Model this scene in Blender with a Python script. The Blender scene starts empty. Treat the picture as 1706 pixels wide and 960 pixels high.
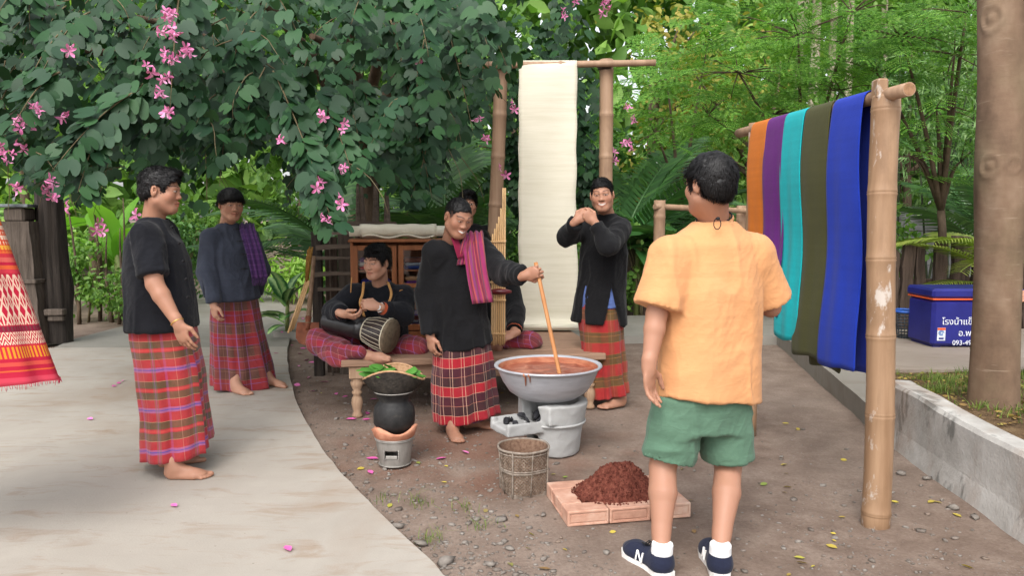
import bpy, bmesh, math, random
import numpy as np
from mathutils import Vector, Matrix
random.seed(7)
RNG = np.random.default_rng(7)
S = bpy.context.scene
COL = S.collection
PI = math.pi

# ------------------------------------------------------------------ camera, sky, sun, exposure
F_PX, W_PX, H_PX, HORIZON, CAM_Z = 1280.0, 1706.0, 960.0, 362.0, 1.40
PITCH = math.atan((480 - HORIZON) / F_PX)
cam_d = bpy.data.cameras.new('camera')
cam_d.sensor_width = 36.0
cam_d.lens = 36.0 * F_PX / W_PX
cam_d.clip_end = 500
cam_d.clip_start = 0.05
cam = bpy.data.objects.new('camera', cam_d)
COL.objects.link(cam)
cam.location = (0, 0, CAM_Z)
cam.rotation_euler = (PI / 2 - PITCH, 0, 0)
S.camera = cam

SUN_EL, SUN_AZ = math.radians(50), math.radians(-165)     # azimuth: clockwise from +Y; light from behind-left
wd = bpy.data.worlds.new('World')
S.world = wd
wd.use_nodes = True
_n = wd.node_tree.nodes
_l = wd.node_tree.links
_sky = _n.new('ShaderNodeTexSky')
_sky.sky_type = 'NISHITA'
_sky.sun_disc = False
_sky.sun_elevation = SUN_EL
_sky.sun_rotation = SUN_AZ
_sky.air_density = 1.0
_sky.dust_density = 3.5
_sky.ozone_density = 1.0
_hs = _n.new('ShaderNodeHueSaturation')                    # thin overcast: the blue is mostly washed out
_hs.inputs['Saturation'].default_value = 0.22
_l.new(_sky.outputs[0], _hs.inputs['Color'])
_bg = _n['Background']
_bg.inputs['Strength'].default_value = 0.15
_l.new(_hs.outputs[0], _bg.inputs['Color'])
sun_d = bpy.data.lights.new('sun', 'SUN')
sun_d.energy = 0.6
sun_d.angle = math.radians(35)
sun_d.color = (1.0, 0.95, 0.87)
sun = bpy.data.objects.new('sun', sun_d)
COL.objects.link(sun)
_sd = Vector((math.sin(SUN_AZ) * math.cos(SUN_EL), math.cos(SUN_AZ) * math.cos(SUN_EL), math.sin(SUN_EL)))
sun.rotation_euler = _sd.to_track_quat('Z', 'Y').to_euler()
sun.location = _sd * 30
S.view_settings.view_transform = 'Standard'
S.view_settings.look = 'None'
S.view_settings.exposure = 1.2
S.view_settings.gamma = 1.0
S.render.engine = 'CYCLES'
S.cycles.max_bounces = 8
S.cycles.transparent_max_bounces = 8

# ------------------------------------------------------------------ pixels to places
_fw = np.array([0, math.cos(PITCH), -math.sin(PITCH)])
_up = np.array([0, math.sin(PITCH), math.cos(PITCH)])
def ray(px, py):
    return np.array([1.0, 0, 0]) * (px - W_PX / 2) / F_PX + _up * (H_PX / 2 - py) / F_PX + _fw
def W(px, py, y):
    """the point at ground distance y (metres in front of the camera) seen at a pixel"""
    d = ray(px, py)
    return np.array([0, 0, CAM_Z]) + d * (y / d[1])
def G(px, py, z=0.0):
    """the point at height z seen at a pixel"""
    d = ray(px, py)
    return np.array([0, 0, CAM_Z]) + d * ((z - CAM_Z) / d[2])
def to_px(P):
    P = np.atleast_2d(P) - np.array([0, 0, CAM_Z])
    dep = P @ _fw
    return W_PX / 2 + F_PX * P[:, 0] / dep, H_PX / 2 - F_PX * (P @ _up) / dep

# ------------------------------------------------------------------ scene helpers
def link(o, parent=None):
    COL.objects.link(o)
    if parent is not None:
        o.parent = parent
        o.matrix_parent_inverse = parent_inv(parent)
    return o
def world_of(o):
    m = Matrix.LocRotScale(o.location, o.rotation_euler, o.scale)
    return m if o.parent is None else world_of(o.parent) @ o.matrix_parent_inverse @ m
def parent_inv(p):
    return world_of(p).inverted()
def tag(o, label=None, cat=None, group=None, kind=None):
    if label: o['label'] = label
    if cat: o['category'] = cat
    if group: o['group'] = group
    if kind: o['kind'] = kind
    return o
def empty(name, loc, label=None, cat=None, group=None, rz=0.0):
    o = bpy.data.objects.new(name, None)
    o.empty_display_size = 0.1
    COL.objects.link(o)
    o.location = tuple(loc)
    o.rotation_euler = (0, 0, rz)
    return tag(o, label, cat, group)
def make_mesh(name, V, F, smooth=False, attrs=None, uv=None):
    """V (n,3); F: array (m,3) or (m,4), or a list of index lists"""
    me = bpy.data.meshes.new(name)
    V = np.asarray(V, dtype=np.float32)
    if isinstance(F, np.ndarray):
        m, k = F.shape
        me.vertices.add(len(V)); me.vertices.foreach_set('co', V.ravel())
        me.loops.add(m * k); me.loops.foreach_set('vertex_index', F.astype(np.int32).ravel())
        me.polygons.add(m)
        me.polygons.foreach_set('loop_start', np.arange(0, m * k, k, dtype=np.int32))
        me.polygons.foreach_set('loop_total', np.full(m, k, dtype=np.int32))
        me.update(calc_edges=True)
    else:
        me.from_pydata([tuple(map(float, v)) for v in V], [], [tuple(int(i) for i in f) for f in F])
        me.update()
    if smooth:
        me.polygons.foreach_set('use_smooth', np.ones(len(me.polygons), dtype=bool))
    if attrs:
        for an, (typ, data) in attrs.items():
            a = me.attributes.new(an, typ, 'POINT')
            key = {'FLOAT_COLOR': 'color', 'FLOAT_VECTOR': 'vector', 'FLOAT': 'value'}[typ]
            a.data.foreach_set(key, np.asarray(data, dtype=np.float32).ravel())
    return me
def obj(name, me, mat=None, parent=None, world=False):
    """a mesh object; with a parent, mesh coordinates are the parent's local ones unless world=True"""
    o = bpy.data.objects.new(name, me)
    COL.objects.link(o)
    if mat is not None:
        for m in (mat if isinstance(mat, (list, tuple)) else [mat]):
            if m.name not in [x.name for x in me.materials if x]:
                me.materials.append(m)
    if parent is not None:
        o.parent = parent
        if world:
            o.matrix_parent_inverse = parent_inv(parent)
    return o

class MB:
    """collects shapes into one mesh"""
    def __init__(s): s.V = []; s.F = []; s.A = []; s.n = 0; s.sm = []
    def add(s, V, F, smooth=False):
        V = np.asarray(V, float)
        for f in F: s.F.append([i + s.n for i in f]); s.sm.append(smooth)
        s.V.append(V); s.n += len(V)
        return s
    def box(s, c, d, R=None, bev=0.0):
        """box centred at c with full sizes d; R columns are its axes; corners chamfered by bev"""
        hx, hy, hz = np.array(d) / 2.0
        if bev <= 0:
            V = np.array([(x, y, z) for x in (-hx, hx) for y in (-hy, hy) for z in (-hz, hz)])
            F = [(0, 1, 3, 2), (4, 6, 7, 5), (0, 4, 5, 1), (2, 3, 7, 6), (0, 2, 6, 4), (1, 5, 7, 3)]
        else:
            b = min(bev, hx * .9, hy * .9, hz * .9)
            V = []; idx = {}
            for sx in (-1, 1):
                for sy in (-1, 1):
                    for sz in (-1, 1):
                        for ax in range(3):
                            v = np.array([sx * (hx - b), sy * (hy - b), sz * (hz - b)])
                            v[ax] = (sx * hx, sy * hy, sz * hz)[ax]
                            idx[(sx, sy, sz, ax)] = len(V); V.append(v)
            V = np.array(V); F = []
            I = lambda a, b_, c_, ax: idx[(a, b_, c_, ax)]
            for q in (-1, 1):
                F.append([I(q, -1, -1, 0), I(q, 1, -1, 0), I(q, 1, 1, 0), I(q, -1, 1, 0)][::q])
                F.append([I(-1, q, -1, 1), I(-1, q, 1, 1), I(1, q, 1, 1), I(1, q, -1, 1)][::q])
                F.append([I(-1, -1, q, 2), I(1, -1, q, 2), I(1, 1, q, 2), I(-1, 1, q, 2)][::q])
            for a in (-1, 1):
                for b_ in (-1, 1):
                    F.append([I(a, b_, -1, 0), I(a, b_, 1, 0), I(a, b_, 1, 1), I(a, b_, -1, 1)])
                    F.append([I(a, -1, b_, 0), I(a, 1, b_, 0), I(a, 1, b_, 2), I(a, -1, b_, 2)])
                    F.append([I(-1, a, b_, 1), I(1, a, b_, 1), I(1, a, b_, 2), I(-1, a, b_, 2)])
                    for c_ in (-1, 1):
                        F.append([I(a, b_, c_, 0), I(a, b_, c_, 1), I(a, b_, c_, 2)])
        if R is not None: V = V @ np.asarray(R).T
        return s.add(V + np.array(c), F)
    def tube(s, pts, rad, n=10, cap=True, smooth=True, wob=0.0):
        """swept circle along points; rad a number or one per point"""
        pts = np.asarray(pts, float); m = len(pts)
        rad = np.full(m, rad) if np.isscalar(rad) else np.asarray(rad, float)
        T = np.gradient(pts, axis=0); T /= np.linalg.norm(T, axis=1)[:, None] + 1e-12
        ref = np.array([0, 0, 1.0]) if abs(T[0, 2]) < .9 else np.array([1.0, 0, 0])
        V = []; 
        u = np.cross(T[0], ref); u /= np.linalg.norm(u)
        for i in range(m):
            u = u - T[i] * (u @ T[i]); u /= np.linalg.norm(u) + 1e-12
            v = np.cross(T[i], u)
            a = np.arange(n) * 2 * PI / n
            rr = rad[i] * (1 + wob * np.random.default_rng(i).uniform(-1, 1, n)) if wob else rad[i]
            V.append(pts[i] + np.outer(np.cos(a) * rr, u) + np.outer(np.sin(a) * rr, v))
        F = [(i * n + j, i * n + (j + 1) % n, (i + 1) * n + (j + 1) % n, (i + 1) * n + j) for i in range(m - 1) for j in range(n)]
        s.add(np.concatenate(V), F, smooth)
        if cap:
            s.F.append([s.n - m * n + j for j in range(n)][::-1]); s.sm.append(False)
            s.F.append([s.n - n + j for j in range(n)]); s.sm.append(False)
        return s
    def lathe(s, prof, n=24, c=(0, 0, 0), smooth=True, cap=True):
        """profile [(r,z)...] spun around z"""
        a = np.arange(n) * 2 * PI / n
        V = np.concatenate([np.stack([np.cos(a) * r, np.sin(a) * r, np.full(n, z)], 1) for r, z in prof]) + np.array(c)
        m = len(prof)
        F = [(i * n + j, i * n + (j + 1) % n, (i + 1) * n + (j + 1) % n, (i + 1) * n + j) for i in range(m - 1) for j in range(n)]
        s.add(V, F, smooth)
        if cap:
            if prof[0][0] > 1e-5: s.F.append([s.n - m * n + j for j in range(n)][::-1]); s.sm.append(False)
            if prof[-1][0] > 1e-5: s.F.append([s.n - n + j for j in range(n)]); s.sm.append(False)
        return s
    def prism(s, poly, z0, z1):
        """polygon [(x,y)...] counter-clockwise, from z0 to z1"""
        n = len(poly)
        V = [(x, y, z0) for x, y in poly] + [(x, y, z1) for x, y in poly]
        F = [list(range(n))[::-1], list(range(n, 2 * n))] + [(i, (i + 1) % n, n + (i + 1) % n, n + i) for i in range(n)]
        return s.add(V, F)
    def xform(s, R, t):
        s.V = [v @ np.asarray(R).T + np.asarray(t) for v in s.V]
        return s
    def mesh(s, name):
        me = make_mesh(name, np.concatenate(s.V), s.F)
        me.polygons.foreach_set('use_smooth', np.array(s.sm, dtype=bool))
        return me
    def build(s, name, mat=None, parent=None, world=False):
        return obj(name, s.mesh(name), mat, parent, world)

def rotz(a):
    c, s_ = math.cos(a), math.sin(a)
    return np.array([[c, -s_, 0], [s_, c, 0], [0, 0, 1.0]])
def unit(v):
    v = np.asarray(v, float)
    return v / (np.linalg.norm(v) + 1e-12)
def frame(fwd, up=(0, 0, 1)):
    """columns: left, forward, up"""
    f = unit(fwd); l = unit(np.cross(up, f)); u = np.cross(f, l)
    return np.stack([l, f, u], 1)
def bez(a, b, c, n=10):
    t = np.linspace(0, 1, n)[:, None]
    return (1 - t) ** 2 * np.array(a) + 2 * t * (1 - t) * np.array(b) + t * t * np.array(c)

# ---- numpy gradient noise on points
_perm = np.random.default_rng(3).permutation(512)
def vnoise(P):
    P = np.asarray(P, float); i = np.floor(P).astype(int); f = P - i
    w = f * f * (3 - 2 * f)
    def h(x, y, z):
        return (_perm[(_perm[(_perm[x & 511] + y) & 511] + z) & 511] / 255.5) - 1.0
    r = 0
    for dx in (0, 1):
        for dy in (0, 1):
            for dz in (0, 1):
                ww = (w[:, 0] if dx else 1 - w[:, 0]) * (w[:, 1] if dy else 1 - w[:, 1]) * (w[:, 2] if dz else 1 - w[:, 2])
                r = r + ww * h(i[:, 0] + dx, i[:, 1] + dy, i[:, 2] + dz)
    return r
def fbm(P, o=3):
    P = np.asarray(P, float)
    return sum(vnoise(P * 2 ** k + 17.3 * k) / 2 ** k for k in range(o))

# ------------------------------------------------------------------ materials
def srgb(r, g, b, a=1.0):
    f = lambda c: ((c / 255 + .055) / 1.055) ** 2.4 if c > 10 else c / 255 / 12.92
    return (f(r), f(g), f(b), a)
class NT:
    def __init__(s, name):
        s.m = bpy.data.materials.new(name); s.m.use_nodes = True
        s.t = s.m.node_tree; s.p = s.t.nodes['Principled BSDF']; s.out = s.t.nodes['Material Output']
    def n(s, typ, **kw):
        o = s.t.nodes.new('ShaderNode' + typ)
        for k, v in kw.items():
            if k.startswith('i_'):
                key = k[2:]; key = int(key) if key.isdigit() else key
                o.inputs[key].default_value = v
            else: setattr(o, k, v)
        return o
    def l(s, a, b):
        s.t.links.new(a, b)
    def math(s, op, a, b=None, c=None):
        o = s.n('Math', operation=op)
        for i, v in enumerate((a, b, c)):
            if v is None: continue
            if isinstance(v, (int, float)): o.inputs[i].default_value = v
            else: s.l(v, o.inputs[i])
        return o.outputs[0]
    def mix(s, fac, a, b, blend='MIX'):
        o = s.n('Mix', data_type='RGBA', blend_type=blend)
        for i, v in ((0, fac), (6, a), (7, b)):
            if isinstance(v, (int, float, tuple)): o.inputs[i].default_value = v
            else: s.l(v, o.inputs[i])
        return o.outputs[2]
    def ramp(s, fac, stops, const=False):
        o = s.n('ValToRGB'); cr = o.color_ramp
        if const: cr.interpolation = 'CONSTANT'
        while len(cr.elements) < len(stops): cr.elements.new(0.5)
        for e, (p, c) in zip(cr.elements, stops):
            e.position = p; e.color = c if len(c) == 4 else (*c, 1)
        s.l(fac, o.inputs[0]); return o.outputs[0]
    def pos(s, scale=(1, 1, 1), world=True):
        if world: c = s.n('NewGeometry').outputs['Position']
        else: c = s.n('TexCoord').outputs['Object']
        mp = s.n('Mapping'); mp.inputs['Scale'].default_value = scale
        s.l(c, mp.inputs[0]); return mp.outputs[0]
    def noise(s, co, scale, detail=4, rough=.55, dist=0.0):
        o = s.n('TexNoise', i_Scale=scale, i_Detail=detail, i_Roughness=rough, i_Distortion=dist)
        s.l(co, o.inputs['Vector']); return o.outputs['Fac']
    def bump(s, h, strength=.3, dist=.01, prev=None):
        o = s.n('Bump', i_Strength=strength, i_Distance=dist); s.l(h, o.inputs['Height'])
        if prev is not None: s.l(prev, o.inputs['Normal'])
        return o.outputs[0]
    def fin(s, color=None, rough=.7, normal=None, spec=.3, metal=0.0):
        if color is not None:
            if isinstance(color, tuple): s.p.inputs['Base Color'].default_value = color
            else: s.l(color, s.p.inputs['Base Color'])
        if isinstance(rough, (int, float)): s.p.inputs['Roughness'].default_value = rough
        else: s.l(rough, s.p.inputs['Roughness'])
        s.p.inputs['Specular IOR Level'].default_value = spec
        s.p.inputs['Metallic'].default_value = metal
        if normal is not None: s.l(normal, s.p.inputs['Normal'])
        return s.m
def surf(name, stops, nscale=6.0, rough=.8, spec=.3, bscale=40.0, bstr=.3, bdist=.004, metal=0.0, stretch=(1, 1, 1), detail=6, world=True, dist=0.0):
    """noise-coloured rough surface"""
    t = NT(name); co = t.pos(stretch, world)
    c = t.ramp(t.noise(co, nscale, detail, .6, dist), stops)
    b = t.bump(t.noise(co, bscale, 5), bstr, bdist)
    return t.fin(c, rough, b, spec, metal)
def two(a, b, lo=.35, hi=.65): return [(lo, a), (hi, b)]
# ================================================================== SETTING
def mat_dirt():
    t = NT('dirt'); co = t.pos()
    big = t.noise(co, .55, 4); mid = t.noise(co, 4.5, 8, .65); fine = t.noise(co, 60, 6, .7)
    c = t.ramp(mid, [(.25, srgb(98, 84, 74)), (.5, srgb(125, 109, 98)), (.78, srgb(150, 135, 123))])
    # reddish clay trodden round the cooking place
    geo = t.n('NewGeometry').outputs['Position']
    d = t.n('VectorMath', operation='DISTANCE'); t.l(geo, d.inputs[0]); d.inputs[1].default_value = (-.25, 4.75, 0)
    red = t.math('MULTIPLY', t.ramp(t.math('ADD', d.outputs['Value'], t.math('MULTIPLY', t.math('SUBTRACT', t.noise(co, 2.2, 5), .5), 2.4)), [(.25, (1, 1, 1, 1)), (.95, (0, 0, 0, 1))]), .55)
    c = t.mix(red, c, srgb(124, 82, 64))
    # greyer, dustier patches
    c = t.mix(t.ramp(big, [(.45, (0, 0, 0, 1)), (.72, (.55, .55, .55, 1))]), c, srgb(157, 142, 130))
    c = t.mix(t.ramp(fine, [(.35, (0, 0, 0, 1)), (.75, (.5, .5, .5, 1))]), c, srgb(84, 66, 58))
    vo = t.n('TexVoronoi', i_Scale=46.0, feature='F1'); t.l(co, vo.inputs['Vector'])
    grit = t.ramp(vo.outputs['Distance'], [(.16, (1, 1, 1, 1)), (.26, (0, 0, 0, 1))])
    gate = t.ramp(t.noise(co, 1.6, 4), [(.48, (0, 0, 0, 1)), (.66, (.75, .75, .75, 1))])
    gm = t.math('MULTIPLY', grit, gate)
    c = t.mix(gm, c, srgb(136, 126, 118))
    b = t.bump(t.math('ADD', t.math('ADD', mid, t.math('MULTIPLY', fine, .35)), t.math('MULTIPLY', gm, .3)), .75, .02)
    return t.fin(c, .95, b, .12)
def mat_concrete(name, a, b_, stain, worn=.5):
    t = NT(name); co = t.pos()
    n1 = t.noise(co, .9, 6, .6, .4); n2 = t.noise(co, 9, 8, .7); n3 = t.noise(t.pos((1, 3.2, 1)), 2.2, 7, .68, .8)
    c = t.ramp(n1, two(a, b_, .3, .7))
    c = t.mix(t.ramp(n3, [(.53, (0, 0, 0, 1)), (.72, (worn, worn, worn, 1))]), c, stain)
    c = t.mix(t.ramp(n2, [(.3, (.32, .32, .32, 1)), (.6, (0, 0, 0, 1))]), c, tuple(x * .72 for x in a[:3]) + (1,))
    sc = t.n('TexNoise', i_Scale=3.0, i_Detail=9.0, i_Roughness=.8, i_Distortion=1.5); t.l(t.pos((.5, 4, 1)), sc.inputs['Vector'])
    c = t.mix(t.ramp(sc.outputs['Fac'], [(.60, (0, 0, 0, 1)), (.66, (.35, .35, .35, 1))]), c, tuple(x * .6 for x in stain[:3]) + (1,))
    vo = t.n('TexVoronoi', i_Scale=9.0, feature='F1'); t.l(t.pos((1, 1.3, 1)), vo.inputs['Vector'])
    c = t.mix(t.math('MULTIPLY', t.math('LESS_THAN', t.math('ADD', vo.outputs['Distance'], t.math('MULTIPLY', t.noise(co, 40, 3), .06)), .07), .5), c, tuple(x * .42 for x in stain[:3]) + (1,))
    c = t.mix(t.ramp(t.noise(co, .55, 5, .6, .6), [(.54, (0, 0, 0, 1)), (.7, (.45, .45, .45, 1))]), c, stain)
    bb = t.bump(t.math('ADD', n2, t.noise(co, 120, 4)), .22, .006)
    return t.fin(c, t.math('MULTIPLY_ADD', n2, .25, .66), bb, .3)
M_dirt = mat_dirt()
M_conc = mat_concrete('pale_concrete', srgb(173, 166, 156), srgb(154, 146, 136), srgb(140, 116, 94), .75)
M_conc2 = mat_concrete('grey_concrete', srgb(150, 146, 138), srgb(128, 124, 116), srgb(112, 98, 84), .5)
M_conc3 = mat_concrete('trodden_concrete', srgb(158, 146, 134), srgb(134, 121, 110), srgb(118, 96, 82), .6)
def mat_plasterwall():
    t = NT('stained_plaster'); co = t.pos(); st = t.pos((1, 1, .45))
    c = t.ramp(t.noise(co, 3.5, 7, .65), [(.3, srgb(150, 146, 140)), (.65, srgb(194, 191, 186))])
    c = t.mix(t.ramp(t.noise(st, 5.5, 6, .6, .6), [(.56, (0, 0, 0, 1)), (.63, (.8, .8, .8, 1))]), c, srgb(112, 112, 108))
    c = t.mix(t.ramp(t.noise(st, 2.4, 6, .6), [(.5, (0, 0, 0, 1)), (.68, (.75, .75, .75, 1))]), c, srgb(146, 124, 108))
    b = t.bump(t.math('ADD', t.noise(co, 14, 6), t.noise(co, 70, 5)), .4, .008)
    return t.fin(c, .85, b, .25)
M_plaster = mat_plasterwall()

# ---- concrete outline
edge_px = [(860, 1075), (745, 962), (690, 908), (640, 862), (597, 820), (560, 778), (527, 733), (502, 690), (488, 650), (480, 612), (478, 585)]
edge = [G(x, y, .03)[:2] for x, y in edge_px]
def chaikin(P, k=2):
    P = [np.array(p) for p in P]
    for _ in range(k):
        Q = [P[0]]
        for a, b in zip(P[:-1], P[1:]): Q += [a * .75 + b * .25, a * .25 + b * .75]
        P = Q + [P[-1]]
    return P
edge = [p + np.array([RNG.uniform(-.006, .006), 0]) for p in chaikin(edge)]
slab_poly = [(-11, .4), (edge[0][0], .4)] + [tuple(p) for p in edge] + [tuple(G(478, 578, .03)[:2]), tuple(G(75, 580, .03)[:2]), (-7.0, 8.1), (-11, 8.1)]
slab = MB().prism(slab_poly, -.06, .03).build('concrete_pavement', M_conc)
tag(slab, kind='structure')
# ---- the dirt yard: one sheet to the horizon, finely cut near the camera
def axis(lo, hi, step, far): 
    a = list(np.arange(lo, hi + step / 2, step)); g = []
    d = step
    x = hi
    while x < far: d *= 1.6; x += d; g.append(x)
    h = []; d = step; x = lo
    while x > -far: d *= 1.6; x -= d; h.append(x)
    return np.array(h[::-1] + a + g)
gx = axis(-3.2, 3.4, .065, 220); gy = axis(1.6, 9.6, .065, 220)
GX, GY = np.meshgrid(gx, gy, indexing='ij')
gp = np.stack([GX.ravel(), GY.ravel(), np.zeros(GX.size)], 1)
gz = fbm(gp * np.array([1.3, 1.3, 1]), 3) * .012 + fbm(gp * np.array([9, 9, 1]) + 5, 2) * .004
far_m = np.clip((np.hypot(gp[:, 0], gp[:, 1] - 5) - 6) / 8, 0, 1)
gz = gz * (1 - far_m) - .006
def inpoly(P, poly):
    x, y = P[:, 0], P[:, 1]; r = np.zeros(len(P), bool); n = len(poly)
    for i in range(n):
        (x1, y1), (x2, y2) = poly[i][:2], poly[(i + 1) % n][:2]
        c = ((y1 > y) != (y2 > y)) & (x < (x2 - x1) * (y - y1) / (y2 - y1 + 1e-12) + x1)
        r ^= c
    return r
gz[inpoly(gp, slab_poly)] -= .02
gp[:, 2] = gz
nx, ny = len(gx), len(gy)
ii = np.arange(nx * ny).reshape(nx, ny)
gF = np.stack([ii[:-1, :-1].ravel(), ii[1:, :-1].ravel(), ii[1:, 1:].ravel(), ii[:-1, 1:].ravel()], 1)
ground = obj('dirt_ground', make_mesh('dirt_ground', gp, gF, True), M_dirt)
tag(ground, kind='structure')

# ---- rear paths
rp = [G(x, y, .02)[:2] for x, y in [(72, 588), (478, 586), (484, 560), (476, 470), (462, 432), (372, 432), (338, 470), (322, 508), (215, 541), (120, 566)]]
o = MB().prism([tuple(p) for p in rp], -.08, .022).build('rear_path', M_conc2); tag(o, kind='structure')
bp_ = [(-2.75, 8.75), (.5, 8.42), (3.05, 8.40), (3.2, 8.55), (9, 9.0), (9, 10.2), (-2.6, 10.2)]
o = MB().prism(bp_, -.05, .09).build('rear_walkway', M_conc2); tag(o, kind='structure')
# ---- right terrace: kerb slab, low wall, planted bed
kerb = [(2.93, 8.38), (2.80, 7.6), (2.66, 6.7), (2.52, 5.9), (2.40, 5.15), (2.32, 4.72)]
kerb_back = [(x + .30, y) for x, y in kerb]
poly = kerb[::-1] + [(3.0, 8.39)] + [(3.3, 8.36)] + [(x, y) for x, y in kerb_back[1:]]
poly = [(x, y) for x, y in kerb[::-1]] + [(kerb_back[0][0], 8.38)] + kerb_back[1:]
kp = [(x + RNG.uniform(-.01, .01), y) for x, y in chaikin(kerb[::-1], 1)]
o = MB().prism([tuple(k) for k in kp][::1] + [tuple(k) for k in kerb_back], -.05, .155)
o = o.build('kerb', M_conc2); tag(o, kind='structure')
ts = [(3.235, 8.37), (3.105, 7.6), (2.965, 6.7), (2.9, 6.26), (9, 6.26), (9, 8.9)]
o = MB().prism(ts[::-1], -.05, .145).build('terrace_slab', M_conc3); tag(o, kind='structure')
wall_line = [(2.335, 4.72), (2.29, 4.2), (2.25, 3.7), (2.215, 3.2), (2.18, 2.6), (2.14, 1.6)]
wb = []
V = []; Fq = []
for i, (x, y) in enumerate(chaikin(wall_line, 1)):
    j = RNG.uniform(-.006, .006)
    zt = .375 + .01 * math.sin(y * 3) + j
    V += [(x - .03, y, -.05), (x + j, y, .12), (x + .012 + j, y, zt - .02), (x + .03, y, zt), (x + .15, y, zt - .004), (x + .165, y, zt - .03), (x + .165, y, -.05)]
n_ = len(V) // 7
for i in range(n_ - 1):
    for j in range(6): Fq.append((i * 7 + j, i * 7 + j + 1, (i + 1) * 7 + j + 1, (i + 1) * 7 + j))
Fq.append(tuple(range(7))); Fq.append(tuple(range((n_ - 1) * 7, n_ * 7))[::-1])
lw = obj('low_wall', make_mesh('low_wall', V, Fq), M_plaster)
tag(lw, 'low grey plastered retaining wall with dark damp stains along the planted bed', 'wall')
# planted bed, rising towards the camera
bx = np.linspace(2.4, 9, 60); by = np.linspace(1.4, 6.255, 60)
BX, BY = np.meshgrid(bx, by, indexing='ij')
bedz = lambda x, y: .33 - np.clip((y - 4.4) / 1.85, 0, 1) * .21 + .012 * vnoise(np.stack([x * 6, y * 6, x * 0], -1).reshape(-1, 3)).reshape(np.shape(x))
BZ = bedz(BX, BY)
wx = np.interp(BY, [p[1] for p in wall_line][::-1], [p[0] for p in wall_line][::-1]) + .155
BX2 = np.maximum(BX, wx)
BX2[0, :] = np.where(by > 4.72, np.interp(by, [4.72, 5.15, 5.9, 6.7], [2.62, 2.70, 2.82, 2.96]), wx[0])
BX2 = np.maximum(BX2, BX2[0:1, :])
iB = np.arange(3600).reshape(60, 60)
bF = np.stack([iB[:-1, :-1].ravel(), iB[1:, :-1].ravel(), iB[1:, 1:].ravel(), iB[:-1, 1:].ravel()], 1)
M_bed = surf('leaf_mould', [(.3, srgb(70, 56, 42)), (.55, srgb(104, 84, 62)), (.8, srgb(132, 112, 84))], 14, .95, .1, 60, .8, .02)
bed = obj('planted_bed', make_mesh('planted_bed', np.stack([BX2.ravel(), BY.ravel(), BZ.ravel()], 1), bF, True), M_bed)
tag(bed, kind='structure')

# ---- generic scattered meshes
def scatter(base_V, base_F, T, R, Sc):
    """base (n,3), faces (m,k); T (q,3), R (q,3,3), Sc (q,) or (q,3) -> big arrays"""
    q = len(T); n = len(base_V)
    Sc = np.asarray(Sc, float)
    if Sc.ndim == 1: Sc = np.repeat(Sc[:, None], 3, 1)
    v = base_V[None] * Sc[:, None, :]
    v = np.einsum('qij,qnj->qni', R, v) + np.asarray(T)[:, None, :]
    f = base_F[None] + (np.arange(q) * n)[:, None, None]
    return v.reshape(-1, 3), f.reshape(-1, base_F.shape[1])
def rand_rot(q, rng=RNG):
    a = rng.normal(size=(q, 4)); a /= np.linalg.norm(a, axis=1)[:, None]
    w, x, y, z = a.T
    return np.stack([np.stack([1 - 2 * (y * y + z * z), 2 * (x * y - z * w), 2 * (x * z + y * w)], -1),
                     np.stack([2 * (x * y + z * w), 1 - 2 * (x * x + z * z), 2 * (y * z - x * w)], -1),
                     np.stack([2 * (x * z - y * w), 2 * (y * z + x * w), 1 - 2 * (x * x + y * y)], -1)], -2)
def rot_from(dirs, normals):
    """columns: x = side, y = dir, z = normal (orthonormalised)"""
    d = dirs / (np.linalg.norm(dirs, axis=1)[:, None] + 1e-9)
    x = np.cross(d, normals); x /= np.linalg.norm(x, axis=1)[:, None] + 1e-9
    z = np.cross(x, d)
    return np.stack([x, d, z], -1)
def yaw_rot(a):
    c, s_ = np.cos(a), np.sin(a); z = np.zeros_like(a); o = np.ones_like(a)
    return np.stack([np.stack([c, -s_, z], -1), np.stack([s_, c, z], -1), np.stack([z, z, o], -1)], -2)
def ground_z(x, y):
    P = np.stack([x, y, np.zeros_like(x)], 1)
    z = fbm(P * np.array([1.3, 1.3, 1]), 3) * .012 + fbm(P * np.array([9, 9, 1]) + 5, 2) * .004 - .006
    return np.where(inpoly(P, slab_poly), .03, z)
# gravel
def rock_mesh(seed):
    bm = bmesh.new(); bmesh.ops.create_icosphere(bm, subdivisions=1, radius=1.0)
    r = np.random.default_rng(seed)
    V = np.array([v.co[:] for v in bm.verts]); V *= r.uniform(.55, 1.2, (len(V), 1)); V *= np.array([1, .7, .42])
    Fc = np.array([[v.index for v in f.verts] for f in bm.faces]); bm.free(); return V, Fc
M_stone = NT('gravel_stone'); _r = M_stone.n('NewGeometry').outputs['Random Per Island']
_c = M_stone.ramp(_r, [(0, srgb(92, 82, 75)), (.5, srgb(122, 115, 108)), (.85, srgb(144, 139, 133)), (1, srgb(120, 100, 86))])
M_stone = M_stone.fin(M_stone.mix(.35, _c, M_stone.ramp(M_stone.noise(M_stone.pos(), 45, 5), two(srgb(84, 74, 67), srgb(142, 134, 126)))), .9, None, .2)
N = 9500
px = RNG.uniform(440, 1706, N); py = RNG.uniform(600, 1010, N)
w = np.exp(-((px - (560 + (py - 640) * .75)) / 170) ** 2) + .10 + .3 * np.exp(-((px - 1450) / 120) ** 2) * (py > 800)
keep = RNG.uniform(0, 1, N) < w
P = np.array([G(a, b, 0) for a, b in zip(px[keep], py[keep])])
P = P[~inpoly(P, slab_poly) & (P[:, 0] < 2.15)]
q = len(P); sz = np.exp(RNG.normal(math.log(.0075), .5, q)).clip(.0035, .026)
P[:, 2] = ground_z(P[:, 0], P[:, 1]) + sz * .18
Vs = []; Fs = []; off = 0
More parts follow.
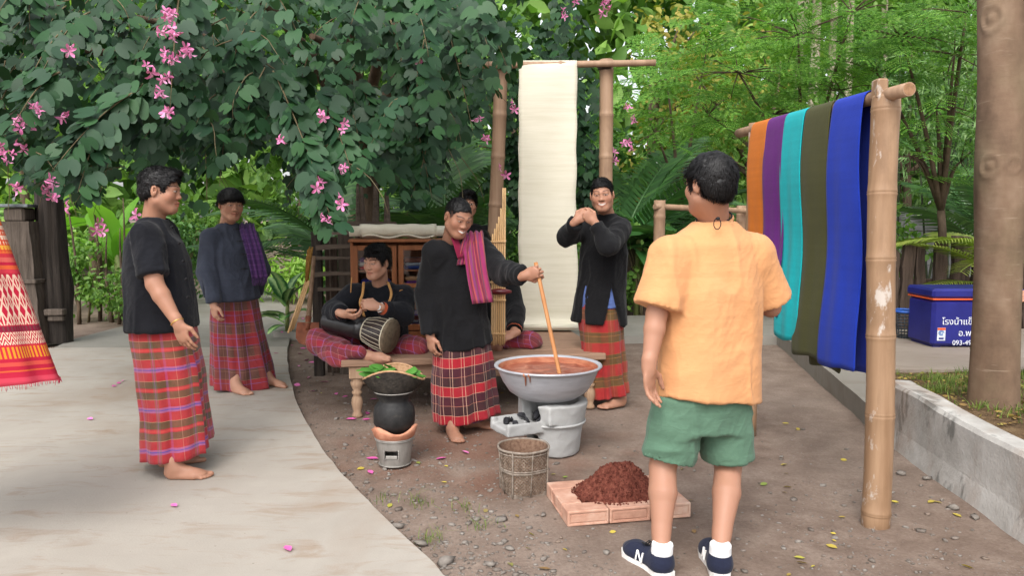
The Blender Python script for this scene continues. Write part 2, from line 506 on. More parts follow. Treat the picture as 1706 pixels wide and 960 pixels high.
for k in range(4):
    sel = np.arange(q) % 4 == k
    bV, bF_ = rock_mesh(k)
    v, f = scatter(bV, bF_, P[sel], yaw_rot(RNG.uniform(0, 6.28, sel.sum())), sz[sel])
    Vs.append(v); Fs.append(f + off); off += len(v)
o = obj('gravel', make_mesh('gravel', np.concatenate(Vs), np.concatenate(Fs)), M_stone)
tag(o, 'loose grey gravel scattered over the dirt beside the concrete', 'gravel', kind='stuff')
# larger stones: things one could pick up
big = [(662, 875, .05), (760, 832, .03), (835, 870, .045), (885, 790, .03), (570, 790, .035), (610, 800, .03), (742, 935, .06), (700, 905, .05), (775, 905, .03), (850, 915, .035),
       (905, 862, .03), (575, 742, .03), (1010, 925, .03), (1330, 900, .025), (1500, 790, .05), (1545, 800, .045), (1590, 850, .05), (1625, 865, .04), (640, 780, .03), (795, 868, .03), (815, 940, .04), (560, 700, .03)]
bigmesh = [make_mesh('stone', rock_mesh(20 + k)[0], rock_mesh(20 + k)[1]) for k in range(5)]
for k, (x, y, s_) in enumerate(big):
    p = G(x, y, 0); o = obj('stone', bigmesh[k % 5], M_stone)
    o.location = (p[0], p[1], float(ground_z(np.array([p[0]]), np.array([p[1]]))[0]) + s_ * .2); o.scale = (s_ * .8,) * 3; o.rotation_euler = (0, 0, k * 1.7)
    tag(o, 'small grey stone lying loose on the dirt yard', 'stone', 'loose stones on the dirt')
# fallen leaves and petals
def small_leaf():
    V = np.array([(0, 0, 0), (.24, .35, .05), (.2, .7, .06), (0, 1, .02), (-.2, .7, .07), (-.24, .35, .04), (0, .5, .0)])
    return V, np.array([(0, 1, 6), (1, 2, 6), (2, 3, 6), (3, 4, 6), (4, 5, 6), (5, 0, 6)])
def mat_random(name, stops, rough=.6, spec=.3, trans=0.0, per='island', bump=0.0, coat=0.0):
    t = NT(name)
    r = t.n('NewGeometry').outputs['Random Per Island'] if per == 'island' else t.n('ObjectInfo').outputs['Random']
    c = t.ramp(r, stops)
    c = t.mix(.25, c, t.mix(t.noise(t.pos(), 3.0, 3), tuple(x * .6 for x in stops[0][1][:3]) + (1,), tuple(min(1, x * 1.35) for x in stops[-1][1][:3]) + (1,)))
    nb = t.bump(t.noise(t.pos(), 60, 3), bump, .01) if bump else None
    t.fin(c, rough, nb, spec)
    if trans > 0:
        tr = t.n('BsdfTranslucent'); t.l(t.mix(1.0, c, (1.0, 1.15, .45, 1), 'MULTIPLY'), tr.inputs['Color'])
        ms = t.n('MixShader', i_0=trans); t.l(t.p.outputs[0], ms.inputs[1]); t.l(tr.outputs[0], ms.inputs[2]); t.l(ms.outputs[0], t.out.inputs[0])
    return t.m
M_fallen = mat_random('fallen_leaf', [(0, srgb(120, 92, 60)), (.3, srgb(176, 160, 62)), (.55, srgb(204, 188, 70)), (.75, srgb(110, 140, 60)), (1, srgb(150, 120, 84))], .6, .25)
M_petal = mat_random('petal', [(0, srgb(204, 74, 150)), (1, srgb(226, 130, 186))], .6, .2)
def litter(name, pts, sizes, mat, label, cat, flat=.25, lift=.004):
    q = len(pts); bV, bF_ = small_leaf()
    R = yaw_rot(RNG.uniform(0, 6.28, q))
    tilt = RNG.normal(0, flat, q); c, s_ = np.cos(tilt), np.sin(tilt); z = np.zeros(q); on = np.ones(q)
    R = R @ np.stack([np.stack([c, z, s_], -1), np.stack([z, on, z], -1), np.stack([-s_, z, c], -1)], -2)
    v, f = scatter(bV - np.array([0, .5, 0]), bF_, pts + np.array([0, 0, lift]), R, sizes)
    o = obj(name, make_mesh(name, v, f), mat); tag(o, label, cat, kind='stuff'); return o
N = 120
px = RNG.uniform(480, 1640, N); py = 600 + RNG.uniform(0, 1, N) ** 1.2 * 360
P = np.array([G(a, b, 0) for a, b in zip(px, py)]); P = P[(P[:, 0] < 2.1) & ((~inpoly(P, slab_poly)) | (RNG.uniform(0, 1, N) < .15))]; P[:, 2] = ground_z(P[:, 0], P[:, 1])
named = [(1112, 572), (366, 548)]
litter('fallen_leaves', P, RNG.uniform(.025, .055, len(P)), M_fallen, 'small yellow and green leaves fallen on the dirt yard', 'leaves', .35, .006)
pet_px = [(500, 590), (510, 600), (498, 610), (520, 605), (487, 575), (515, 628), (540, 635), (505, 580), (620, 640), (612, 690), (622, 665), (575, 660), (600, 640), (565, 600), (548, 595), (620, 765), (617, 785), (775, 755), (735, 765), (480, 929), (290, 845), (190, 645), (198, 640), (205, 636), (150, 700), (65, 620), (610, 700), (585, 700), (560, 655), (495, 640), (530, 580), (555, 580), (490, 560), (470, 565), (505, 545), (1110, 545), (460, 590), (640, 700), (650, 720), (520, 650)]
P = np.array([G(a, b, .03 if a < 480 else 0) for a, b in pet_px]); P[:, 2] = np.where(P[:, 1] > 8.4, .1, ground_z(P[:, 0], P[:, 1]))
litter('fallen_petals', P, RNG.uniform(.05, .085, len(P)), M_petal, 'pink petals fallen on the concrete and dirt', 'petals', .3, .008)
# litter and grass on the bed
N = 1900
P = np.stack([RNG.uniform(2.45, 4.6, N), RNG.uniform(2.6, 6.2, N), np.zeros(N)], 1)
P = P[P[:, 0] > np.interp(P[:, 1], [1.6, 4.7, 5.15, 6.7], [2.33, 2.53, 2.72, 2.98])]
P[:, 2] = bedz(P[:, 0], P[:, 1])
M_bedleaf = mat_random('bed_litter', [(0, srgb(92, 66, 44)), (.4, srgb(140, 108, 66)), (.75, srgb(178, 152, 78)), (1, srgb(120, 120, 60))], .7, .2)
litter('bed_litter', P, RNG.uniform(.018, .045, len(P)), M_bedleaf, 'brown and yellow dry leaves lying on the planted bed', 'leaves', .5, .012)
def blades(pts, hmin, hmax, width, mat, name, label, lean=.5, parent=None, seg=3):
    q = len(pts); h = RNG.uniform(hmin, hmax, q); a = RNG.uniform(0, 6.28, q); ln = np.abs(RNG.normal(0, lean, q)) * h
    V = []
    side = np.stack([-np.sin(a), np.cos(a), 0 * a], 1); out = np.stack([np.cos(a), np.sin(a), 0 * a], 1)
    for k in range(seg + 1):
        t = k / seg; c = pts + out * (ln * t * t)[:, None] + np.array([0, 0, 1]) * (h * (t - .25 * t * t))[:, None]
        wv = width * (1 - t) + .0004
        V += [c - side * wv, c + side * wv]
    V = np.stack(V, 1).reshape(-1, 3); n = 2 * (seg + 1)
    bf = np.array([(2 * k, 2 * k + 1, 2 * k + 3, 2 * k + 2) for k in range(seg)])
    f = (bf[None] + (np.arange(q) * n)[:, None, None]).reshape(-1, 4)
    o = obj(name, make_mesh(name, V, f, True), mat, parent); tag(o, label, None, kind='stuff'); return o
M_grass = mat_random('grass', [(0, srgb(62, 92, 34)), (.6, srgb(96, 124, 50)), (1, srgb(140, 150, 76))], .6, .3, .25)
cl = RNG.uniform(0, 1, (300, 2)) * np.array([2.1, 3.5]) + np.array([2.45, 2.7])
P = np.repeat(cl, 30, 0) + RNG.normal(0, .06, (300 * 30, 2))
P = P[(P[:, 0] > np.interp(P[:, 1], [1.6, 4.7, 5.15, 6.7], [2.33, 2.54, 2.74, 3.0])) & (P[:, 1] < 6.2)]
P = P[vnoise(np.stack([P[:, 0] * 2.2, P[:, 1] * 2.2, P[:, 0] * 0], 1)) > -.35]
P = np.concatenate([P, bedz(P[:, 0], P[:, 1])[:, None]], 1)
o = blades(P, .025, .085, .0026, M_grass, 'bed_grass', 'short green grass growing on the planted bed', .7); o['category'] = 'grass'
tuft = [(553, 900), (730, 915), (700, 850), (640, 715), (590, 745), (700, 780)]
P = np.concatenate([G(x, y, 0) + np.concatenate([RNG.normal(0, .035, (22, 2)), np.zeros((22, 1))], 1) for x, y in [(712, 905), (720, 898), (640, 835), (700, 845), (805, 880), (770, 850), (690, 835)]])
o = blades(P, .02, .07, .0014, M_grass, 'weed_tufts', 'thin tufts of grass growing through the gravel', .8); o['category'] = 'grass'
# ================================================================== BODIES: implicit surfaces meshed by surface nets
class SDF:
    def __init__(s, lo, hi, vox):
        s.lo = np.asarray(lo, float); s.vox = vox
        s.n = np.maximum(np.ceil((np.asarray(hi) - s.lo) / vox).astype(int) + 1, 4)
        s.ax = [(s.lo[i] + np.arange(s.n[i]) * vox).astype(np.float32) for i in range(3)]
        s.F = np.full(s.n, .5, np.float32)
    def _box(s, lo, hi):
        a = np.clip(np.floor((lo - s.lo) / s.vox).astype(int), 0, s.n); b = np.clip(np.ceil((hi - s.lo) / s.vox).astype(int) + 1, 0, s.n)
        if np.any(b <= a): return None
        sl = tuple(slice(x, y) for x, y in zip(a, b))
        return sl, s.ax[0][sl[0]][:, None, None], s.ax[1][sl[1]][None, :, None], s.ax[2][sl[2]][None, None, :]
    def op(s, lo, hi, fn, k=.02, mode='add', pad=.03):
        r = s._box(np.asarray(lo) - pad - k, np.asarray(hi) + pad + k)
        if r is None: return
        sl, x, y, z = r
        d = fn(x, y, z).astype(np.float32); a = s.F[sl]
        if mode == 'sub': d = -d; s.F[sl] = _smax(a, d, k)
        elif mode == 'and': s.F[sl] = _smax(a, d, k)
        else: s.F[sl] = -_smax(-a, -d, k)
    def cap(s, a, b, ra, rb, k=.02, mode='add'):
        a = np.asarray(a, float); b = np.asarray(b, float); ba = b - a; L2 = max(ba @ ba, 1e-9); R = max(ra, rb)
        def fn(x, y, z):
            px, py, pz = x - a[0], y - a[1], z - a[2]
            t = np.clip((px * ba[0] + py * ba[1] + pz * ba[2]) / L2, 0, 1)
            return np.sqrt((px - t * ba[0]) ** 2 + (py - t * ba[1]) ** 2 + (pz - t * ba[2]) ** 2) - (ra + (rb - ra) * t)
        s.op(np.minimum(a, b) - R, np.maximum(a, b) + R, fn, k, mode)
    def cyl(s, a, b, ra, rb, k=.01, mode='add', flat=1.0):
        """tapered, flat-ended"""
        a = np.asarray(a, float); b = np.asarray(b, float); ba = b - a; L = math.sqrt(ba @ ba); u = ba / L; R = max(ra, rb)
        def fn(x, y, z):
            px, py, pz = x - a[0], y - a[1], z - a[2]
            h = px * u[0] + py * u[1] + pz * u[2]
            rd = np.sqrt(np.maximum((px - h * u[0]) ** 2 + (py - h * u[1]) ** 2 + (pz - h * u[2]) ** 2, 0))
            t = np.clip(h / L, 0, 1)
            return np.maximum(rd - (ra + (rb - ra) * t), np.abs(h - L / 2) - L / 2)
        s.op(np.minimum(a, b) - R, np.maximum(a, b) + R, fn, k, mode)
    def ell(s, c, r, R=None, k=.02, mode='add'):
        c = np.asarray(c, float); r = np.asarray(r, float); R = np.eye(3) if R is None else np.asarray(R)
        def fn(x, y, z):
            p = (x - c[0], y - c[1], z - c[2])
            q = [p[0] * R[0, i] + p[1] * R[1, i] + p[2] * R[2, i] for i in range(3)]
            k0 = np.sqrt(sum((q[i] / r[i]) ** 2 for i in range(3))); k1 = np.sqrt(sum((q[i] / r[i] ** 2) ** 2 for i in range(3))) + 1e-6
            return k0 * (k0 - 1) / k1
        m = r.max(); s.op(c - m, c + m, fn, k, mode)
    def loft(s, A, B, lat, st, k=.03, mode='add', p=2.3):
        """elliptic stack along A->B; st rows: t, half width, half depth, forward offset"""
        A = np.asarray(A, float); B = np.asarray(B, float); u = unit(B - A); L = np.linalg.norm(B - A)
        l = unit(np.asarray(lat) - u * (np.asarray(lat) @ u)); f = np.cross(l, u)     # lat = left, f = forward
        st = np.array(st, float)
        def fn(x, y, z):
            px, py, pz = x - A[0], y - A[1], z - A[2]
            h = px * u[0] + py * u[1] + pz * u[2]; t = np.clip(h / L, 0, 1)
            rx = np.interp(t, st[:, 0], st[:, 1]); ry = np.interp(t, st[:, 0], st[:, 2]); of = np.interp(t, st[:, 0], st[:, 3])
            a = np.abs(px * l[0] + py * l[1] + pz * l[2]) / rx; b = np.abs(px * f[0] + py * f[1] + pz * f[2] - of) / ry
            rr = (a ** p + b ** p) ** (1 / p)
            return np.maximum((rr - 1) * np.minimum(rx, ry), np.abs(h - L / 2) - L / 2)
        m = max(st[:, 1].max(), st[:, 2].max()) + np.abs(st[:, 3]).max()
        s.op(np.minimum(A, B) - m, np.maximum(A, B) + m, fn, k, mode)
    def half(s, c, n, k=.004):
        """keep only the side n points to, from point c"""
        c = np.asarray(c); n = unit(n)
        s.op(s.lo, s.lo + s.n * s.vox, lambda x, y, z: -((x - c[0]) * n[0] + (y - c[1]) * n[1] + (z - c[2]) * n[2]), k, 'and')
    def mesh(s):
        F = s.F; ins = F < 0
        n = np.array(F.shape)
        c = ins[:-1, :-1, :-1].astype(np.int8)
        tot = np.zeros(n - 1, np.int8)
        for dx in (0, 1):
            for dy in (0, 1):
                for dz in (0, 1):
                    tot += ins[dx:n[0] - 1 + dx, dy:n[1] - 1 + dy, dz:n[2] - 1 + dz]
        act = (tot > 0) & (tot < 8)
        ijk = np.argwhere(act); m = len(ijk)
        idx = np.full(n - 1, -1, np.int64); idx[act] = np.arange(m)
        corners = [(dx, dy, dz) for dx in (0, 1) for dy in (0, 1) for dz in (0, 1)]
        vals = {c_: F[ijk[:, 0] + c_[0], ijk[:, 1] + c_[1], ijk[:, 2] + c_[2]] for c_ in corners}
        acc = np.zeros((m, 3)); cnt = np.zeros(m)
        for a in corners:
            for ax in range(3):
                if a[ax] == 1: continue
                b = list(a); b[ax] = 1; b = tuple(b)
                va, vb = vals[a], vals[b]; cr = (va < 0) != (vb < 0)
                t = np.where(cr, va / np.where(np.abs(va - vb) < 1e-9, 1, va - vb), 0)
                p = np.array(a, float)[None] + np.eye(3)[ax][None] * t[:, None]
                acc += p * cr[:, None]; cnt += cr
        V = s.lo + (ijk + acc / cnt[:, None]) * s.vox
        Q = []
        for ax in range(3):
            sl0 = [slice(1, None)] * 3; sl0[ax] = slice(0, -1)
            a = ins.copy()
            A0 = [slice(1, n[i] - 1) for i in range(3)]; A0[ax] = slice(0, n[ax] - 1)
            A1 = list(A0); A1[ax] = slice(1, n[ax])
            i0 = ins[tuple(A0)]; i1 = ins[tuple(A1)]
            e = np.argwhere(i0 != i1)
            if len(e) == 0: continue
            fl = i0[tuple(e.T)]
            b0 = e + np.array([1 if i != ax else 0 for i in range(3)])
            u, v = [(1, 2), (2, 0), (0, 1)][ax]
            def cell(du, dv):
                q = b0.copy(); q[:, u] += du; q[:, v] += dv
                return idx[tuple(q.T)]
            q = np.stack([cell(-1, -1), cell(0, -1), cell(0, 0), cell(-1, 0)], 1)
            q[~fl] = q[~fl][:, ::-1]
            Q.append(q)
        Q = np.concatenate(Q); Q = Q[(Q >= 0).all(1)]
        return V, Q
def _smax(a, b, k):
    h = np.maximum(k - np.abs(a - b), 0) / k
    return np.maximum(a, b) + h * h * k * .25
def vnormals(V, Q):
    fn = np.cross(V[Q[:, 2]] - V[Q[:, 0]], V[Q[:, 3]] - V[Q[:, 1]])
    N = np.zeros_like(V)
    for k in range(4): np.add.at(N, Q[:, k], fn)
    return N / (np.linalg.norm(N, axis=1)[:, None] + 1e-12)
def relax(V, Q, it=1, lam=.5):
    for _ in range(it):
        acc = np.zeros_like(V); c = np.zeros(len(V))
        for k in range(4):
            np.add.at(acc, Q[:, k], V[Q[:, (k + 1) % 4]]); np.add.at(acc, Q[:, k], V[Q[:, (k + 3) % 4]]); np.add.at(c, Q[:, k], 2)
        V = V + lam * (acc / np.maximum(c, 1)[:, None] - V)
    return V
def join_parts(parts):
    Vs, Qs, Cs = [], [], []; o = 0
    for V, Q, C in parts:
        Vs.append(V); Qs.append(Q + o); Cs.append(C); o += len(V)
    return np.concatenate(Vs), np.concatenate(Qs), np.concatenate(Cs)

# ------------------------------------------------------------------ skin, cloth and hair materials
def mat_skin():
    t = NT('skin'); a = t.n('Attribute', attribute_name='tone')
    c = t.mix(t.math('MULTIPLY', t.noise(t.pos(), 26, 4), .16), a.outputs['Color'], (.30, .10, .06, 1))
    b = t.bump(t.noise(t.pos(), 240, 3), .12, .002)
    t.fin(c, t.math('MULTIPLY_ADD', t.noise(t.pos(), 60, 3), .2, .42), b, .35)
    t.p.inputs['Subsurface Weight'].default_value = .12
    t.p.inputs['Subsurface Radius'].default_value = (.012, .005, .003)
    t.p.inputs['Subsurface Scale'].default_value = 1.0
    return t.m
M_skin = mat_skin()
def mat_cloth(name, col, col2=None, weave=700.0, rough=.9, sheen=.08, fade=.5, th=.35, crease=.17):
    thf = th
    """woven cloth: soft fading, fine thread bump"""
    t = NT(name); co = t.pos(world=False); col2 = col2 or tuple(min(1, x * 1.5 + .004) for x in col[:3]) + (1,)
    c = t.mix(t.ramp(t.noise(co, 5, 6, .6), [(.3, (0, 0, 0, 1)), (.75, (fade, fade, fade, 1))]), col, col2)
    w1 = t.n('TexWave', wave_type='BANDS', bands_direction='Z', i_Scale=weave / 6.28, i_Distortion=1.5, i_Detail=2.0); t.l(co, w1.inputs['Vector'])
    th = t.noise(t.pos((40, 40, 400), False), 1.0, 3)
    c = t.mix(t.math('MULTIPLY', th, thf), c, tuple(x * .55 for x in col[:3]) + (1,))
    c = t.mix(t.math('MULTIPLY', t.ramp(t.noise(t.pos((1.2, 1.2, 38), False), 1.0, 4, .6), [(.4, (0, 0, 0, 1)), (.7, (1, 1, 1, 1))]), .22), c, tuple(x * .6 for x in col[:3]) + (1,))
    b = t.bump(t.math('ADD', th, t.noise(co, 25, 4)), .25, .004)
    fo = t.math('ABSOLUTE', t.math('SUBTRACT', t.noise(t.pos((1, 1, .45), False), 6.0, 2, .4, .7), .5))        # creases
    fo2 = t.math('ABSOLUTE', t.math('SUBTRACT', t.noise(t.pos((1, 1, 1.6), False), 15, 2, .4, .6), .5))
    b = t.bump(t.math('SUBTRACT', 1.0, t.math('ADD', t.math('POWER', fo, .6), t.math('MULTIPLY', t.math('POWER', fo2, .6), .45))), crease, .05, b)
    t.fin(c, rough, b, .15)
    t.p.inputs['Sheen Weight'].default_value = sheen; t.p.inputs['Sheen Roughness'].default_value = .5
    return t.m
M_black = mat_cloth('black_cotton', srgb(19, 19, 21), srgb(34, 34, 37))
M_black2 = mat_cloth('black_indigo_cotton', srgb(22, 23, 28), srgb(38, 40, 47))
M_charcoal = mat_cloth('charcoal_cotton', srgb(60, 65, 78), srgb(86, 92, 108))
M_orange = mat_cloth('apricot_jersey', srgb(203, 146, 99), srgb(210, 157, 112), fade=.6, th=.12, crease=.10)
M_green = mat_cloth('sage_twill', srgb(84, 114, 94), srgb(100, 130, 110), th=.2, crease=.18)
M_bluevest = mat_cloth('blue_undershirt', srgb(86, 106, 160))
M_maroon = mat_cloth('maroon_undershirt', srgb(120, 26, 56))
M_hair = surf('black_hair', [(.3, srgb(9, 8, 9)), (.7, srgb(22, 20, 21))], 60, .5, .3, 300, .3, .003)
M_button = surf('dark_knot', [(.3, srgb(14, 14, 16)), (.7, srgb(30, 30, 34))], 60, .6, .3)
def plaid(name, rows, cols, soft=0.0, fade=(.22, .06, .05, 1)):
    """rows: [(width m, colour)] repeating along v; cols: [(width m, colour, strength)] repeating along u; reads the 'pl' attribute (u,v in metres)"""
    t = NT(name); a = t.n('Attribute', attribute_name='pl'); sp = t.n('SeparateXYZ'); t.l(a.outputs['Vector'], sp.inputs[0])
    def bands(src, items):
        tot = sum(i[0] for i in items); fr = t.math('FRACT', t.math('DIVIDE', src, tot)); x = 0; st = []
        for it in items: st.append((x / tot, it[1])); x += it[0]
        return fr, st, tot
    wob = t.math('MULTIPLY', t.math('SUBTRACT', t.noise(a.outputs['Vector'], 14, 3), .5), .004)
    fv, sv, tv = bands(t.math('ADD', sp.outputs[1], wob), rows); row = t.ramp(fv, sv, True)
    fu, su, tu = bands(t.math('ADD', sp.outputs[0], wob), cols); colc = t.ramp(fu, su, True)
    x = 0; sa = []
    for w_, c_, s_ in cols: sa.append((x / tu, (s_, s_, s_, 1))); x += w_
    al = t.ramp(fu, sa, True)
    c = t.mix(al, row, colc)
    mp = t.n('Mapping'); mp.inputs['Scale'].default_value = (1200, 60, 1); t.l(a.outputs['Vector'], mp.inputs[0])
    th1 = t.noise(mp.outputs[0], 1.0, 2)
    mp2 = t.n('Mapping'); mp2.inputs['Scale'].default_value = (50, 900, 1); t.l(a.outputs['Vector'], mp2.inputs[0])
    th2 = t.noise(mp2.outputs[0], 1.0, 2)
    c = t.mix(t.math('MULTIPLY', th1, .35), c, fade)
    c = t.mix(t.ramp(t.noise(a.outputs['Vector'], 6, 5), [(.4, (0, 0, 0, 1)), (.8, (.3, .3, .3, 1))]), c, tuple(min(1, x * 2.4) for x in fade[:3]) + (1,))
    b = t.bump(t.math('ADD', th1, th2), .2, .002)
    mp3 = t.n('Mapping'); mp3.inputs['Scale'].default_value = (1, .35, 1); t.l(a.outputs['Vector'], mp3.inputs[0])
    b = t.bump(t.math('SUBTRACT', 1.0, t.math('POWER', t.math('ABSOLUTE', t.math('SUBTRACT', t.noise(mp3.outputs[0], 9, 3, .45, 1.0), .5)), .6)), .2, .04, b)
    t.fin(c, .85, b, .2)
    t.p.inputs['Sheen Weight'].default_value = .15
    return t.m
RED, DRED, OLIVE, BROWN = srgb(160, 30, 42), srgb(150, 30, 44), srgb(78, 66, 42), srgb(84, 56, 44)
CREAM, BLUE, PURP, TEAL = srgb(214, 176, 150), srgb(66, 66, 150), srgb(150, 96, 170), srgb(60, 104, 92)
M_plaid_a = plaid('red_olive_plaid', [(.045, RED), (.010, srgb(150, 84, 130)), (.006, BLUE), (.010, srgb(150, 84, 130)), (.042, RED), (.0025, srgb(170, 130, 100)), (.036, OLIVE), (.005, RED), (.012, srgb(186, 54, 52)), (.005, RED), (.036, OLIVE), (.0025, srgb(170, 130, 100))],
                  [(.05, RED, 0.0), (.012, TEAL, .35), (.004, PURP, .35), (.012, TEAL, .35), (.06, RED, 0.0), (.003, CREAM, .3), (.05, RED, 0.0), (.018, PURP, .22)])
M_plaid_b = plaid('faded_red_brown_plaid', [(.055, srgb(148, 38, 48)), (.005, srgb(120, 84, 140)), (.03, srgb(148, 38, 48)), (.002, srgb(170, 130, 110)), (.06, srgb(92, 66, 56)), (.002, srgb(170, 130, 110)), (.02, srgb(92, 66, 56)), (.005, srgb(120, 84, 140))],
                  [(.05, RED, 0.0), (.008, srgb(140, 110, 176), .45), (.03, BROWN, .25), (.002, CREAM, .3), (.03, BROWN, .25), (.008, srgb(140, 110, 176), .45), (.03, RED, .3)], fade=(.15, .05, .045, 1))
M_plaid_c = plaid('red_black_plaid', [(.058, srgb(160, 24, 38)), (.003, srgb(196, 150, 128)), (.058, srgb(46, 31, 34)), (.003, srgb(176, 112, 90)), (.056, srgb(58, 24, 36)), (.003, srgb(196, 150, 128))],
                  [(.055, RED, 0.0), (.0035, CREAM, .75), (.016, RED, 0.0), (.0035, CREAM, .6)], fade=(.09, .02, .025, 1))
M_plaid_d = plaid('red_green_plaid', [(.085, srgb(158, 30, 38)), (.003, srgb(150, 90, 50)), (.045, srgb(78, 68, 36)), (.003, srgb(160, 110, 60)), (.025, srgb(78, 68, 36)), (.003, srgb(150, 90, 50))],
                  [(.06, RED, 0.0), (.02, srgb(96, 80, 44), .3), (.003, CREAM, .2), (.02, srgb(96, 80, 44), .3), (.05, RED, 0.2)], fade=(.16, .05, .03, 1))
M_plaid_e = plaid('rose_plaid', [(.05, srgb(142, 34, 48)), (.003, srgb(120, 80, 140)), (.03, srgb(134, 44, 56)), (.002, srgb(180, 120, 120)), (.045, srgb(104, 34, 44)), (.003, srgb(130, 96, 160))],
                  [(.05, RED, 0.0), (.005, srgb(140, 112, 176), .5), (.04, BROWN, .3), (.002, CREAM, .35)], fade=(.16, .04, .05, 1))

# ------------------------------------------------------------------ anatomy
def hand(s, wrist, direction, palm_n, curl=.35, size=1.0, thumb_side=1, thumb_curl=.4, spread=.12, grip=None):
    """palm and five fingers added to field s. palm_n: the way the palm faces; thumb_side +1/-1 along cross(direction, palm_n)"""
    d = unit(direction); n = unit(palm_n - d * (np.asarray(palm_n) @ d)); sd = np.cross(d, n) * thumb_side
    k_ = size
    kn = wrist + d * .085 * k_
    R = np.stack([sd, d, n], 1)
    s.ell(wrist + d * .048 * k_, np.array([.041, .056, .0165]) * k_, R, .012)
    s.cap(wrist - d * .03, wrist + d * .02, .026 * k_, .025 * k_, .015)
    lens = [(.030, .072), (.010, .080), (-.010, .075), (-.029, .060)]
    for i, (o, L) in enumerate(lens):
        c = curl[i] if isinstance(curl, (list, tuple)) else curl * (1 + .12 * i)
        p = wrist + d * (.086 - .006 * abs(i - 1)) * k_ + sd * o * k_
        ang = 0.0; segs = [L * .47, L * .31, L * .24]; r = .0088 * k_
        dirb = unit(d + sd * o / .03 * spread * .5)
        for j, sg in enumerate(segs):
            ang += c * (1.0, 1.25, .8)[j]
            q = p + (dirb * math.cos(ang) + n * math.sin(ang)) * sg * k_
            s.cap(p, q, r, r * .92, .005); p = q; r *= .92
    # thumb leaves the side of the palm near its base
    p = wrist + d * .022 * k_ + sd * .026 * k_ + n * .004
    t1 = unit(sd * .75 + d * .65 + n * .25 * (1 + thumb_curl)); t2 = unit(sd * (.35 - .5 * thumb_curl) + d * .9 + n * .55 * thumb_curl)
    q = p + t1 * .036 * k_; s.cap(p, q, .0145 * k_, .0115 * k_, .012)
    p = q; q = p + t2 * .032 * k_; s.cap(p, q, .0112 * k_, .0098 * k_, .004)
    t3 = unit(t2 + n * .3 * thumb_curl); s.cap(q, q + t3 * .024 * k_, .0098 * k_, .0078 * k_, .004)
def foot(s, heel, toe, ankle, left, size=1.0):
    """barefoot; heel and toe on the ground (world points at sole level)"""
    f = unit((toe - heel) * np.array([1, 1, 0])); L = .25 * size; l = np.array([-f[1], f[0], 0]); inn = -l if left else l       # inner side of the foot
    z = np.array([0, 0, 1.0])
    s.ell(heel + f * .035 + z * .032, (.034, .036, .033), None, .02)
    s.cap(ankle, heel + f * .06 + z * .052, .038, .036, .025)
    s.cap(heel + f * .06 + z * .05, heel + f * L * .66 + z * .026, .036, .027, .03)
    s.ell(heel + f * L * .70 + z * .022 + inn * .004, (.042, .048, .021), np.stack([l, f, z], 1), .02)
    s.cap(heel + f * .05 - inn * .018 + z * .018, heel + f * L * .66 - inn * .026 + z * .016, .02, .017, .015)
    for i, (o, e, r) in enumerate([(.030, 1.0, .0135), (.012, .985, .0095), (-.003, .955, .009), (-.017, .915, .0088), (-.029, .865, .0085)]):
        a = heel + f * L * (.72 - .02 * i) + inn * o * .95 + z * .018; b = heel + f * (L * e - r) + inn * o + z * r
        s.cap(a, b, r * 1.05, r, .005)
    return f
def head_field(c, R, neck_base, vox=.0034, neck_r=.056, width=1.0, smile=0.0, ear=1.0):
    """returns meshed head + neck and local coordinates"""
    s = SDF(c - .165, c + .165, vox)
    lo = np.minimum(c - .15, neck_base - .07); hi = c + .155
    s = SDF(lo, hi, vox)
    P = lambda x, f, u: c + R @ np.array([x * width, f, u])
    s.ell(P(0, -.014, .034), (.074 * width, .095, .079), R, .02)
    s.ell(P(0, .024, -.028), (.066 * width, .066, .086), R, .03)
    s.ell(P(0, .066, -.092), (.026, .022, .018), R, .03)
    for x in (-1, 1):
        s.cap(P(.052 * x, .004, -.056), P(.018 * x, .060, -.092), .022, .020, .035)
        s.ell(P(.043 * x, .057, -.026 + .005 * smile), (.024, .02, .021 + .003 * smile), R, .03)
        s.ell(P(.079 * x, -.012, -.004), (.010, .019 * ear, .032 * ear), R @ rotz(-.35 * x), .008)
        s.ell(P(.083 * x, -.006, .0), (.006, .008, .016), R, .004, 'sub')
        s.ell(P(.030 * x, .102, .009), (.019, .014, .010), R, .014, 'sub')
        s.ell(P(.030 * x, .073, .007), (.0165, .0165, .0125), R, .004)
        s.cap(P(.012 * x, .088, .025), P(.044 * x, .076, .025), .0065, .006, .018)
    s.cap(P(0, .085, .016), P(0, .096, -.022), .0075, .011, .016)
    s.ell(P(0, .099, -.026), (.014, .0115, .010), R, .008)
    for x in (-1, 1): s.ell(P(.0145 * x, .091, -.029), (.0095, .0105, .008), R, .008)
    wv = .019 + .008 * smile; cu = .007 * smile
    s.cap(P(-wv, .082, -.0555 + cu), P(0, .094, -.0545), .0052, .0068, .008); s.cap(P(wv, .082, -.0555 + cu), P(0, .094, -.0545), .0052, .0068, .008)
    s.cap(P(-wv * .9, .081, -.0665 + cu), P(0, .091, -.0695 - .003 * smile), .0058, .0078, .009); s.cap(P(wv * .9, .081, -.0665 + cu), P(0, .091, -.0695 - .003 * smile), .0058, .0078, .009)
    s.cap(P(0, -.022, -.045), neck_base, neck_r * .96, neck_r * 1.08, .035)
    V, Q = s.mesh(); V = relax(V, Q, 1, .4)
    return V, Q, (V - c) @ R / np.array([width, 1, 1])
def lerp(a, b, t): return np.asarray(a) * (1 - t) + np.asarray(b) * t
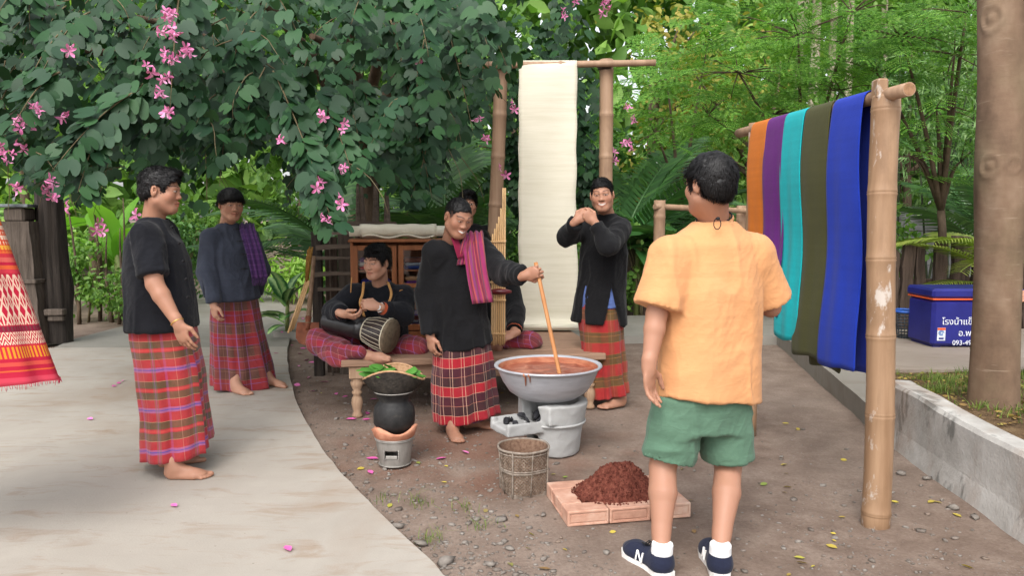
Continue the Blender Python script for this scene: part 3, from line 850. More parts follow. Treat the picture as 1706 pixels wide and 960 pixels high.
def face_tone(L, base, smile=0.0, eyes=1.0, teeth=False, hair=None):
    """vertex tones from the place on the face: lips, brows, eyes, teeth"""
    C = np.repeat(np.array(base[:3])[None], len(L), 0); x, f, u = np.abs(L[:, 0]), L[:, 1], L[:, 2]
    def paint(m, col):
        m = np.clip(m, 0, 1)[:, None]; C[:] = C * (1 - m) + np.array(col[:3]) * m
    sm = lambda d, w: np.clip(.5 - d / w, 0, 1)
    front = (f > .045)
    paint(sm(np.hypot((x - .045) / .028, (u + .025) / .022) - 1, .8) * front * .22, np.array(base[:3]) * np.array([1.15, .78, .74]))
    cu = .007 * smile * (x / .025) ** 2
    paint(sm(np.hypot(x / (.026 + .008 * smile), (u + .062 - cu) / .0135) - 1, .35) * front * .75, np.array(base[:3]) * np.array([.86, .52, .50]))
    if teeth:
        paint(sm(np.hypot(x / .026, (u + .0605 - cu) / .0062) - 1, .3) * front, (.78, .74, .68))
    else:
        paint(sm(np.abs(u + .0615 - cu) / .0022 - 1, .6) * (x < .026 + .006 * smile) * front, np.array(base[:3]) * .28)
    if hair and hair != 'bowl':                      # short roots shading into the hairline
        fr_, bk_ = {'short': (.02, -.055), 'crop': (.025, -.045), 'full': (.015, -.06), 'quiff': (.02, -.055), 'back': (.01, -.070)}[hair]
        nn = unit(np.array([-(fr_ - bk_), .17])); dd = (f - .085) * nn[0] + (u - fr_) * nn[1] + .006 * fbm(L * 60 + 5, 2)
        ee = np.sqrt(((f - .115) / .081) ** 2 + (u / (HAIR_RU[hair] - .001)) ** 2) - 1 + .05 * fbm(L * 50, 2)
        er = np.sqrt(((x - .085) / .03) ** 2 + ((f + .004) / .026) ** 2 + ((u + .008) / .038) ** 2) - 1
        paint(sm(-dd, .016) * sm(-ee, .12) * sm(-er, .3) * .93, (.010, .009, .009))
    # brows
    bu = .0300 + .0050 * np.sin(np.clip((x - .010) / .046, 0, 1) * PI * .95)
    paint(sm(np.abs(u - bu) / .0036 - 1, .6) * sm(np.abs(x - .032) / .021 - 1, .3) * front * .8, (.012, .009, .008))
    # eyes: dark lid line, white, iris
    eh = .0052 * eyes
    paint(sm(np.hypot((x - .031) / .0175, (u - .0072) / (eh + .0022)) - 1, .3) * front * .7, np.array(base[:3]) * .25)
    paint(sm(np.hypot((x - .031) / .0145, (u - .0068) / eh) - 1, .3) * front, (.62, .58, .54))
    paint(sm(np.hypot((x - .031) / .0062, (u - .0072) / (eh * 1.15)) - 1, .3) * front, (.012, .008, .007))
    paint(sm(np.hypot((x - .011) / .004, (u + .036) / .003) - 1, .5) * (f > .09) * .8, np.array(base[:3]) * .25)
    return C
HAIR_RU = {'short': .074, 'crop': .076, 'full': .064, 'quiff': .074, 'back': .066}
def hair_mesh(c, R, style='short', width=1.0, seed=0, vox=.0042):
    """cap of hair with locks; returns cap (V,Q) and lock blades (V,F)"""
    rng = np.random.default_rng(seed)
    th = {'short': .008, 'crop': .0035, 'full': .019, 'bowl': .018, 'quiff': .017, 'back': .017}[style]
    s = SDF(c - .15, c + .165, vox)
    P = lambda x, f, u: c + R @ np.array([x * width, f, u])
    sdt = th if style in ('bowl', 'back') else th * .45
    s.ell(P(0, -.014, .036), (.074 * width + sdt, .095 + th * .8, .080 + th), R, .01)
    s.ell(P(0, -.05, -.02), (.058 * width + th * .6, .05 + th * .6, .06), R, .03)
    fr = {'short': (.085, .02), 'crop': (.085, .025), 'full': (.085, .015), 'bowl': (.085, .048), 'quiff': (.085, .02), 'back': (.085, .01)}[style]
    bk = {'short': (-.085, -.052), 'crop': (-.085, -.045), 'full': (-.085, -.058), 'bowl': (-.085, -.045), 'quiff': (-.085, -.055), 'back': (-.085, -.070)}[style]
    nrm = unit(np.array([0, -(fr[1] - bk[1]), fr[0] - bk[0]]))
    if style == 'bowl':
        s.half(P(0, .085, .046), R @ unit(np.array([0, -.42, 1.0])), .006)
    else:
        s.half(P(0, fr[0], fr[1]), R @ nrm, .006)
        s.ell(P(0, .115, .0), (.40, .082, HAIR_RU[style]), R, .008, 'sub')
    for x in (-1, 1): s.ell(P(.085 * x, -.004, -.008), (.03, .026, .038), R, .006, 'sub')
    if style in ('quiff', 'full'):
        s.ell(P(.01, .05, .105), (.055, .045, .022), R, .02)
    V, Q = s.mesh(); N = vnormals(V, Q)
    L = (V - c) @ R
    V = V + N * (fbm(L * 70 + seed, 2) * (.0035 if style in ('crop', 'back', 'bowl') else .006))[:, None]
    # locks
    nl = {'short': 4200, 'crop': 2500, 'full': 4600, 'bowl': 4600, 'quiff': 4800, 'back': 5600}[style]
    ln = {'short': .018, 'crop': .006, 'full': .030, 'bowl': .040, 'quiff': .026, 'back': .034}[style]
    sel = rng.integers(0, len(V), nl); p = V[sel]; n = N[sel]; l = (p - c) @ R
    crown = R @ np.array([0, -.055, .10]) + c
    away = p - crown; away -= n * np.sum(away * n, 1)[:, None]; away /= np.linalg.norm(away, axis=1)[:, None] + 1e-6
    if style in ('quiff', 'short', 'crop', 'full'):
        away = away * .6 + (R @ np.array([.5, .35, 0]))[None] * .6 + .26 * np.stack([vnoise(l * 45 + 3), vnoise(l * 45 + 30), vnoise(l * 45 + 60)], 1) + rng.normal(0, .16, (nl, 3))
    else: away = away + (R @ np.array([0, 0, -.35]))[None] + rng.normal(0, .10, (nl, 3))
    up = {'short': .28, 'crop': .5, 'full': .24, 'bowl': .05, 'quiff': .26, 'back': .08}[style]
    d = away + n * up; d /= np.linalg.norm(d, axis=1)[:, None]
    Ls = ln * rng.uniform(.6, 1.25, nl)
    sd = np.cross(d, n); sd /= np.linalg.norm(sd, axis=1)[:, None] + 1e-6
    w0 = .0017 if style != 'crop' else .0012
    b0 = p - n * .003; b1 = p + d * (Ls * .55)[:, None] + n * .001; b2 = p + d * Ls[:, None] - n * (Ls * .30)[:, None]
    LV = np.stack([b0 - sd * w0, b0 + sd * w0, b1 + sd * w0 * .9, b1 - sd * w0 * .9, b2], 1).reshape(-1, 3)
    k = (np.arange(nl) * 5)[:, None]
    LF = np.concatenate([np.array([[0, 1, 2]]) + k, np.array([[0, 2, 3]]) + k, np.array([[3, 2, 4]]) + k])
    return V, Q, LV, LF
# ------------------------------------------------------------------ persons
def cloth_obj(name, V, Q, mat, parent, attrs=None):
    return obj(name, make_mesh(name, V, Q, True, attrs), mat, parent, True)
def wrinkle(V, Q, amp=.006, seed=0, stretch=(9, 9, 3.2), amp2=.0025):
    N = vnormals(V, Q)
    r1 = 1 - np.abs(vnoise(V * np.array(stretch) + seed)) * 2.2
    W2 = V + .025 * np.stack([vnoise(V * 5 + seed), vnoise(V * 5 + 40 + seed), vnoise(V * 5 + 80 + seed)], 1)
    r2 = np.clip(1 - np.abs(vnoise(W2 * np.array([12, 12, 4.2]) + seed * 1.7)) * 3.2, -.2, 1)
    r3 = np.clip(1 - np.abs(vnoise(W2 @ np.array([[1, 0, .6], [0, 1, 0], [-.6, 0, 1]]) * np.array([34, 28, 11]) + seed * 3.1)) * 3.5, 0, 1)
    low = .5 + .5 * vnoise(V * 4 + 9 + seed)
    return V + N * (r1 * amp * .8 + r2 * amp * .75 + r3 * amp2 * 1.1 * low)[:, None]
def torso_frame(j):
    sl, sr = j['shL'], j['shR']; return unit(sl - sr)
def person(label, j, tone, face, hair='short', head_w=1.0, smile=0.0, teeth=False, eyes=1.0, hands=None, arms_from=0.0, foot_len=1.0, barefoot=True, seed=0, group=None, arm_k=1.0, legs=True, sleeved=True, robed=True, belly=1.0, shoes=None):
    """the body as one mesh, built from joints j given in world space"""
    base = np.array(j['base'], float)
    up = face[1] if len(face) > 1 else (0, 0, 1)
    R = frame(face[0], up)
    parts = []
    V, Q, L = head_field(j['head'], R, j['neck'], width=head_w, smile=smile)
    parts.append((V, Q, face_tone(L, tone, smile, eyes, teeth, hair)))
    tc = lambda V, k=1.0: np.repeat(np.array(tone[:3])[None] * k, len(V), 0)
    hands = hands or {}
    for sd in 'LR':
        sh, el, wr = j['sh' + sd], j['el' + sd], j['wr' + sd]
        h = hands.get(sd, {})
        hd = unit(h.get('dir', wr - el))
        pts = np.array([sh, el, wr, wr + hd * .2])
        mid = lerp(el, wr, .28)
        def limb(s):
            s.cap(sh, el, .050 * arm_k, .041 * arm_k, .02)
            s.cap(el, mid, .041 * arm_k, .040 * arm_k, .008); s.cap(mid, wr, .040 * arm_k, .0265, .01)
        if sleeved:                                   # coarse where the sleeve covers it
            s = SDF(pts[:3].min(0) - .07, pts[:3].max(0) + .07, .014); limb(s); s.half(lerp(el, wr, .75), el - wr)
            V, Q = s.mesh(); parts.append((V, Q, tc(V)))
            c0 = lerp(el, wr, .62); q_ = np.array([c0, wr, wr + hd * .2]); s = SDF(q_.min(0) - .075, q_.max(0) + .075, .0042); limb(s); s.half(c0, wr - el)
        else:
            s = SDF(pts.min(0) - .085, pts.max(0) + .085, .005); limb(s)
        hand(s, wr, hd, np.asarray(h.get('palm', (0, 0, -1)), float), h.get('curl', .35), h.get('size', 1.0), h.get('thumb', 1), h.get('tcurl', .4))
        V, Q = s.mesh(); parts.append((V, Q, tc(V)))
    if legs:
        for sd in 'LR':
            kn, hp = j['kn' + sd], j['hip' + sd]
            if 'heel' + sd in j:
                he, to = j['heel' + sd], j['toe' + sd]; f = unit((to - he) * np.array([1, 1, 0]))
                an = he + f * .045 + np.array([0, 0, .085])
            else: an, f = j['an' + sd], None
            if robed and f is not None:
                os_ = 'R' if sd == 'L' else 'L'
                hp = lerp(hp, j['hip' + os_], .3); oan = j['heel' + os_]
                kn = lerp(lerp(hp, an, .5), lerp(j['hip' + os_], oan, .5), .42); kn[2] = (hp[2] + an[2]) / 2
            pts = np.array([hp, kn, an, an + (f * .25 if f is not None else 0)])
            cv = lerp(kn, an, .3) + np.asarray(j.get('calf', (0, 0, 0)))
            g_ = .85 if robed else 1.0
            def leg_(s):
                if robed and f is not None: s.cap(hp, kn, .05, .042, .02); s.cap(kn, lerp(kn, an, .8), .042, .036, .02)
                else:
                    s.cap(hp, kn, .080, .056, .02); s.cap(kn, cv, .055, .0565, .006); s.cap(cv, lerp(kn, an, .78), .0565, .036, .01)
                s.cap(lerp(kn, an, .74), an, .037, .034, .012)
            if robed:
                s = SDF(pts[:3].min(0) - .09, pts[:3].max(0) + .09, .016); leg_(s); s.half(lerp(kn, an, .6), kn - an); V, Q = s.mesh(); parts.append((V, Q, tc(V, .93)))
                c0 = lerp(kn, an, .45); pts = np.array([c0, an, pts[3]])
                zl = pts.min(0) - .1
            zl = pts.min(0) - .1
            if f is not None: zl[2] = he[2] - .012
            elif 'toe' + sd in j: pts = np.array(list(pts) + [j['toe' + sd]]); zl = pts.min(0) - .1
            s = SDF(zl, pts.max(0) + .1, .0046 if robed else .0055); leg_(s)
            if robed: s.half(c0, an - kn)
            if f is not None and barefoot:
                foot(s, he, to, an, sd == 'L', foot_len)
                s.half(he + np.array([0, 0, .0005]), (0, 0, 1), .004)
            elif f is not None:
                s.cap(an, he + f * .06 + np.array([0, 0, .06]), .036, .034, .02)
            elif 'toe' + sd in j:
                d = unit(j['toe' + sd] - an)
                s.cap(an - d * .03, an + d * .1, .035, .032, .03); s.cap(an + d * .1, an + d * .17, .034, .026, .03)
                l = unit(np.cross(d, (0, 0, 1)))
                for i in range(5): s.cap(an + d * .15 + l * (.026 - .013 * i), an + d * (.192 - .007 * i) + l * (.027 - .0135 * i), .0115 - .0008 * i, .010 - .0006 * i, .005)
            V, Q = s.mesh(); parts.append((V, Q, tc(V, .93)))
    # trunk
    A, B = (j['hipL'] + j['hipR']) / 2, j['neck'] - (j['neck'] - (j['hipL'] + j['hipR']) / 2) * .05
    lat = torso_frame(j)
    s = SDF(np.minimum(A, B) - .3, np.maximum(A, B) + .3, .016)
    s.loft(A, B, lat, [(0, .15, .10, 0), (.3, .14, .10, .0), (.7, .155, .105, 0), (.9, .13, .08, 0), (1, .06, .06, 0)], .03)
    V, Q = s.mesh(); parts.append((V, Q, tc(V)))
    V, Q, C = join_parts(parts)
    me = make_mesh('person', V - base, Q, True, {'tone': ('FLOAT_COLOR', np.concatenate([C, np.ones((len(C), 1))], 1))})
    o = obj('person', me, M_skin); o.location = tuple(base)
    tag(o, label, 'person', group)
    if hair:
        V, Q, LV, LF = hair_mesh(j['head'], R, hair, head_w, seed)
        Qt = np.concatenate([Q[:, [0, 1, 2]], Q[:, [0, 2, 3]]])
        HV = np.concatenate([V, LV]); HF = np.concatenate([Qt, LF + len(V)])
        cloth_obj('hair', HV, HF, M_hair, o)
    return o, R
def shirt(o, j, mat, hem, st, cuff=(1.0, 1.0), sl=(.075, .062, .052), neck_r=.070, name='shirt', seed=0, vox=.0075, amp=.006, slits=(), shoulder=.066, collar=True, cut=None, extra=None, neck_drop=.0, hem_n=None):
    """hem: centre point of the hem; st: stations from hem (0) to neck (1); cuff L,R: 0 shoulder .. 1 elbow .. 2 wrist"""
    lat = torso_frame(j); A = np.asarray(hem, float); B = j['neck'] + unit(j['neck'] - A) * .0
    pts = [A, B]
    for sd in 'LR': pts += [j['sh' + sd], j['el' + sd], j['wr' + sd]]
    pts = np.array(pts); m = max(r[1] for r in st) + .06
    s = SDF(np.minimum(pts.min(0) - .11, A - m), np.maximum(pts.max(0) + .11, A + m), vox)
    s.loft(A - (unit(B - A) * .05), B, lat, [(0, st[0][1], st[0][2], st[0][3])] + [list(r) for r in st], .03)
    for i, sd in enumerate('LR'):
        sh, el, wr = j['sh' + sd], j['el' + sd], j['wr' + sd]
        s.cap(lerp(B, sh, .25) + np.array([0, 0, -.03]), sh, .052, shoulder * .93, .05)
        c = cuff[i]
        if c <= 1:
            e = lerp(sh, el, c); s.cap(sh, lerp(sh, e, .5), shoulder, sl[0], .04); s.cyl(sh, e, shoulder, sl[1], .02)
        else:
            e = lerp(el, wr, c - 1); s.cap(sh, el, sl[0], sl[1], .03); s.cyl(lerp(el, sh, .1), e, sl[1], sl[2], .03); s.cap(el, lerp(el, e, .3), sl[1], sl[1] * .97, .03)
    if extra: extra(s)
    # neck opening
    hd = j['head']; s.cap(lerp(j['neck'], hd, -.15), lerp(j['neck'], hd, .8), neck_r, neck_r * .96, .012, 'sub')
    s.half(A, (B - A) if hem_n is None else hem_n, .004)
    for (c, n, w, h) in slits:                      # narrow wedges cut up from the hem
        c = np.asarray(c, float); n = unit(n); t = unit(np.cross(n, (0, 0, 1)))
        def fn(x, y, z, c=c, n=n, t=t, w=w, h=h):
            zz = (z - c[2] + .03) / (h + .03); tt = (x - c[0]) * t[0] + (y - c[1]) * t[1]; nn = (x - c[0]) * n[0] + (y - c[1]) * n[1]
            return np.maximum(np.maximum(np.abs(tt) - w * (1 - zz) - .002, -nn - .10), zz - 1)
        s.op(c - np.array([.25, .25, .05]), c + np.array([.25, .25, h + .02]), fn, .003, 'sub')
    V, Q = s.mesh(); V = relax(V, Q, 2, .5); V = wrinkle(V, Q, amp, seed)
    return cloth_obj(name, V, Q, mat, o)
def skirt(o, rings, mat, name='sarong', n=96, folds=.012, seed=0, pleat=None, rows=46, lift=None, u0=0.0):
    """draped tube. rings: (centre, lateral, half width, half depth) from waist to hem"""
    rings = [(np.asarray(c, float), unit(l), a, b) for c, l, a, b in rings]; m = len(rings)
    ts = np.linspace(0, m - 1, rows); V = []; UV = []
    th = np.linspace(0, 2 * PI, n + 1)
    vacc = 0.0; prev = None
    rs = np.random.default_rng(seed); ph = rs.uniform(0, 6.28, 6)
    for q, t in enumerate(ts):
        i = min(int(t), m - 2); f = t - i
        sm = f * f * (3 - 2 * f) if False else f
        c = lerp(rings[i][0], rings[i + 1][0], sm); l = unit(lerp(rings[i][1], rings[i + 1][1], sm)); a = rings[i][2] * (1 - sm) + rings[i + 1][2] * sm; b = rings[i][3] * (1 - sm) + rings[i + 1][3] * sm
        fw = unit(np.cross((0, 0, 1), -l))           # forward = away from the back
        g = q / (rows - 1)
        d = np.stack([np.cos(th), np.sin(th)], 1)
        pw = 2.4; rr = (np.abs(d[:, 0]) ** pw + np.abs(d[:, 1]) ** pw) ** (-1 / pw)
        fold = sum(np.sin(k * th + ph[k % 6] + .9 * math.sin(2.2 * g + k)) * w for k, w in ((3, .9), (5, .9), (8, .7), (13, .5), (19, .25))) * folds * (.05 + 1.05 * g * min(1, g * 1.6))
        if pleat is not None:                        # overlap edge running down the front
            dth = (th - pleat[0] + PI) % (2 * PI) - PI
            fold += min(1, max(0, g * 3 - .5)) * (pleat[1] * np.exp(-((dth - .10) / .16) ** 2) * (dth < .10) + pleat[1] * .2 * np.exp(-((dth + .35) / .2) ** 2))
        fold += fbm(np.stack([np.cos(th) * 2.5, np.sin(th) * 2.5, np.full(n + 1, g * 5 + seed)], 1), 2) * .006
        X = c + np.outer(d[:, 0] * (rr * a + fold), l) + np.outer(d[:, 1] * (rr * b + fold), fw)
        if lift is not None: X[:, 2] += lift(th, g)
        V.append(X)
        if prev is not None: vacc += np.linalg.norm(c - prev)
        prev = c
        R_ = (rings[-1][2] + rings[-1][3]) / 2
        UV.append(np.stack([th * R_ * 1.05 + u0, np.full(n + 1, -vacc), 0 * th], 1))
    V = np.concatenate(V); UV = np.concatenate(UV); UV[:, 1] += vacc; w = n + 1
    Q = np.array([(i * w + k, (i + 1) * w + k, (i + 1) * w + k + 1, i * w + k + 1) for i in range(rows - 1) for k in range(n)])
    ob = cloth_obj(name, V, Q, mat, o, {'pl': ('FLOAT_VECTOR', UV)})
    md = ob.modifiers.new('thickness', 'SOLIDIFY'); md.thickness = .004; md.offset = -1
    return ob
def strip(o, pts, side, width, mat, name, thick=.006, nw=10, wob=.006, seed=0, parent_world=True, fringe=None):
    """cloth strip (scarf, strap) along pts; side: width direction per point"""
    pts = np.asarray(pts, float); m = len(pts); side = np.asarray(side, float)
    if side.ndim == 1: side = np.repeat(side[None], m, 0)
    width = np.full(m, width) if np.isscalar(width) else np.asarray(width)
    side = side / np.linalg.norm(side, axis=1)[:, None]
    T = np.gradient(pts, axis=0); nn = np.cross(T, side); nn /= np.linalg.norm(nn, axis=1)[:, None] + 1e-9
    s_ = np.linspace(-.5, .5, nw); V = []; UV = []; acc = 0
    for i in range(m):
        if i: acc += np.linalg.norm(pts[i] - pts[i - 1])
        wv = np.sin(s_ * 22 + seed + i * .15) * wob
        V.append(pts[i] + np.outer(s_ * width[i], side[i]) + np.outer(wv, nn[i])); UV.append(np.stack([s_ * width.max() + .5, np.full(nw, acc), 0 * s_], 1))
    V = np.concatenate(V); UV = np.concatenate(UV)
    Q = np.array([(i * nw + k, i * nw + k + 1, (i + 1) * nw + k + 1, (i + 1) * nw + k) for i in range(m - 1) for k in range(nw - 1)])
    ob = obj(name, make_mesh(name, V, Q, True, {'pl': ('FLOAT_VECTOR', UV)}), mat, o, parent_world if o is not None else False)
    if thick: md = ob.modifiers.new('thickness', 'SOLIDIFY'); md.thickness = thick; md.offset = 0
    return ob
def catmull(P, n=6):
    P = [np.asarray(p, float) for p in P]; Q = [2 * P[0] - P[1]] + P + [2 * P[-1] - P[-2]]; out = []
    for i in range(1, len(Q) - 2):
        for k in range(n):
            t = k / n; a, b, c, d = Q[i - 1:i + 3]
            out.append(.5 * ((2 * b) + (c - a) * t + (2 * a - 5 * b + 4 * c - d) * t * t + (3 * b - a - 3 * c + d) * t ** 3))
    return np.array(out + [P[-1]])
def dbg(name, j):
    f = lambda a, b: round(float(np.linalg.norm(j[a] - j[b])), 2)
    print('DBG', name, {k: f(*k.split('-')) for k in ('shL-elL', 'elL-wrL', 'shR-elR', 'elR-wrR', 'shL-shR', 'hipL-knL', 'hipR-knR', 'head-neck')}, 'heads z', round(float(j['head'][2]), 2))
def knots(o, pts, mat, fwd, r=.008):
    """cloth frog buttons, each a part"""
    fwd = unit(fwd); sd = unit(np.cross(fwd, (0, 0, 1)))
    for p in pts:
        m = MB(); m.tube([p - sd * .03, p - sd * .01, p + sd * .03], .004, 6); m.lathe([(.001, -.008), (.007, -.004), (.008, 0), (.007, .004), (.001, .008)], 8, tuple(p))
        m.build('knot_button', mat, o, True)
# ================================================================== OBJECTS OF THE YARD
def wood(name, a, b_, grain=(30, 30, 2.0), rough=.75, bstr=.4, world=False, wear=None):
    t = NT(name); co = t.pos(grain, world)
    n1 = t.noise(co, 1.0, 7, .65, .6); n2 = t.noise(t.pos((1, 1, 1), world), 4, 5)
    c = t.ramp(n1, two(a, b_, .3, .72)); c = t.mix(t.math('MULTIPLY', n2, .35), c, tuple(x * .6 for x in a[:3]) + (1,))
    if wear: c = t.mix(t.ramp(t.noise(t.pos((1, 1, 1), world), 9, 6, .7), [(.55, (0, 0, 0, 1)), (.68, (.7, .7, .7, 1))]), c, wear)
    return t.fin(c, rough, t.bump(t.math('ADD', n1, t.noise(co, 4.0, 4)), bstr, .005), .25)
M_bench = wood('bench_wood', srgb(136, 106, 86), srgb(170, 140, 118), (2.0, 40, 40))
M_turned = wood('turned_wood', srgb(150, 120, 96), srgb(182, 154, 128))
M_cab = wood('cabinet_wood', srgb(126, 74, 44), srgb(166, 106, 68), (30, 30, 2.5), .5, .2)
M_grey = wood('weathered_wood', srgb(78, 68, 60), srgb(124, 110, 98), (3.0, 30, 30))
M_greyv = wood('weathered_post_wood', srgb(64, 56, 50), srgb(120, 108, 98), (26, 26, 1.6), .9, .9)
M_dark = wood('dark_post_wood', srgb(40, 36, 34), srgb(84, 76, 70), (22, 22, 1.3), .95, 1.0)
M_fence = wood('fence_wood', srgb(52, 44, 40), srgb(112, 94, 82), (26, 26, 1.5), .95, 1.0)
def mat_bamboo(name, a, b_, scuff=True):
    t = NT(name); co = t.pos((18, 18, 1.2), False); n1 = t.noise(co, 1.0, 6, .6)
    c = t.ramp(n1, two(a, b_, .3, .7)); 
    blot = t.noise(t.pos((1, 1, .5), False), 7, 6, .65)
    c = t.mix(t.ramp(blot, [(.5, (0, 0, 0, 1)), (.7, (.5, .5, .5, 1))]), c, tuple(x * .62 for x in a[:3]) + (1,))
    if scuff:
        sc = t.noise(t.pos((1, 1, .4), False), 11, 5, .7, .3)
        c = t.mix(t.ramp(sc, [(.58, (0, 0, 0, 1)), (.66, (.85, .85, .85, 1))]), c, srgb(188, 180, 172))
    return t.fin(c, .55, t.bump(n1, .15, .003), .35)
M_bam = mat_bamboo('tan_bamboo', srgb(132, 102, 76), srgb(160, 130, 102))
M_bam2 = mat_bamboo('brown_bamboo', srgb(134, 106, 84), srgb(168, 138, 112), False)
M_bamcut = surf('bamboo_cut_end', [(.3, srgb(120, 90, 66)), (.7, srgb(160, 124, 94))], 40, .8, .2)
def bamboo(m, pts, r, nodes, taper=.0, n=16, flare=.10, hole=False):
    """a cane along pts (polyline, dense) with swollen nodes at fractions"""
    pts = np.asarray(pts, float); L = np.concatenate([[0], np.cumsum(np.linalg.norm(np.diff(pts, axis=0), axis=1))]); T = L[-1]
    ts = sorted(set([0, 1] + [t + d for t in nodes for d in (-.012 / T, -.004 / T, 0, .004 / T, .012 / T, .05 / T)] + list(np.linspace(0, 1, 14))))
    ts = [t for t in ts if 0 <= t <= 1]
    P = np.stack([np.interp(np.array(ts) * T, L, pts[:, i]) for i in range(3)], 1)
    rad = []
    for t in ts:
        q = min([abs(t - k) for k in nodes] + [9]) * T
        rad.append(r * (1 - taper * t) * (1 + (flare if q < .006 else (.03 if q < .02 else 0)) - (.05 if q < .001 else 0)))
    m.tube(P, rad, n, True)
    return m
# ---- low bench
A = G(568, 601, .42)[:2]; B = G(1010, 589, .42)[:2]; bu = unit(np.append(B - A, 0)); bn = np.array([-bu[1], bu[0], 0]); BL = float(np.linalg.norm(B - A)); BD = 1.25
BR = np.stack([bu, bn, [0, 0, 1]], 1)
b0 = np.append(A, 0)
bench = empty('bench', b0 + bu * BL / 2 + bn * BD / 2, 'low wide wooden platform bench with turned legs under the seated musicians', 'bench', rz=math.atan2(bu[1], bu[0]))
LB = lambda u, v, z: np.array([u - BL / 2, v - BD / 2, z])
np_ = 6
for k in range(np_):
    w_ = BD / np_; MB().box(LB(BL / 2, w_ * (k + .5), .395 + (k % 2) * .0015), (BL, w_ - .004, .048), bev=.005).build('plank', M_bench, bench)
for v in (.07, BD - .07): MB().box(LB(BL / 2, v, .3175), (BL - .22, .03, .105), bev=.004).build('apron', M_bench, bench)
for u in (.09, BL - .09): MB().box(LB(u, BD / 2, .3175), (.03, BD - .2, .105), bev=.004).build('apron', M_bench, bench)
prof = [(.030, 0), (.037, .008), (.037, .02), (.026, .04), (.034, .07), (.041, .105), (.034, .14), (.024, .16), (.036, .172), (.036, .182), (.026, .195), (.040, .225), (.046, .25), (.036, .262), (.042, .272), (.042, .28)]
lm = None
for u in (.10, BL - .10):
    for v in (.075, BD - .075):
        if lm is None: lm = MB().lathe(prof, 20).box((0, 0, .3255), (.10, .10, .09), bev=.006).mesh('leg'); lm.materials.append(M_turned)
        o = obj('leg', lm, None, bench); o.location = tuple(LB(u, v, 0.0) + np.array([0, 0, .0]))
# ---- glazed cabinet on the bench
def benchpt(u, v, z): return b0 + bu * u + bn * v + np.array([0, 0, z])
cu0 = .085; CW, CD, CH = .74, .36, .78
cab = empty('cabinet', benchpt(cu0 + CW / 2 - .06, BD - CD / 2 - .005, .4215), 'brown wooden cabinet with two glazed doors standing on the bench', 'cabinet', rz=math.atan2(bu[1], bu[0]))
M_glass = NT('cabinet_glass'); 
_t = M_glass; _t.p.inputs['Transmission Weight'].default_value = .0; _gb = _t.n('BsdfGlossy', i_Roughness=.03); _gb.inputs['Color'].default_value = (1, 1, 1, 1); _tb = _t.n('BsdfTransparent'); _fr = _t.n('Fresnel', i_IOR=1.5); _ms = _t.n('MixShader')
_t.l(_fr.outputs[0], _ms.inputs[0]); _t.l(_tb.outputs[0], _ms.inputs[1]); _t.l(_gb.outputs[0], _ms.inputs[2]); _t.l(_ms.outputs[0], _t.out.inputs[0]); M_glass = M_glass.m
for sx in (-1, 1): MB().box((sx * (CW / 2 - .011), 0, CH / 2), (.022, CD, CH - .004), bev=.003).build('side_panel', M_cab, cab)
MB().box((0, CD / 2 - .006, CH / 2), (CW - .046, .012, CH - .01)).build('back_panel', M_cab, cab)
MB().box((0, -.006, CH + .011), (CW + .03, CD + .03, .022), bev=.004).build('top', M_cab, cab)
MB().box((0, 0, .03), (CW - .046, CD - .004, .055), bev=.003).build('base', M_cab, cab)
for z in (.34, .55): MB().box((0, .01, z), (CW - .05, CD - .05, .014)).build('shelf', M_cab, cab)
for sx in (-1, 1):
    cx = sx * (CW / 4 - .0055); dw = CW / 2 - .0245; yf = -CD / 2 + .012
    dr = MB()
    dr.box((cx - dw / 2 + .02, yf, .41), (.04, .02, .69), bev=.003); dr.box((cx + dw / 2 - .02, yf, .41), (.04, .02, .69), bev=.003)
    for z, h in ((.735, .04), (.43, .035), (.09, .05)): dr.box((cx, yf, z), (dw - .081, .018, h), bev=.003)
    d_ = dr.build('door', M_cab, cab)
    for z0, z1 in ((.449, .714), (.117, .411)): MB().box((cx, yf + .002, (z0 + z1) / 2), (dw - .078, .004, z1 - z0)).build('pane', M_glass, d_)
    MB().tube([(cx - sx * (dw / 2 - .02), yf - .011, .40), (cx - sx * (dw / 2 - .02), yf - .03, .405), (cx - sx * (dw / 2 - .02), yf - .03, .425), (cx - sx * (dw / 2 - .02), yf - .011, .43)], .004, 6).build('handle', M_cab, d_)
# folded cloths in the cabinet
fc = [srgb(60, 60, 150), srgb(170, 40, 50), srgb(210, 208, 200), srgb(96, 50, 120), srgb(190, 150, 110), srgb(40, 60, 120), srgb(150, 160, 170), srgb(120, 80, 70)]
fm = [mat_cloth('folded_cloth_%s' % n, c) for n, c in zip(('blue', 'red', 'white', 'purple', 'tan', 'navy', 'grey', 'brown'), fc)]
cnames = ('blue', 'red', 'white', 'purple', 'tan', 'navy', 'grey', 'brown')
crz = math.atan2(bu[1], bu[0]); CR = rotz(crz)
kk = 0
for sx in (-1, 1):
    for zs, cnt in ((.0585, 5), (.3475, 4), (.5575, 3)):
        z = zs
        for q in range(cnt):
            h = RNG.uniform(.024, .04); c = fm[kk % 8]; 
            o = MB().box((0, 0, h / 2), (.25 + RNG.uniform(-.02, .02), .22, h), bev=h * .42).build('folded_cloth', c)
            o.location = tuple(np.array(cab.location) + CR @ np.array([sx * .178, -.02, z])); o.rotation_euler = (0, 0, crz + RNG.uniform(-.05, .05))
            tag(o, '%s folded cloth on the %s shelf behind the %s cabinet door' % (cnames[kk % 8], {.0585: 'bottom', .3475: 'middle', .5575: 'top'}[zs], 'drummer-side' if sx < 0 else 'far'), 'cloth', 'folded cloths in the cabinet'); kk += 1
            z += h + .001
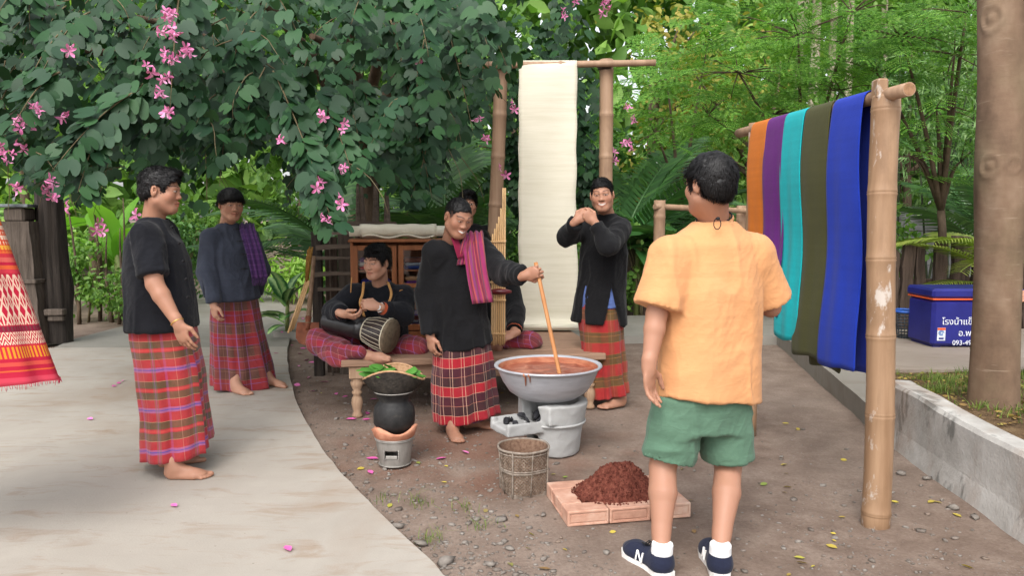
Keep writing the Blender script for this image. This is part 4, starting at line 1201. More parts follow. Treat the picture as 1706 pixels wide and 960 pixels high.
# rolled cream cloth on the cabinet
M_cream = mat_cloth('cream_silk', srgb(214, 208, 188), srgb(226, 221, 204), rough=.6, th=.12)
top = np.array(cab.location) + np.array([0, 0, CH + .0235])
rl = empty('cloth_roll', top + bu * -.02, 'thick roll of cream cloth lying on top of the cabinet', 'cloth roll')
m = MB(); th = np.linspace(0, 2 * PI, 33)[:-1]; V = []; nL = 24
for i in range(nL):
    u = -.30 + .62 * i / (nL - 1); r = .058 + .003 * math.sin(i * .9)
    V.append(np.array([top + bu * u + bn * (np.cos(t) * r * 1.05) + np.array([0, 0, .062 + math.sin(t) * r * (.98 if math.sin(t) > -.5 else .9)]) for t in th]))
V = np.concatenate(V); Fq = [(i * 32 + k, i * 32 + (k + 1) % 32, (i + 1) * 32 + (k + 1) % 32, (i + 1) * 32 + k) for i in range(nL - 1) for k in range(32)] + [list(range(32)), list(range((nL - 1) * 32, nL * 32))[::-1]]
m.add(V, Fq, True); m.build('outer_layer', M_cream, rl, True)
m = MB(); m.tube([top + bu * -.385 + np.array([0, 0, .062]), top + bu * .47 + np.array([0, 0, .062])], [.043, .043], 20); m.build('inner_core', M_cream, rl, True)
m = MB(); pts = [top + bu * u + bn * -.061 + np.array([0, 0, .02 + .012 * math.sin(u * 22)]) for u in np.linspace(-.28, .3, 20)]
m.tube(pts, .008, 6).build('loose_edge', M_cream, rl, True)
# ---- tall bamboo frame with the hanging cream cloth
fr_o = empty('bamboo_gantry', (.35, 6.9, 0), 'tall weathered bamboo frame of two posts and a crossbar behind the bench', 'gantry')
for (xt, xb) in ((833, 819), (1008, 1013)):
    t_, b_ = W(xt, 99, 6.9), W(xb, 560, 6.9); b_ = b_ + (b_ - t_) * ((0 - b_[2]) / (b_[2] - t_[2])); b_[2] = -.05
    pts = [lerp(b_, t_, k) + np.array([.012 * math.sin(k * 5 + xt), 0, 0]) for k in np.linspace(0, 1, 12)]
    m = MB(); bamboo(m, pts, .062, [.15, .36, .55, .70, .83, .965], .04); m.build('post', M_bam2, fr_o, True)
    m = MB()
    for q in range(4):
        zc = 2.70 + q * .012; c = lerp(b_, t_, (zc + .05) / (t_[2] + .05)); m.tube([c + np.array([math.cos(a) * .066, math.sin(a) * .066, .01 * math.sin(a)]) for a in np.linspace(0, 2 * PI, 15)], .005, 5, cap=False)
    m.build('lashing', M_dark, fr_o, True)
RZ = W(900, 107, 6.80)[2]
m = MB(); bamboo(m, [W(788, 108, 6.80), W(940, 107, 6.80), W(1092, 104, 6.80)], .031, [.2, .48, .76], .1); m.build('crossbar', M_bam2, fr_o, True)
# cloth: over the bar, down to the bench, its foot rolled
path = [np.array([0, 6.855, RZ - .35]), np.array([0, 6.845, RZ - .1]), np.array([0, 6.832, RZ]), np.array([0, 6.80, RZ + .035]), np.array([0, 6.768, RZ]), np.array([0, 6.755, RZ - .1])]
for z in np.linspace(RZ - .2, .52, 22): path.append(np.array([0, 6.755 - (RZ - z) * .045, z]))
path += [np.array([0, 6.62, .475]), np.array([0, 6.585, .445]), np.array([0, 6.53, .437])]
path = catmull(path, 3)
V = []; nw = 15; UV = []
for i, p in enumerate(path):
    xl, xr = W(864, 300, p[1])[0], W(960, 300, p[1])[0]
    if p[2] < 1.5: xr += .035 * (1.5 - p[2])
    for k in range(nw):
        f = k / (nw - 1); V.append((xl + (xr - xl) * f + .004 * math.sin(i * .5), p[1] + .008 * math.sin(f * 6 + i * .12) * (1 if 12 < i < len(path) - 8 else 0) , p[2]))
V = np.array(V); V[:, 1] += .006 * vnoise(V * np.array([5, 1, 4]))
Q = np.array([(i * nw + k, (i + 1) * nw + k, (i + 1) * nw + k + 1, i * nw + k + 1) for i in range(len(path) - 1) for k in range(nw - 1)])
M_silk = NT('raw_silk'); _co = M_silk.pos((.6, .6, 9)); _c = M_silk.ramp(M_silk.noise(_co, 3.0, 6, .7), [(.3, srgb(196, 189, 168)), (.6, srgb(208, 202, 184)), (.8, srgb(194, 184, 160))])
M_silk = M_silk.fin(_c, .6, M_silk.bump(M_silk.noise(M_silk.pos((1, 1, 60)), 3, 4), .2, .004), .3)
hc = obj('hanging_cloth', make_mesh('hanging_cloth', V, Q, True), M_silk); md = hc.modifiers.new('t', 'SOLIDIFY'); md.thickness = .004
tag(hc, 'long undyed cream cloth hanging from the tall bamboo frame down to the bench', 'cloth')
m = MB(); m.tube([W(868, 545, 6.49), W(966, 545, 6.49)], .022, 12); rc = m.build('cloth_foot_roll', M_silk, hc, True)
# ---- right drying rack
dr_o = empty('drying_rack', (1.62, 4.1, 0), 'stout tan bamboo drying rack holding the dyed scarves', 'rack')
pb, pt = G(1458, 872, 0), W(1478, 160, 3.52)
pts = [lerp(np.array([pb[0], pb[1], -.12]), pt, k) + np.array([.010 * math.sin(k * 6), 0, 0]) for k in np.linspace(0, 1, 14)]
m = MB(); bamboo(m, pts, .061, [.08, .30, .475, .645, .79, .97], .02, 22, .07); fp = m.build('post', M_bam, dr_o, True)
bb_, bt = np.array([W(1256, 400, 4.9)[0], 4.9, -.05]), W(1261, 205, 4.9)
pts = [lerp(bb_, bt, k) for k in np.linspace(0, 1, 10)]
m = MB(); bamboo(m, pts, .050, [.2, .45, .72, .9], .02, 16); m.build('post', M_bam, dr_o, True)
# fork tongues and the rail
ra, rb = W(1515, 148, 3.34), W(1231, 222, 5.12)
rz = (W(1478, 158, 3.52)[2] + .015)
def rail_pt(t): return lerp(ra, rb, t)
m = MB(); bamboo(m, [rail_pt(t) for t in np.linspace(0, 1, 12)], .030, [.12, .36, .6, .86], .0, 16, .08); m.build('rail', M_bam2, dr_o, True)
MB().tube([ra + unit(ra - rb) * .0012, ra + unit(ra - rb) * -.002], .026, 16).build('rail_cut_end', M_bamcut, dr_o, True)
for p_, s_ in ((pt, -1),):
    tg = MB(); tg.box(p_ + np.array([-.035, -.0, .03]), (.05, .07, .09), bev=.008); tg.build('fork_tongue', M_bam, dr_o, True)
# scarves over the rail
def ray_rail(px):
    best = min(np.linspace(0, 1, 400), key=lambda t: abs(to_px(rail_pt(t))[0][0] - px)); return best
sc_list = [('orange', srgb(190, 104, 22), 1262, 1289, .86, .8), ('purple', srgb(92, 26, 110), 1289, 1319, .84, .8), ('turquoise', srgb(8, 160, 166), 1319, 1352, .72, .72), ('olive green', srgb(66, 66, 34), 1354, 1397, .66, .60), ('royal blue', srgb(24, 52, 160), 1400, 1452, .66, .64)]
near = {'orange': 'the purple scarf at the rack end', 'purple': 'the orange and turquoise scarves', 'turquoise': 'the purple and olive scarves', 'olive green': 'the turquoise and blue scarves', 'royal blue': 'the thick front bamboo post'}
for name, col, xa, xb, zf, zb in sc_list:
    ta, tb = ray_rail(xa), ray_rail(xb)
    mt = mat_cloth('scarf_' + name.replace(' ', '_'), col, tuple(min(1, x * 1.35 + .003) for x in col[:3]) + (1,), rough=.75, fade=.6, crease=.02)
    a, b = rail_pt(ta), rail_pt(tb); al = unit(b - a); nrm = unit(np.cross(al, (0, 0, 1)))
    if nrm[0] > 0: nrm = -nrm                       # towards the yard (-x)
    prof_ = [(.05, zb + .0)] + [(.047 - .004 * k, zb + (1.7 - zb) * k / 5) for k in range(1, 6)]
    rzm = lerp(a, b, .5)[2]
    prof_ = [(-.046, z) for z in np.linspace(zb, rzm - .05, 14)] + [(-.038, rzm + .005), (-.024, rzm + .030), (0, rzm + .040), (.024, rzm + .030), (.038, rzm + .005)] + [(.044 + .012 * math.sin(q * .4), z) for q, z in enumerate(np.linspace(rzm - .05, zf, 22))]
    nw = 13; V = []; sd = hash(name) % 7 if False else len(name)
    for i, (d_, z) in enumerate(prof_):
        for k in range(nw):
            f = k / (nw - 1); c = lerp(a, b, f); zz = z + (c[2] - rzm)
            drop = max(0, rzm - z); wob = .006 * math.sin(f * 6 + sd + drop * 1.2) * min(1, drop * 1.5) + .003 * math.sin(f * 15 + sd * 2) * min(1, drop * 1.2)
            spread = 1 + .05 * drop * (f - .5)
            V.append(c * np.array([1, 1, 0]) + nrm * (d_ + wob * (1 if d_ > 0 else -.4)) + al * (f - .5) * .06 * drop + np.array([0, 0, zz + (.012 * math.sin(f * 5 + sd) if i in (0, len(prof_) - 1) else 0)]))
    V = np.array(V); nr = len(prof_)
    Q = np.array([(i * nw + k, i * nw + k + 1, (i + 1) * nw + k + 1, (i + 1) * nw + k) for i in range(nr - 1) for k in range(nw - 1)])
    o = obj('scarf', make_mesh('scarf', V, Q, True), mt); md = o.modifiers.new('s', 'SUBSURF'); md.levels = md.render_levels = 1; md = o.modifiers.new('t', 'SOLIDIFY'); md.thickness = .003
    tag(o, '%s scarf hanging over the bamboo rail by %s' % (name, near[name]), 'scarf', 'dyed scarves on the drying rack')
# ---- further bamboo rail behind
rk = empty('hand_rail', (1.5, 7.6, 0), 'thin brown bamboo rail on short posts behind the man in apricot', 'rail')
m = MB(); a_ = W(1099, 344, 7.5); bamboo(m, [np.array([a_[0], 7.5, -.05]), np.array([a_[0], 7.5, a_[2] + .06])], .055, [.3, .62, .9], .0, 14); m.build('post', M_bam2, rk, True)
m = MB(); a2 = W(1235, 352, 8.1); bamboo(m, [np.array([a2[0], 8.1, -.05]), np.array([a2[0], 8.1, a2[2] + .06])], .05, [.3, .62, .9], .0, 14); m.build('post', M_bam2, rk, True)
m = MB(); bamboo(m, [a_ + np.array([-.06, -.06, 0]), a2 + np.array([.1, -.06, 0])], .028, [.25, .6], .0, 12); m.build('rail', M_bam2, rk, True)
# ---- long drum across the drummer's lap
M_lacq = surf('black_lacquer', [(.3, srgb(20, 20, 22)), (.7, srgb(40, 38, 40))], 18, .32, .5, 60, .15, .002)
M_drumw = surf('drum_wood', [(.3, srgb(30, 24, 24)), (.7, srgb(58, 48, 44))], 30, .35, .5, 60, .2, .003)
M_cordc = surf('cream_cord', [(.3, srgb(180, 172, 150)), (.7, srgb(214, 206, 186))], 90, .8, .2)
M_hide = surf('worn_hide', [(.3, srgb(84, 74, 62)), (.55, srgb(118, 104, 86)), (.75, srgb(70, 62, 54))], 22, .8, .2, 50, .3, .003)
dA, dB = W(543, 532, 5.50), W(653, 561, 5.30); da = unit(dB - dA); dL = float(np.linalg.norm(dB - dA)); dF = frame(da); DRm = np.stack([dF[:, 0], dF[:, 2], da], 1)
if np.linalg.det(DRm) < 0: DRm[:, 0] *= -1
drum = empty('drum', dA - np.array([0, 0, .08]), 'long black lacquered drum with corded hide head on the drummer\'s lap', 'drum')
pr = lambda rows: [(r, t * dL) for r, t in rows]
MB().lathe(pr([(.0, .0), (.062, .0), (.076, .012), (.082, .05), (.083, .25), (.080, .5), (.083, .62)]), 28).xform(DRm, dA).build('body', M_lacq, drum, True)
MB().lathe(pr([(.0835, .625), (.096, .70), (.112, .80), (.119, .90), (.118, .955)]), 28, cap=False).xform(DRm, dA).build('bowl', M_drumw, drum, True)
MB().lathe(pr([(.121, .945), (.124, .96), (.122, .985), (.112, 1.0), (.0, 1.004)]), 28).xform(DRm, dA).build('drumhead', M_hide, drum, True)
m = MB()
for t, r in ((.635, .088), (.955, .123)): m.tube([np.array([math.cos(a) * r, math.sin(a) * r, t * dL]) for a in np.linspace(0, 2 * PI, 29)], .0042, 6, cap=False)
m.xform(DRm, dA).build('hoop', M_cordc, drum, True)
for k in range(22):
    a = 2 * PI * k / 22; P = [np.array([math.cos(a + .04 * q) * r, math.sin(a + .04 * q) * r, t * dL]) for q, (r, t) in enumerate(((.088, .64), (.100, .70), (.116, .80), (.1225, .90), (.124, .95)))]
    MB().tube(P, .0019, 4).xform(DRm, dA).build('cord', M_cordc, drum, True)
# ---- bamboo mouth organ
M_reed = mat_bamboo('pale_reed', srgb(206, 164, 112), srgb(226, 190, 142), False)
M_redlac = surf('dark_red_wood', [(.3, srgb(84, 22, 30)), (.7, srgb(120, 40, 46))], 20, .3, .5)
kh = empty('mouth_organ', W(829, 575, 5.40), 'tall mouth organ of pale bamboo pipes with dark red wind chest', 'mouth organ')
tops = [313, 313, 347, 361, 372, 381, 390]
for row in (0, 1):
    for k in range(7):
        yt = tops[k] if row == 0 else min(tops[k] + 3, 392); off = .0142
        bt_, tp_ = W(840 - k * 3.45, 573 + (k % 3) * 1.5, 5.40 + row * .018), W(841.5 - k * 3.45, yt, 5.40 + row * .018)
        m = MB(); bamboo(m, [bt_, lerp(bt_, tp_, .5), tp_], .0066, [.33 + .03 * (k % 2), .7], .05, 8, .12); m.build('pipe', M_reed, kh, True)
c = W(832, 486, 5.405); m = MB(); m.lathe([(.002, -.075), (.02, -.072), (.03, -.04), (.033, 0), (.03, .04), (.02, .06), (.012, .085), (.002, .087)], 16); m.xform(np.array([[0, 0, 1.0], [1.15, 0, 0], [0, .72, 0]]), c).build('wind_chest', M_redlac, kh, True)
for y in (402, 470, 500, 556):
    a_, b_ = W(842.5, y, 5.388), W(816 if y > 395 else 830, y + 1, 5.388); z_ = .012
    MB().box((a_ + b_) / 2 + np.array([0, .012, 0]), (np.linalg.norm(a_ - b_) + .004, .040, .008)).build('binding', M_reed, kh, True)
# ---- aluminium dye bowl
bc = G(913, 608, .525); BR_ = .318
M_alu = NT('aluminium'); _co = M_alu.pos((1, 1, 6)); _n1 = M_alu.noise(_co, 6, 6, .6)
M_alu = M_alu.fin(M_alu.ramp(_n1, two(srgb(164, 166, 172), srgb(190, 192, 198), .3, .7)), M_alu.math('MULTIPLY_ADD', _n1, .25, .32), M_alu.bump(M_alu.noise(_co, 40, 3), .08, .002), .5, .3)
t = NT('red_dye'); n1 = t.noise(t.pos(), 9, 6, .65, 1.2); n2 = t.noise(t.pos(), 40, 4)
M_dye = t.fin(t.ramp(n1, [(.25, srgb(104, 52, 40)), (.5, srgb(138, 76, 58)), (.62, srgb(160, 100, 78)), (.75, srgb(176, 128, 106))]), .35, t.bump(t.math('ADD', n1, t.math('MULTIPLY', n2, .4)), .35, .012), .5)
t = NT('dye_stain'); M_dyestain = t.fin(t.ramp(t.noise(t.pos((1, 1, 3)), 8, 5), [(.35, srgb(150, 84, 62)), (.65, srgb(186, 128, 98))]), .7, None, .2)
bowl = empty('dye_bowl', (bc[0], bc[1], .315), 'wide aluminium basin full of rust-red dye standing on the stove', 'bowl')
z0 = .318; zr = .525
outer = [(.0, z0), (.10, z0 + .002), (.175, z0 + .018), (.235, z0 + .060), (.270, z0 + .115), (.292, z0 + .165), (.300, zr - .02)]
lip = [(.300, zr - .02), (.304, zr - .008), (.316, zr - .010), (.322, zr - .003), (.320, zr + .004), (.306, zr + .004), (.297, zr - .006)]
MB().lathe(outer + lip[1:], 56, cap=False).xform(np.eye(3), (bc[0], bc[1], 0)).build('shell', M_alu, bowl, True)
MB().lathe([(.296, zr - .006), (.292, zr - .025), (.284, zr - .055), (.25, z0 + .1), (0, z0 + .02)], 56, cap=False).xform(np.eye(3), (bc[0], bc[1], 0)).build('stained_inside', M_dyestain, bowl, True)
zl = zr - .038; rr_ = np.concatenate([[0.0], np.linspace(.02, .289, 22)]); aa = np.linspace(0, 2 * PI, 73)[:-1]
V = [(0, 0, 0)] + [(r * math.cos(a), r * math.sin(a), 0) for r in rr_[1:] for a in aa]; V = np.array(V); V[:, 2] = zl + .005 * vnoise(V * 14 + 3) + .003 * vnoise(V * 32); V[:, :2] += bc[:2]
Fq = [(0, 1 + k, 1 + (k + 1) % 72) for k in range(72)] + [(1 + i * 72 + k, 1 + (i + 1) * 72 + k, 1 + (i + 1) * 72 + (k + 1) % 72, 1 + i * 72 + (k + 1) % 72) for i in range(21) for k in range(72)]
dye = obj('dye', make_mesh('dye', V, Fq, True), M_dye); tag(dye, 'thick rust-red dye with pale froth filling the aluminium basin', 'dye')
m = MB(); a_ = -2.0
for k, (ln, wd_) in enumerate(((.05, .006), (.03, .004))):
    th = -2.05 + k * .09; P = [np.array([bc[0] + math.cos(th) * r, bc[1] + math.sin(th) * r, z]) for r, z in ((.3235, zr + .004), (.3245, zr - .006), (.302, zr - .02), (.297, zr - .02 - ln))]
    m.tube(P, [wd_ * .6, wd_, wd_, wd_ * .5], 6)
m.build('dye_drip', M_dyestain, bowl, True)
# stirring stick
s_bot = np.array([*G(932, 622, zl)[:2], zl]); s_top = W(893, 440, 4.60); dirn = unit(s_bot - s_top)
m = MB(); bamboo(m, [s_top - dirn * .01, lerp(s_top, s_bot, .5), s_bot + dirn * .10], .0125, [.3, .62], .0, 10, .10); st_o = m.build('stirring_stick', mat_bamboo('brown_cane', srgb(168, 112, 66), srgb(194, 138, 90), False))
tag(st_o, 'slim bamboo stick held by the stirring man and dipped in the dye', 'stick')
# ---- cement stove under the bowl
M_cem = mat_concrete('stove_cement', srgb(176, 176, 174), srgb(146, 146, 146), srgb(118, 116, 114), .6)
sc_ = np.array([bc[0] + .035, bc[1] - .005, 0]); td = unit(np.array([-.88, -.47, 0])); ts_ = np.array([-td[1], td[0], 0])
s = SDF(sc_ + np.array([-.50, -.38, -.01]), sc_ + np.array([.30, .30, .37]), .0085)
s.cyl(sc_ + np.array([0, 0, .001]), sc_ + np.array([0, 0, .20]), .150, .178, .01); s.cyl(sc_ + np.array([0, 0, .19]), sc_ + np.array([0, 0, .318]), .180, .205, .012)
TR = np.stack([td, ts_, [0, 0, 1]], 1)
def bx_(c, d, k=.006, mode='add', R=TR):
    c = np.asarray(c); h = np.asarray(d) / 2
    def fn(x, y, z):
        p = (x - c[0], y - c[1], z - c[2]); q = [np.abs(p[0] * R[0, i] + p[1] * R[1, i] + p[2] * R[2, i]) - h[i] for i in range(3)]
        return np.maximum(np.maximum(q[0], q[1]), q[2])
    m_ = np.linalg.norm(h); s.op(c - m_, c + m_, fn, k, mode)
bx_(sc_ + td * .24 + np.array([0, 0, .195]), (.26, .23, .075), .012)                # tray
bx_(sc_ + td * .25 + ts_ * .0 + np.array([0, 0, .235]), (.28, .17, .07), .006, 'sub')  # its hollow
s.cyl(sc_ + np.array([0, 0, .17]), sc_ + np.array([0, 0, .36]), .125, .150, .01, 'sub')   # fire chamber
bx_(sc_ + td * .18 + np.array([0, 0, .275]), (.30, .20, .12), .015, 'sub')          # fuel mouth
s.cyl(sc_ + np.array([0, 0, .025]), sc_ + np.array([0, 0, .15]), .110, .120, .01, 'sub')
bx_(sc_ + td * .12 - ts_ * .0 + np.array([0, 0, .082]), (.16, .135, .10), .008, 'sub')     # draught hole
bx_(sc_ + ts_ * .15 + td * .10 + np.array([0, 0, .26]), (.07, .05, .11), .012)           # pot rests
bx_(sc_ - ts_ * .15 + td * .10 + np.array([0, 0, .26]), (.10, .05, .11), .012)
V, Q = s.mesh(); V = relax(V, Q, 1, .5); V = V + vnormals(V, Q) * (fbm(V * 18, 3) * .003)[:, None]
stove = obj('cement_stove', make_mesh('cement_stove', V - sc_, Q, True), M_cem); stove.location = tuple(sc_); tag(stove, 'chipped grey cement charcoal stove with fuel tray under the dye basin', 'stove')
MB().lathe([(.184, .186), (.192, .190), (.192, .198), (.186, .202)], 40, cap=False).build('ridge_band', M_cem, stove)
M_char = surf('charcoal', [(.3, srgb(26, 26, 28)), (.6, srgb(58, 58, 62)), (.8, srgb(120, 118, 116))], 30, .9, .2)
cm = [make_mesh('charcoal_lump', rock_mesh(40 + k)[0], rock_mesh(40 + k)[1]) for k in range(3)]
for k in range(22):
    u, v = RNG.uniform(.02, .33), RNG.uniform(-.07, .07); o = obj('charcoal_lump', cm[k % 3], M_char); p = sc_ + td * u + ts_ * v
    o.location = (p[0], p[1], .212 + RNG.uniform(0, .03) * (u < .2)); r = RNG.uniform(.018, .034); o.scale = (r * 1.5, r, r); o.rotation_euler = tuple(RNG.uniform(0, 6, 3))
    tag(o, 'lump of grey-black charcoal lying in the cement stove\'s tray', 'charcoal', 'charcoal in the stove tray')
# ---- small bucket stove with pot and steaming basket
kc = G(658, 772, 0); kc[2] = 0
M_zinc = surf('dull_zinc', [(.3, srgb(120, 116, 110)), (.7, srgb(162, 158, 152))], 12, .55, .4, 50, .3, .003, metal=.3, stretch=(1, 1, .4))
M_clay = surf('scorched_clay', [(.25, srgb(128, 84, 66)), (.5, srgb(188, 128, 102)), (.72, srgb(212, 160, 132))], 10, .9, .2, 60, .5, .006)
M_soot = surf('sooty_black', [(.3, srgb(20, 20, 21)), (.62, srgb(38, 37, 37)), (.8, srgb(70, 64, 56))], 26, .62, .35, 50, .3, .004)
kst = empty('bucket_stove', kc, 'small zinc bucket stove with scorched clay top on the gravel', 'stove')
s = SDF(kc + np.array([-.15, -.15, -.005]), kc + np.array([.15, .15, .18]), .0045)
s.cyl(kc, kc + np.array([0, 0, .160]), .086, .108, .004); s.cyl(kc + np.array([0, 0, .012]), kc + np.array([0, 0, .17]), .078, .098, .004, 'sub')
fdir = unit(np.array([-.05, -1, 0])); TR2 = np.stack([fdir, [1, 0, 0], [0, 0, 1]], 1)
bx_(kc + fdir * .09 + np.array([0, 0, .072]), (.06, .074, .044), .003, 'sub', TR2)
V, Q = s.mesh(); obj('bucket', make_mesh('bucket', V, Q, True), M_zinc, kst, True)
for z_, r_ in ((.004, .0895), (.156, .1105), (.148, .109)): MB().tube([kc + np.array([math.cos(a) * r_, math.sin(a) * r_, z_]) for a in np.linspace(0, 2 * PI, 33)], .004, 6, cap=False).build('rim_wire', M_zinc, kst, True)
MB().box(kc + fdir * .088 + np.array([.0, -.004, .060]), (.066, .012, .02), bev=.003).build('draught_flap', M_zinc, kst, True)
for sx in (-1, 1): MB().box(kc + fdir * .0935 + np.array([sx * .041, 0, .072]), (.007, .008, .056), bev=.002).build('frame_strip', M_zinc, kst, True)
MB().lathe([(.0, .10), (.075, .10), (.086, .15)], 30, cap=False).xform(np.eye(3), kc).build('lining', M_clay, kst, True)
aa = np.linspace(0, 2 * PI, 49)[:-1]; V = []
for r, z, sc2 in ((.094, .150, 0), (.112, .162, 0), (.122, .19, .3), (.130, .212, 1), (.118, .216, 1), (.100, .19, .4), (.088, .155, 0)):
    for a in aa: V.append(kc + np.array([math.cos(a) * r, math.sin(a) * r, z + sc2 * .018 * math.cos(3 * a + .5)]))
Fq = [(i * 48 + k, i * 48 + (k + 1) % 48, (i + 1) * 48 + (k + 1) % 48, (i + 1) * 48 + k) for i in range(6) for k in range(48)]
V = np.array(V); V += .003 * np.stack([vnoise(V * 30), vnoise(V * 30 + 9), vnoise(V * 30 + 20)], 1)
obj('clay_top', make_mesh('clay_top', V, Fq, True), M_clay, kst, True)
pot = empty('black_pot', kc + np.array([0, 0, .185]), 'round soot-black steaming pot on the small bucket stove', 'pot')
MB().lathe([(.0, .183), (.06, .186), (.098, .205), (.116, .24), (.118, .29), (.112, .33), (.098, .352), (.086, .362), (.084, .372), (.094, .395), (.108, .415), (.111, .420), (.106, .421), (.09, .40), (.078, .37)], 40, cap=False).xform(np.eye(3), kc).build('vessel', M_soot, pot, True)
MB().tube([kc + np.array([math.cos(a) * .111, math.sin(a) * .111, .421]) for a in np.linspace(0, 2 * PI, 33)], .003, 6, cap=False).build('rim', M_zinc, pot, True)
# basket: coarse over-under weave pushed into the surface, saddle-shaped rim
def weave_mat(name, a, b_):
    return surf(name, [(.3, a), (.7, b_)], 40, .7, .25, 120, .4, .003)
M_wdark = weave_mat('sooty_bamboo_weave', srgb(34, 31, 29), srgb(66, 60, 54)); M_wtan = weave_mat('tan_bamboo_weave', srgb(150, 112, 80), srgb(186, 150, 116))
bsk = empty('steaming_basket', kc + np.array([0, 0, .40]), 'blackened woven bamboo steaming basket of green leaves set in the pot', 'basket')
def basket_shell(nu, nv, off, amp):
    V = []
    for i in range(nv):
        t_ = i / (nv - 1)
        for k in range(nu):
            a = 2 * PI * k / nu; sq = math.sin(a) ** 2
            rx = .088 + (.172 - .088) * t_ ** .8; ry = .088 + (.115 - .088) * t_ ** .8
            z = .412 + t_ * (.088 + .055 * sq * t_) - .012 * t_ * (1 - sq)
            ov = amp * math.cos(k * PI) * math.cos(i * PI * .5) if amp else 0
            n_ = np.array([math.cos(a), math.sin(a), -.5]); V.append(kc + np.array([math.cos(a) * rx, math.sin(a) * ry, z]) + n_ * (off + ov))
    F_ = [(i * nu + k, i * nu + (k + 1) % nu, (i + 1) * nu + (k + 1) % nu, (i + 1) * nu + k) for i in range(nv - 1) for k in range(nu)]
    return np.array(V), F_
V, F_ = basket_shell(56, 30, .004, .0042); obj('outer_weave', make_mesh('outer_weave', V, F_, True), M_wdark, bsk, True)
V, F_ = basket_shell(64, 26, -.003, .002); obj('inner_weave', make_mesh('inner_weave', V, F_, True), M_wtan, bsk, True)
V, F_ = basket_shell(48, 2, 0, 0); rimp = [V[48 + k] for k in range(48)] + [V[48]]; MB().tube(rimp, .006, 6, cap=False).build('rim', M_wtan, bsk, True)
# banana / pandan leaves in it
M_banana = mat_random('fresh_leaf', [(0, srgb(44, 98, 34)), (.5, srgb(66, 124, 46)), (1, srgb(104, 152, 68))], .42, .4, .15)
def ribbon_leaf(P, w, side, mat, name, parent, fold=.25, nseg=8):
    P = catmull(P, nseg); m_ = len(P); t_ = np.linspace(0, 1, m_); wid = w * np.sin(PI * np.clip(.12 + t_ * .86, 0, 1)) ** .6
    T = np.gradient(P, axis=0); sd = np.repeat(unit(side)[None], m_, 0); nn = np.cross(T, sd); nn /= np.linalg.norm(nn, axis=1)[:, None] + 1e-9
    V = np.stack([P - sd * wid[:, None] + nn * (wid * fold)[:, None], P, P + sd * wid[:, None] + nn * (wid * fold)[:, None]], 1).reshape(-1, 3)
    F_ = [(i * 3 + k, i * 3 + k + 1, (i + 1) * 3 + k + 1, (i + 1) * 3 + k) for i in range(m_ - 1) for k in (0, 1)]
    return obj(name, make_mesh(name, V, F_, True), mat, parent, parent is not None)
r_ = np.random.default_rng(12)
for k in range(20):
    u = r_.uniform(-.150, -.01) if k < 15 else r_.uniform(.09, .15); v = r_.uniform(-.06, .05); z = .50 + .014 * (k % 4)
    c = kc + np.array([u, v, z]); d_ = unit(np.array([r_.uniform(-.9, -.2) if k < 15 else .7, r_.uniform(-.5, .2), r_.uniform(-.35, .35)]))
    if k in (0, 1, 2): c = kc + np.array([-.075 + .02 * k, -.02, .51 + .012 * k]); d_ = unit(np.array([-.55, -.25, -.45 + .1 * k]))
    L_ = .06 if k > 14 else .085
    o = ribbon_leaf([c - d_ * L_ * .6, c + np.array([0, 0, .012]), c + d_ * L_ * .8], r_.uniform(.022, .038), np.cross(d_, (0.1, r_.uniform(-.8, .2), 1)), M_banana, 'cut_leaf', None)
    tag(o, 'cut strip of fresh green leaf piled in the steaming basket', 'leaf', 'leaves in the steaming basket')
# ---- woven waste basket
wc = G(872, 820, 0); wc[2] = 0
M_weave2 = weave_mat('grey_bamboo_weave', srgb(94, 80, 68), srgb(140, 124, 110)); M_rib = weave_mat('grey_bamboo_rib', srgb(104, 94, 84), srgb(150, 138, 126))
wb_o = empty('woven_basket', wc, 'open grey-brown bamboo wastebasket with diagonal weave beside the stove', 'basket', rz=.35)
def rad(a, z):
    t_ = z / .245; sqr = .098 / max(abs(math.cos(a)), abs(math.sin(a))) ** .75; rd_ = .128 + .002 * math.sin(6 * a)
    return sqr * (1 - t_) ** 1.2 + rd_ * (1 - (1 - t_) ** 1.2)
m = MB()
V = []; F_ = []
for i in range(13):
    for k in range(48):
        a = 2 * PI * k / 48; z = .012 + .228 * i / 12; r = rad(a, z) - .0035; V.append((r * math.cos(a), r * math.sin(a), z))
F_ = [(i * 48 + k, i * 48 + (k + 1) % 48, (i + 1) * 48 + (k + 1) % 48, (i + 1) * 48 + k) for i in range(12) for k in range(48)] + [list(range(48))]
obj('lining_weave', make_mesh('lining_weave', V, F_, True), surf('dark_weave_gap', two(srgb(104, 80, 66), srgb(138, 112, 94)), 60, .9, .1), wb_o)
V = []; F_ = []
for sgn in (1, -1):
    for k in range(44):
        a0 = 2 * PI * k / 44; ns = 16
        for i in range(ns + 1):
            t_ = i / ns; z = .014 + .222 * t_
            zig = (abs(((t_ * 2.0 + .25) % 1.0) - .5) * 2 - .5) * .42 * sgn
            for w_ in (-.027, .027):
                a = a0 + zig + w_; r = rad(a, z) + .0012 + .0016 * math.cos((i + k) * PI) * sgn; V.append((r * math.cos(a), r * math.sin(a), z))
        b_ = len(V) - 2 * (ns + 1); F_ += [(b_ + 2 * i, b_ + 2 * i + 1, b_ + 2 * i + 3, b_ + 2 * i + 2) for i in range(ns)]
o = obj('slat_weave', make_mesh('slat_weave', V, F_), M_weave2, wb_o); o['kind'] = 'stuff'; md = o.modifiers.new('t', 'SOLIDIFY'); md.thickness = .0015
for z, w_ in ((.240, .010), (.222, .005), (.140, .006), (.128, .005), (.132, .004)):
    MB().tube([np.array([math.cos(a) * (rad(a, z) + .003), math.sin(a) * (rad(a, z) + .003), z]) for a in np.linspace(0, 2 * PI, 41)], w_ * .62, 6, cap=False).build('hoop', M_rib, wb_o)
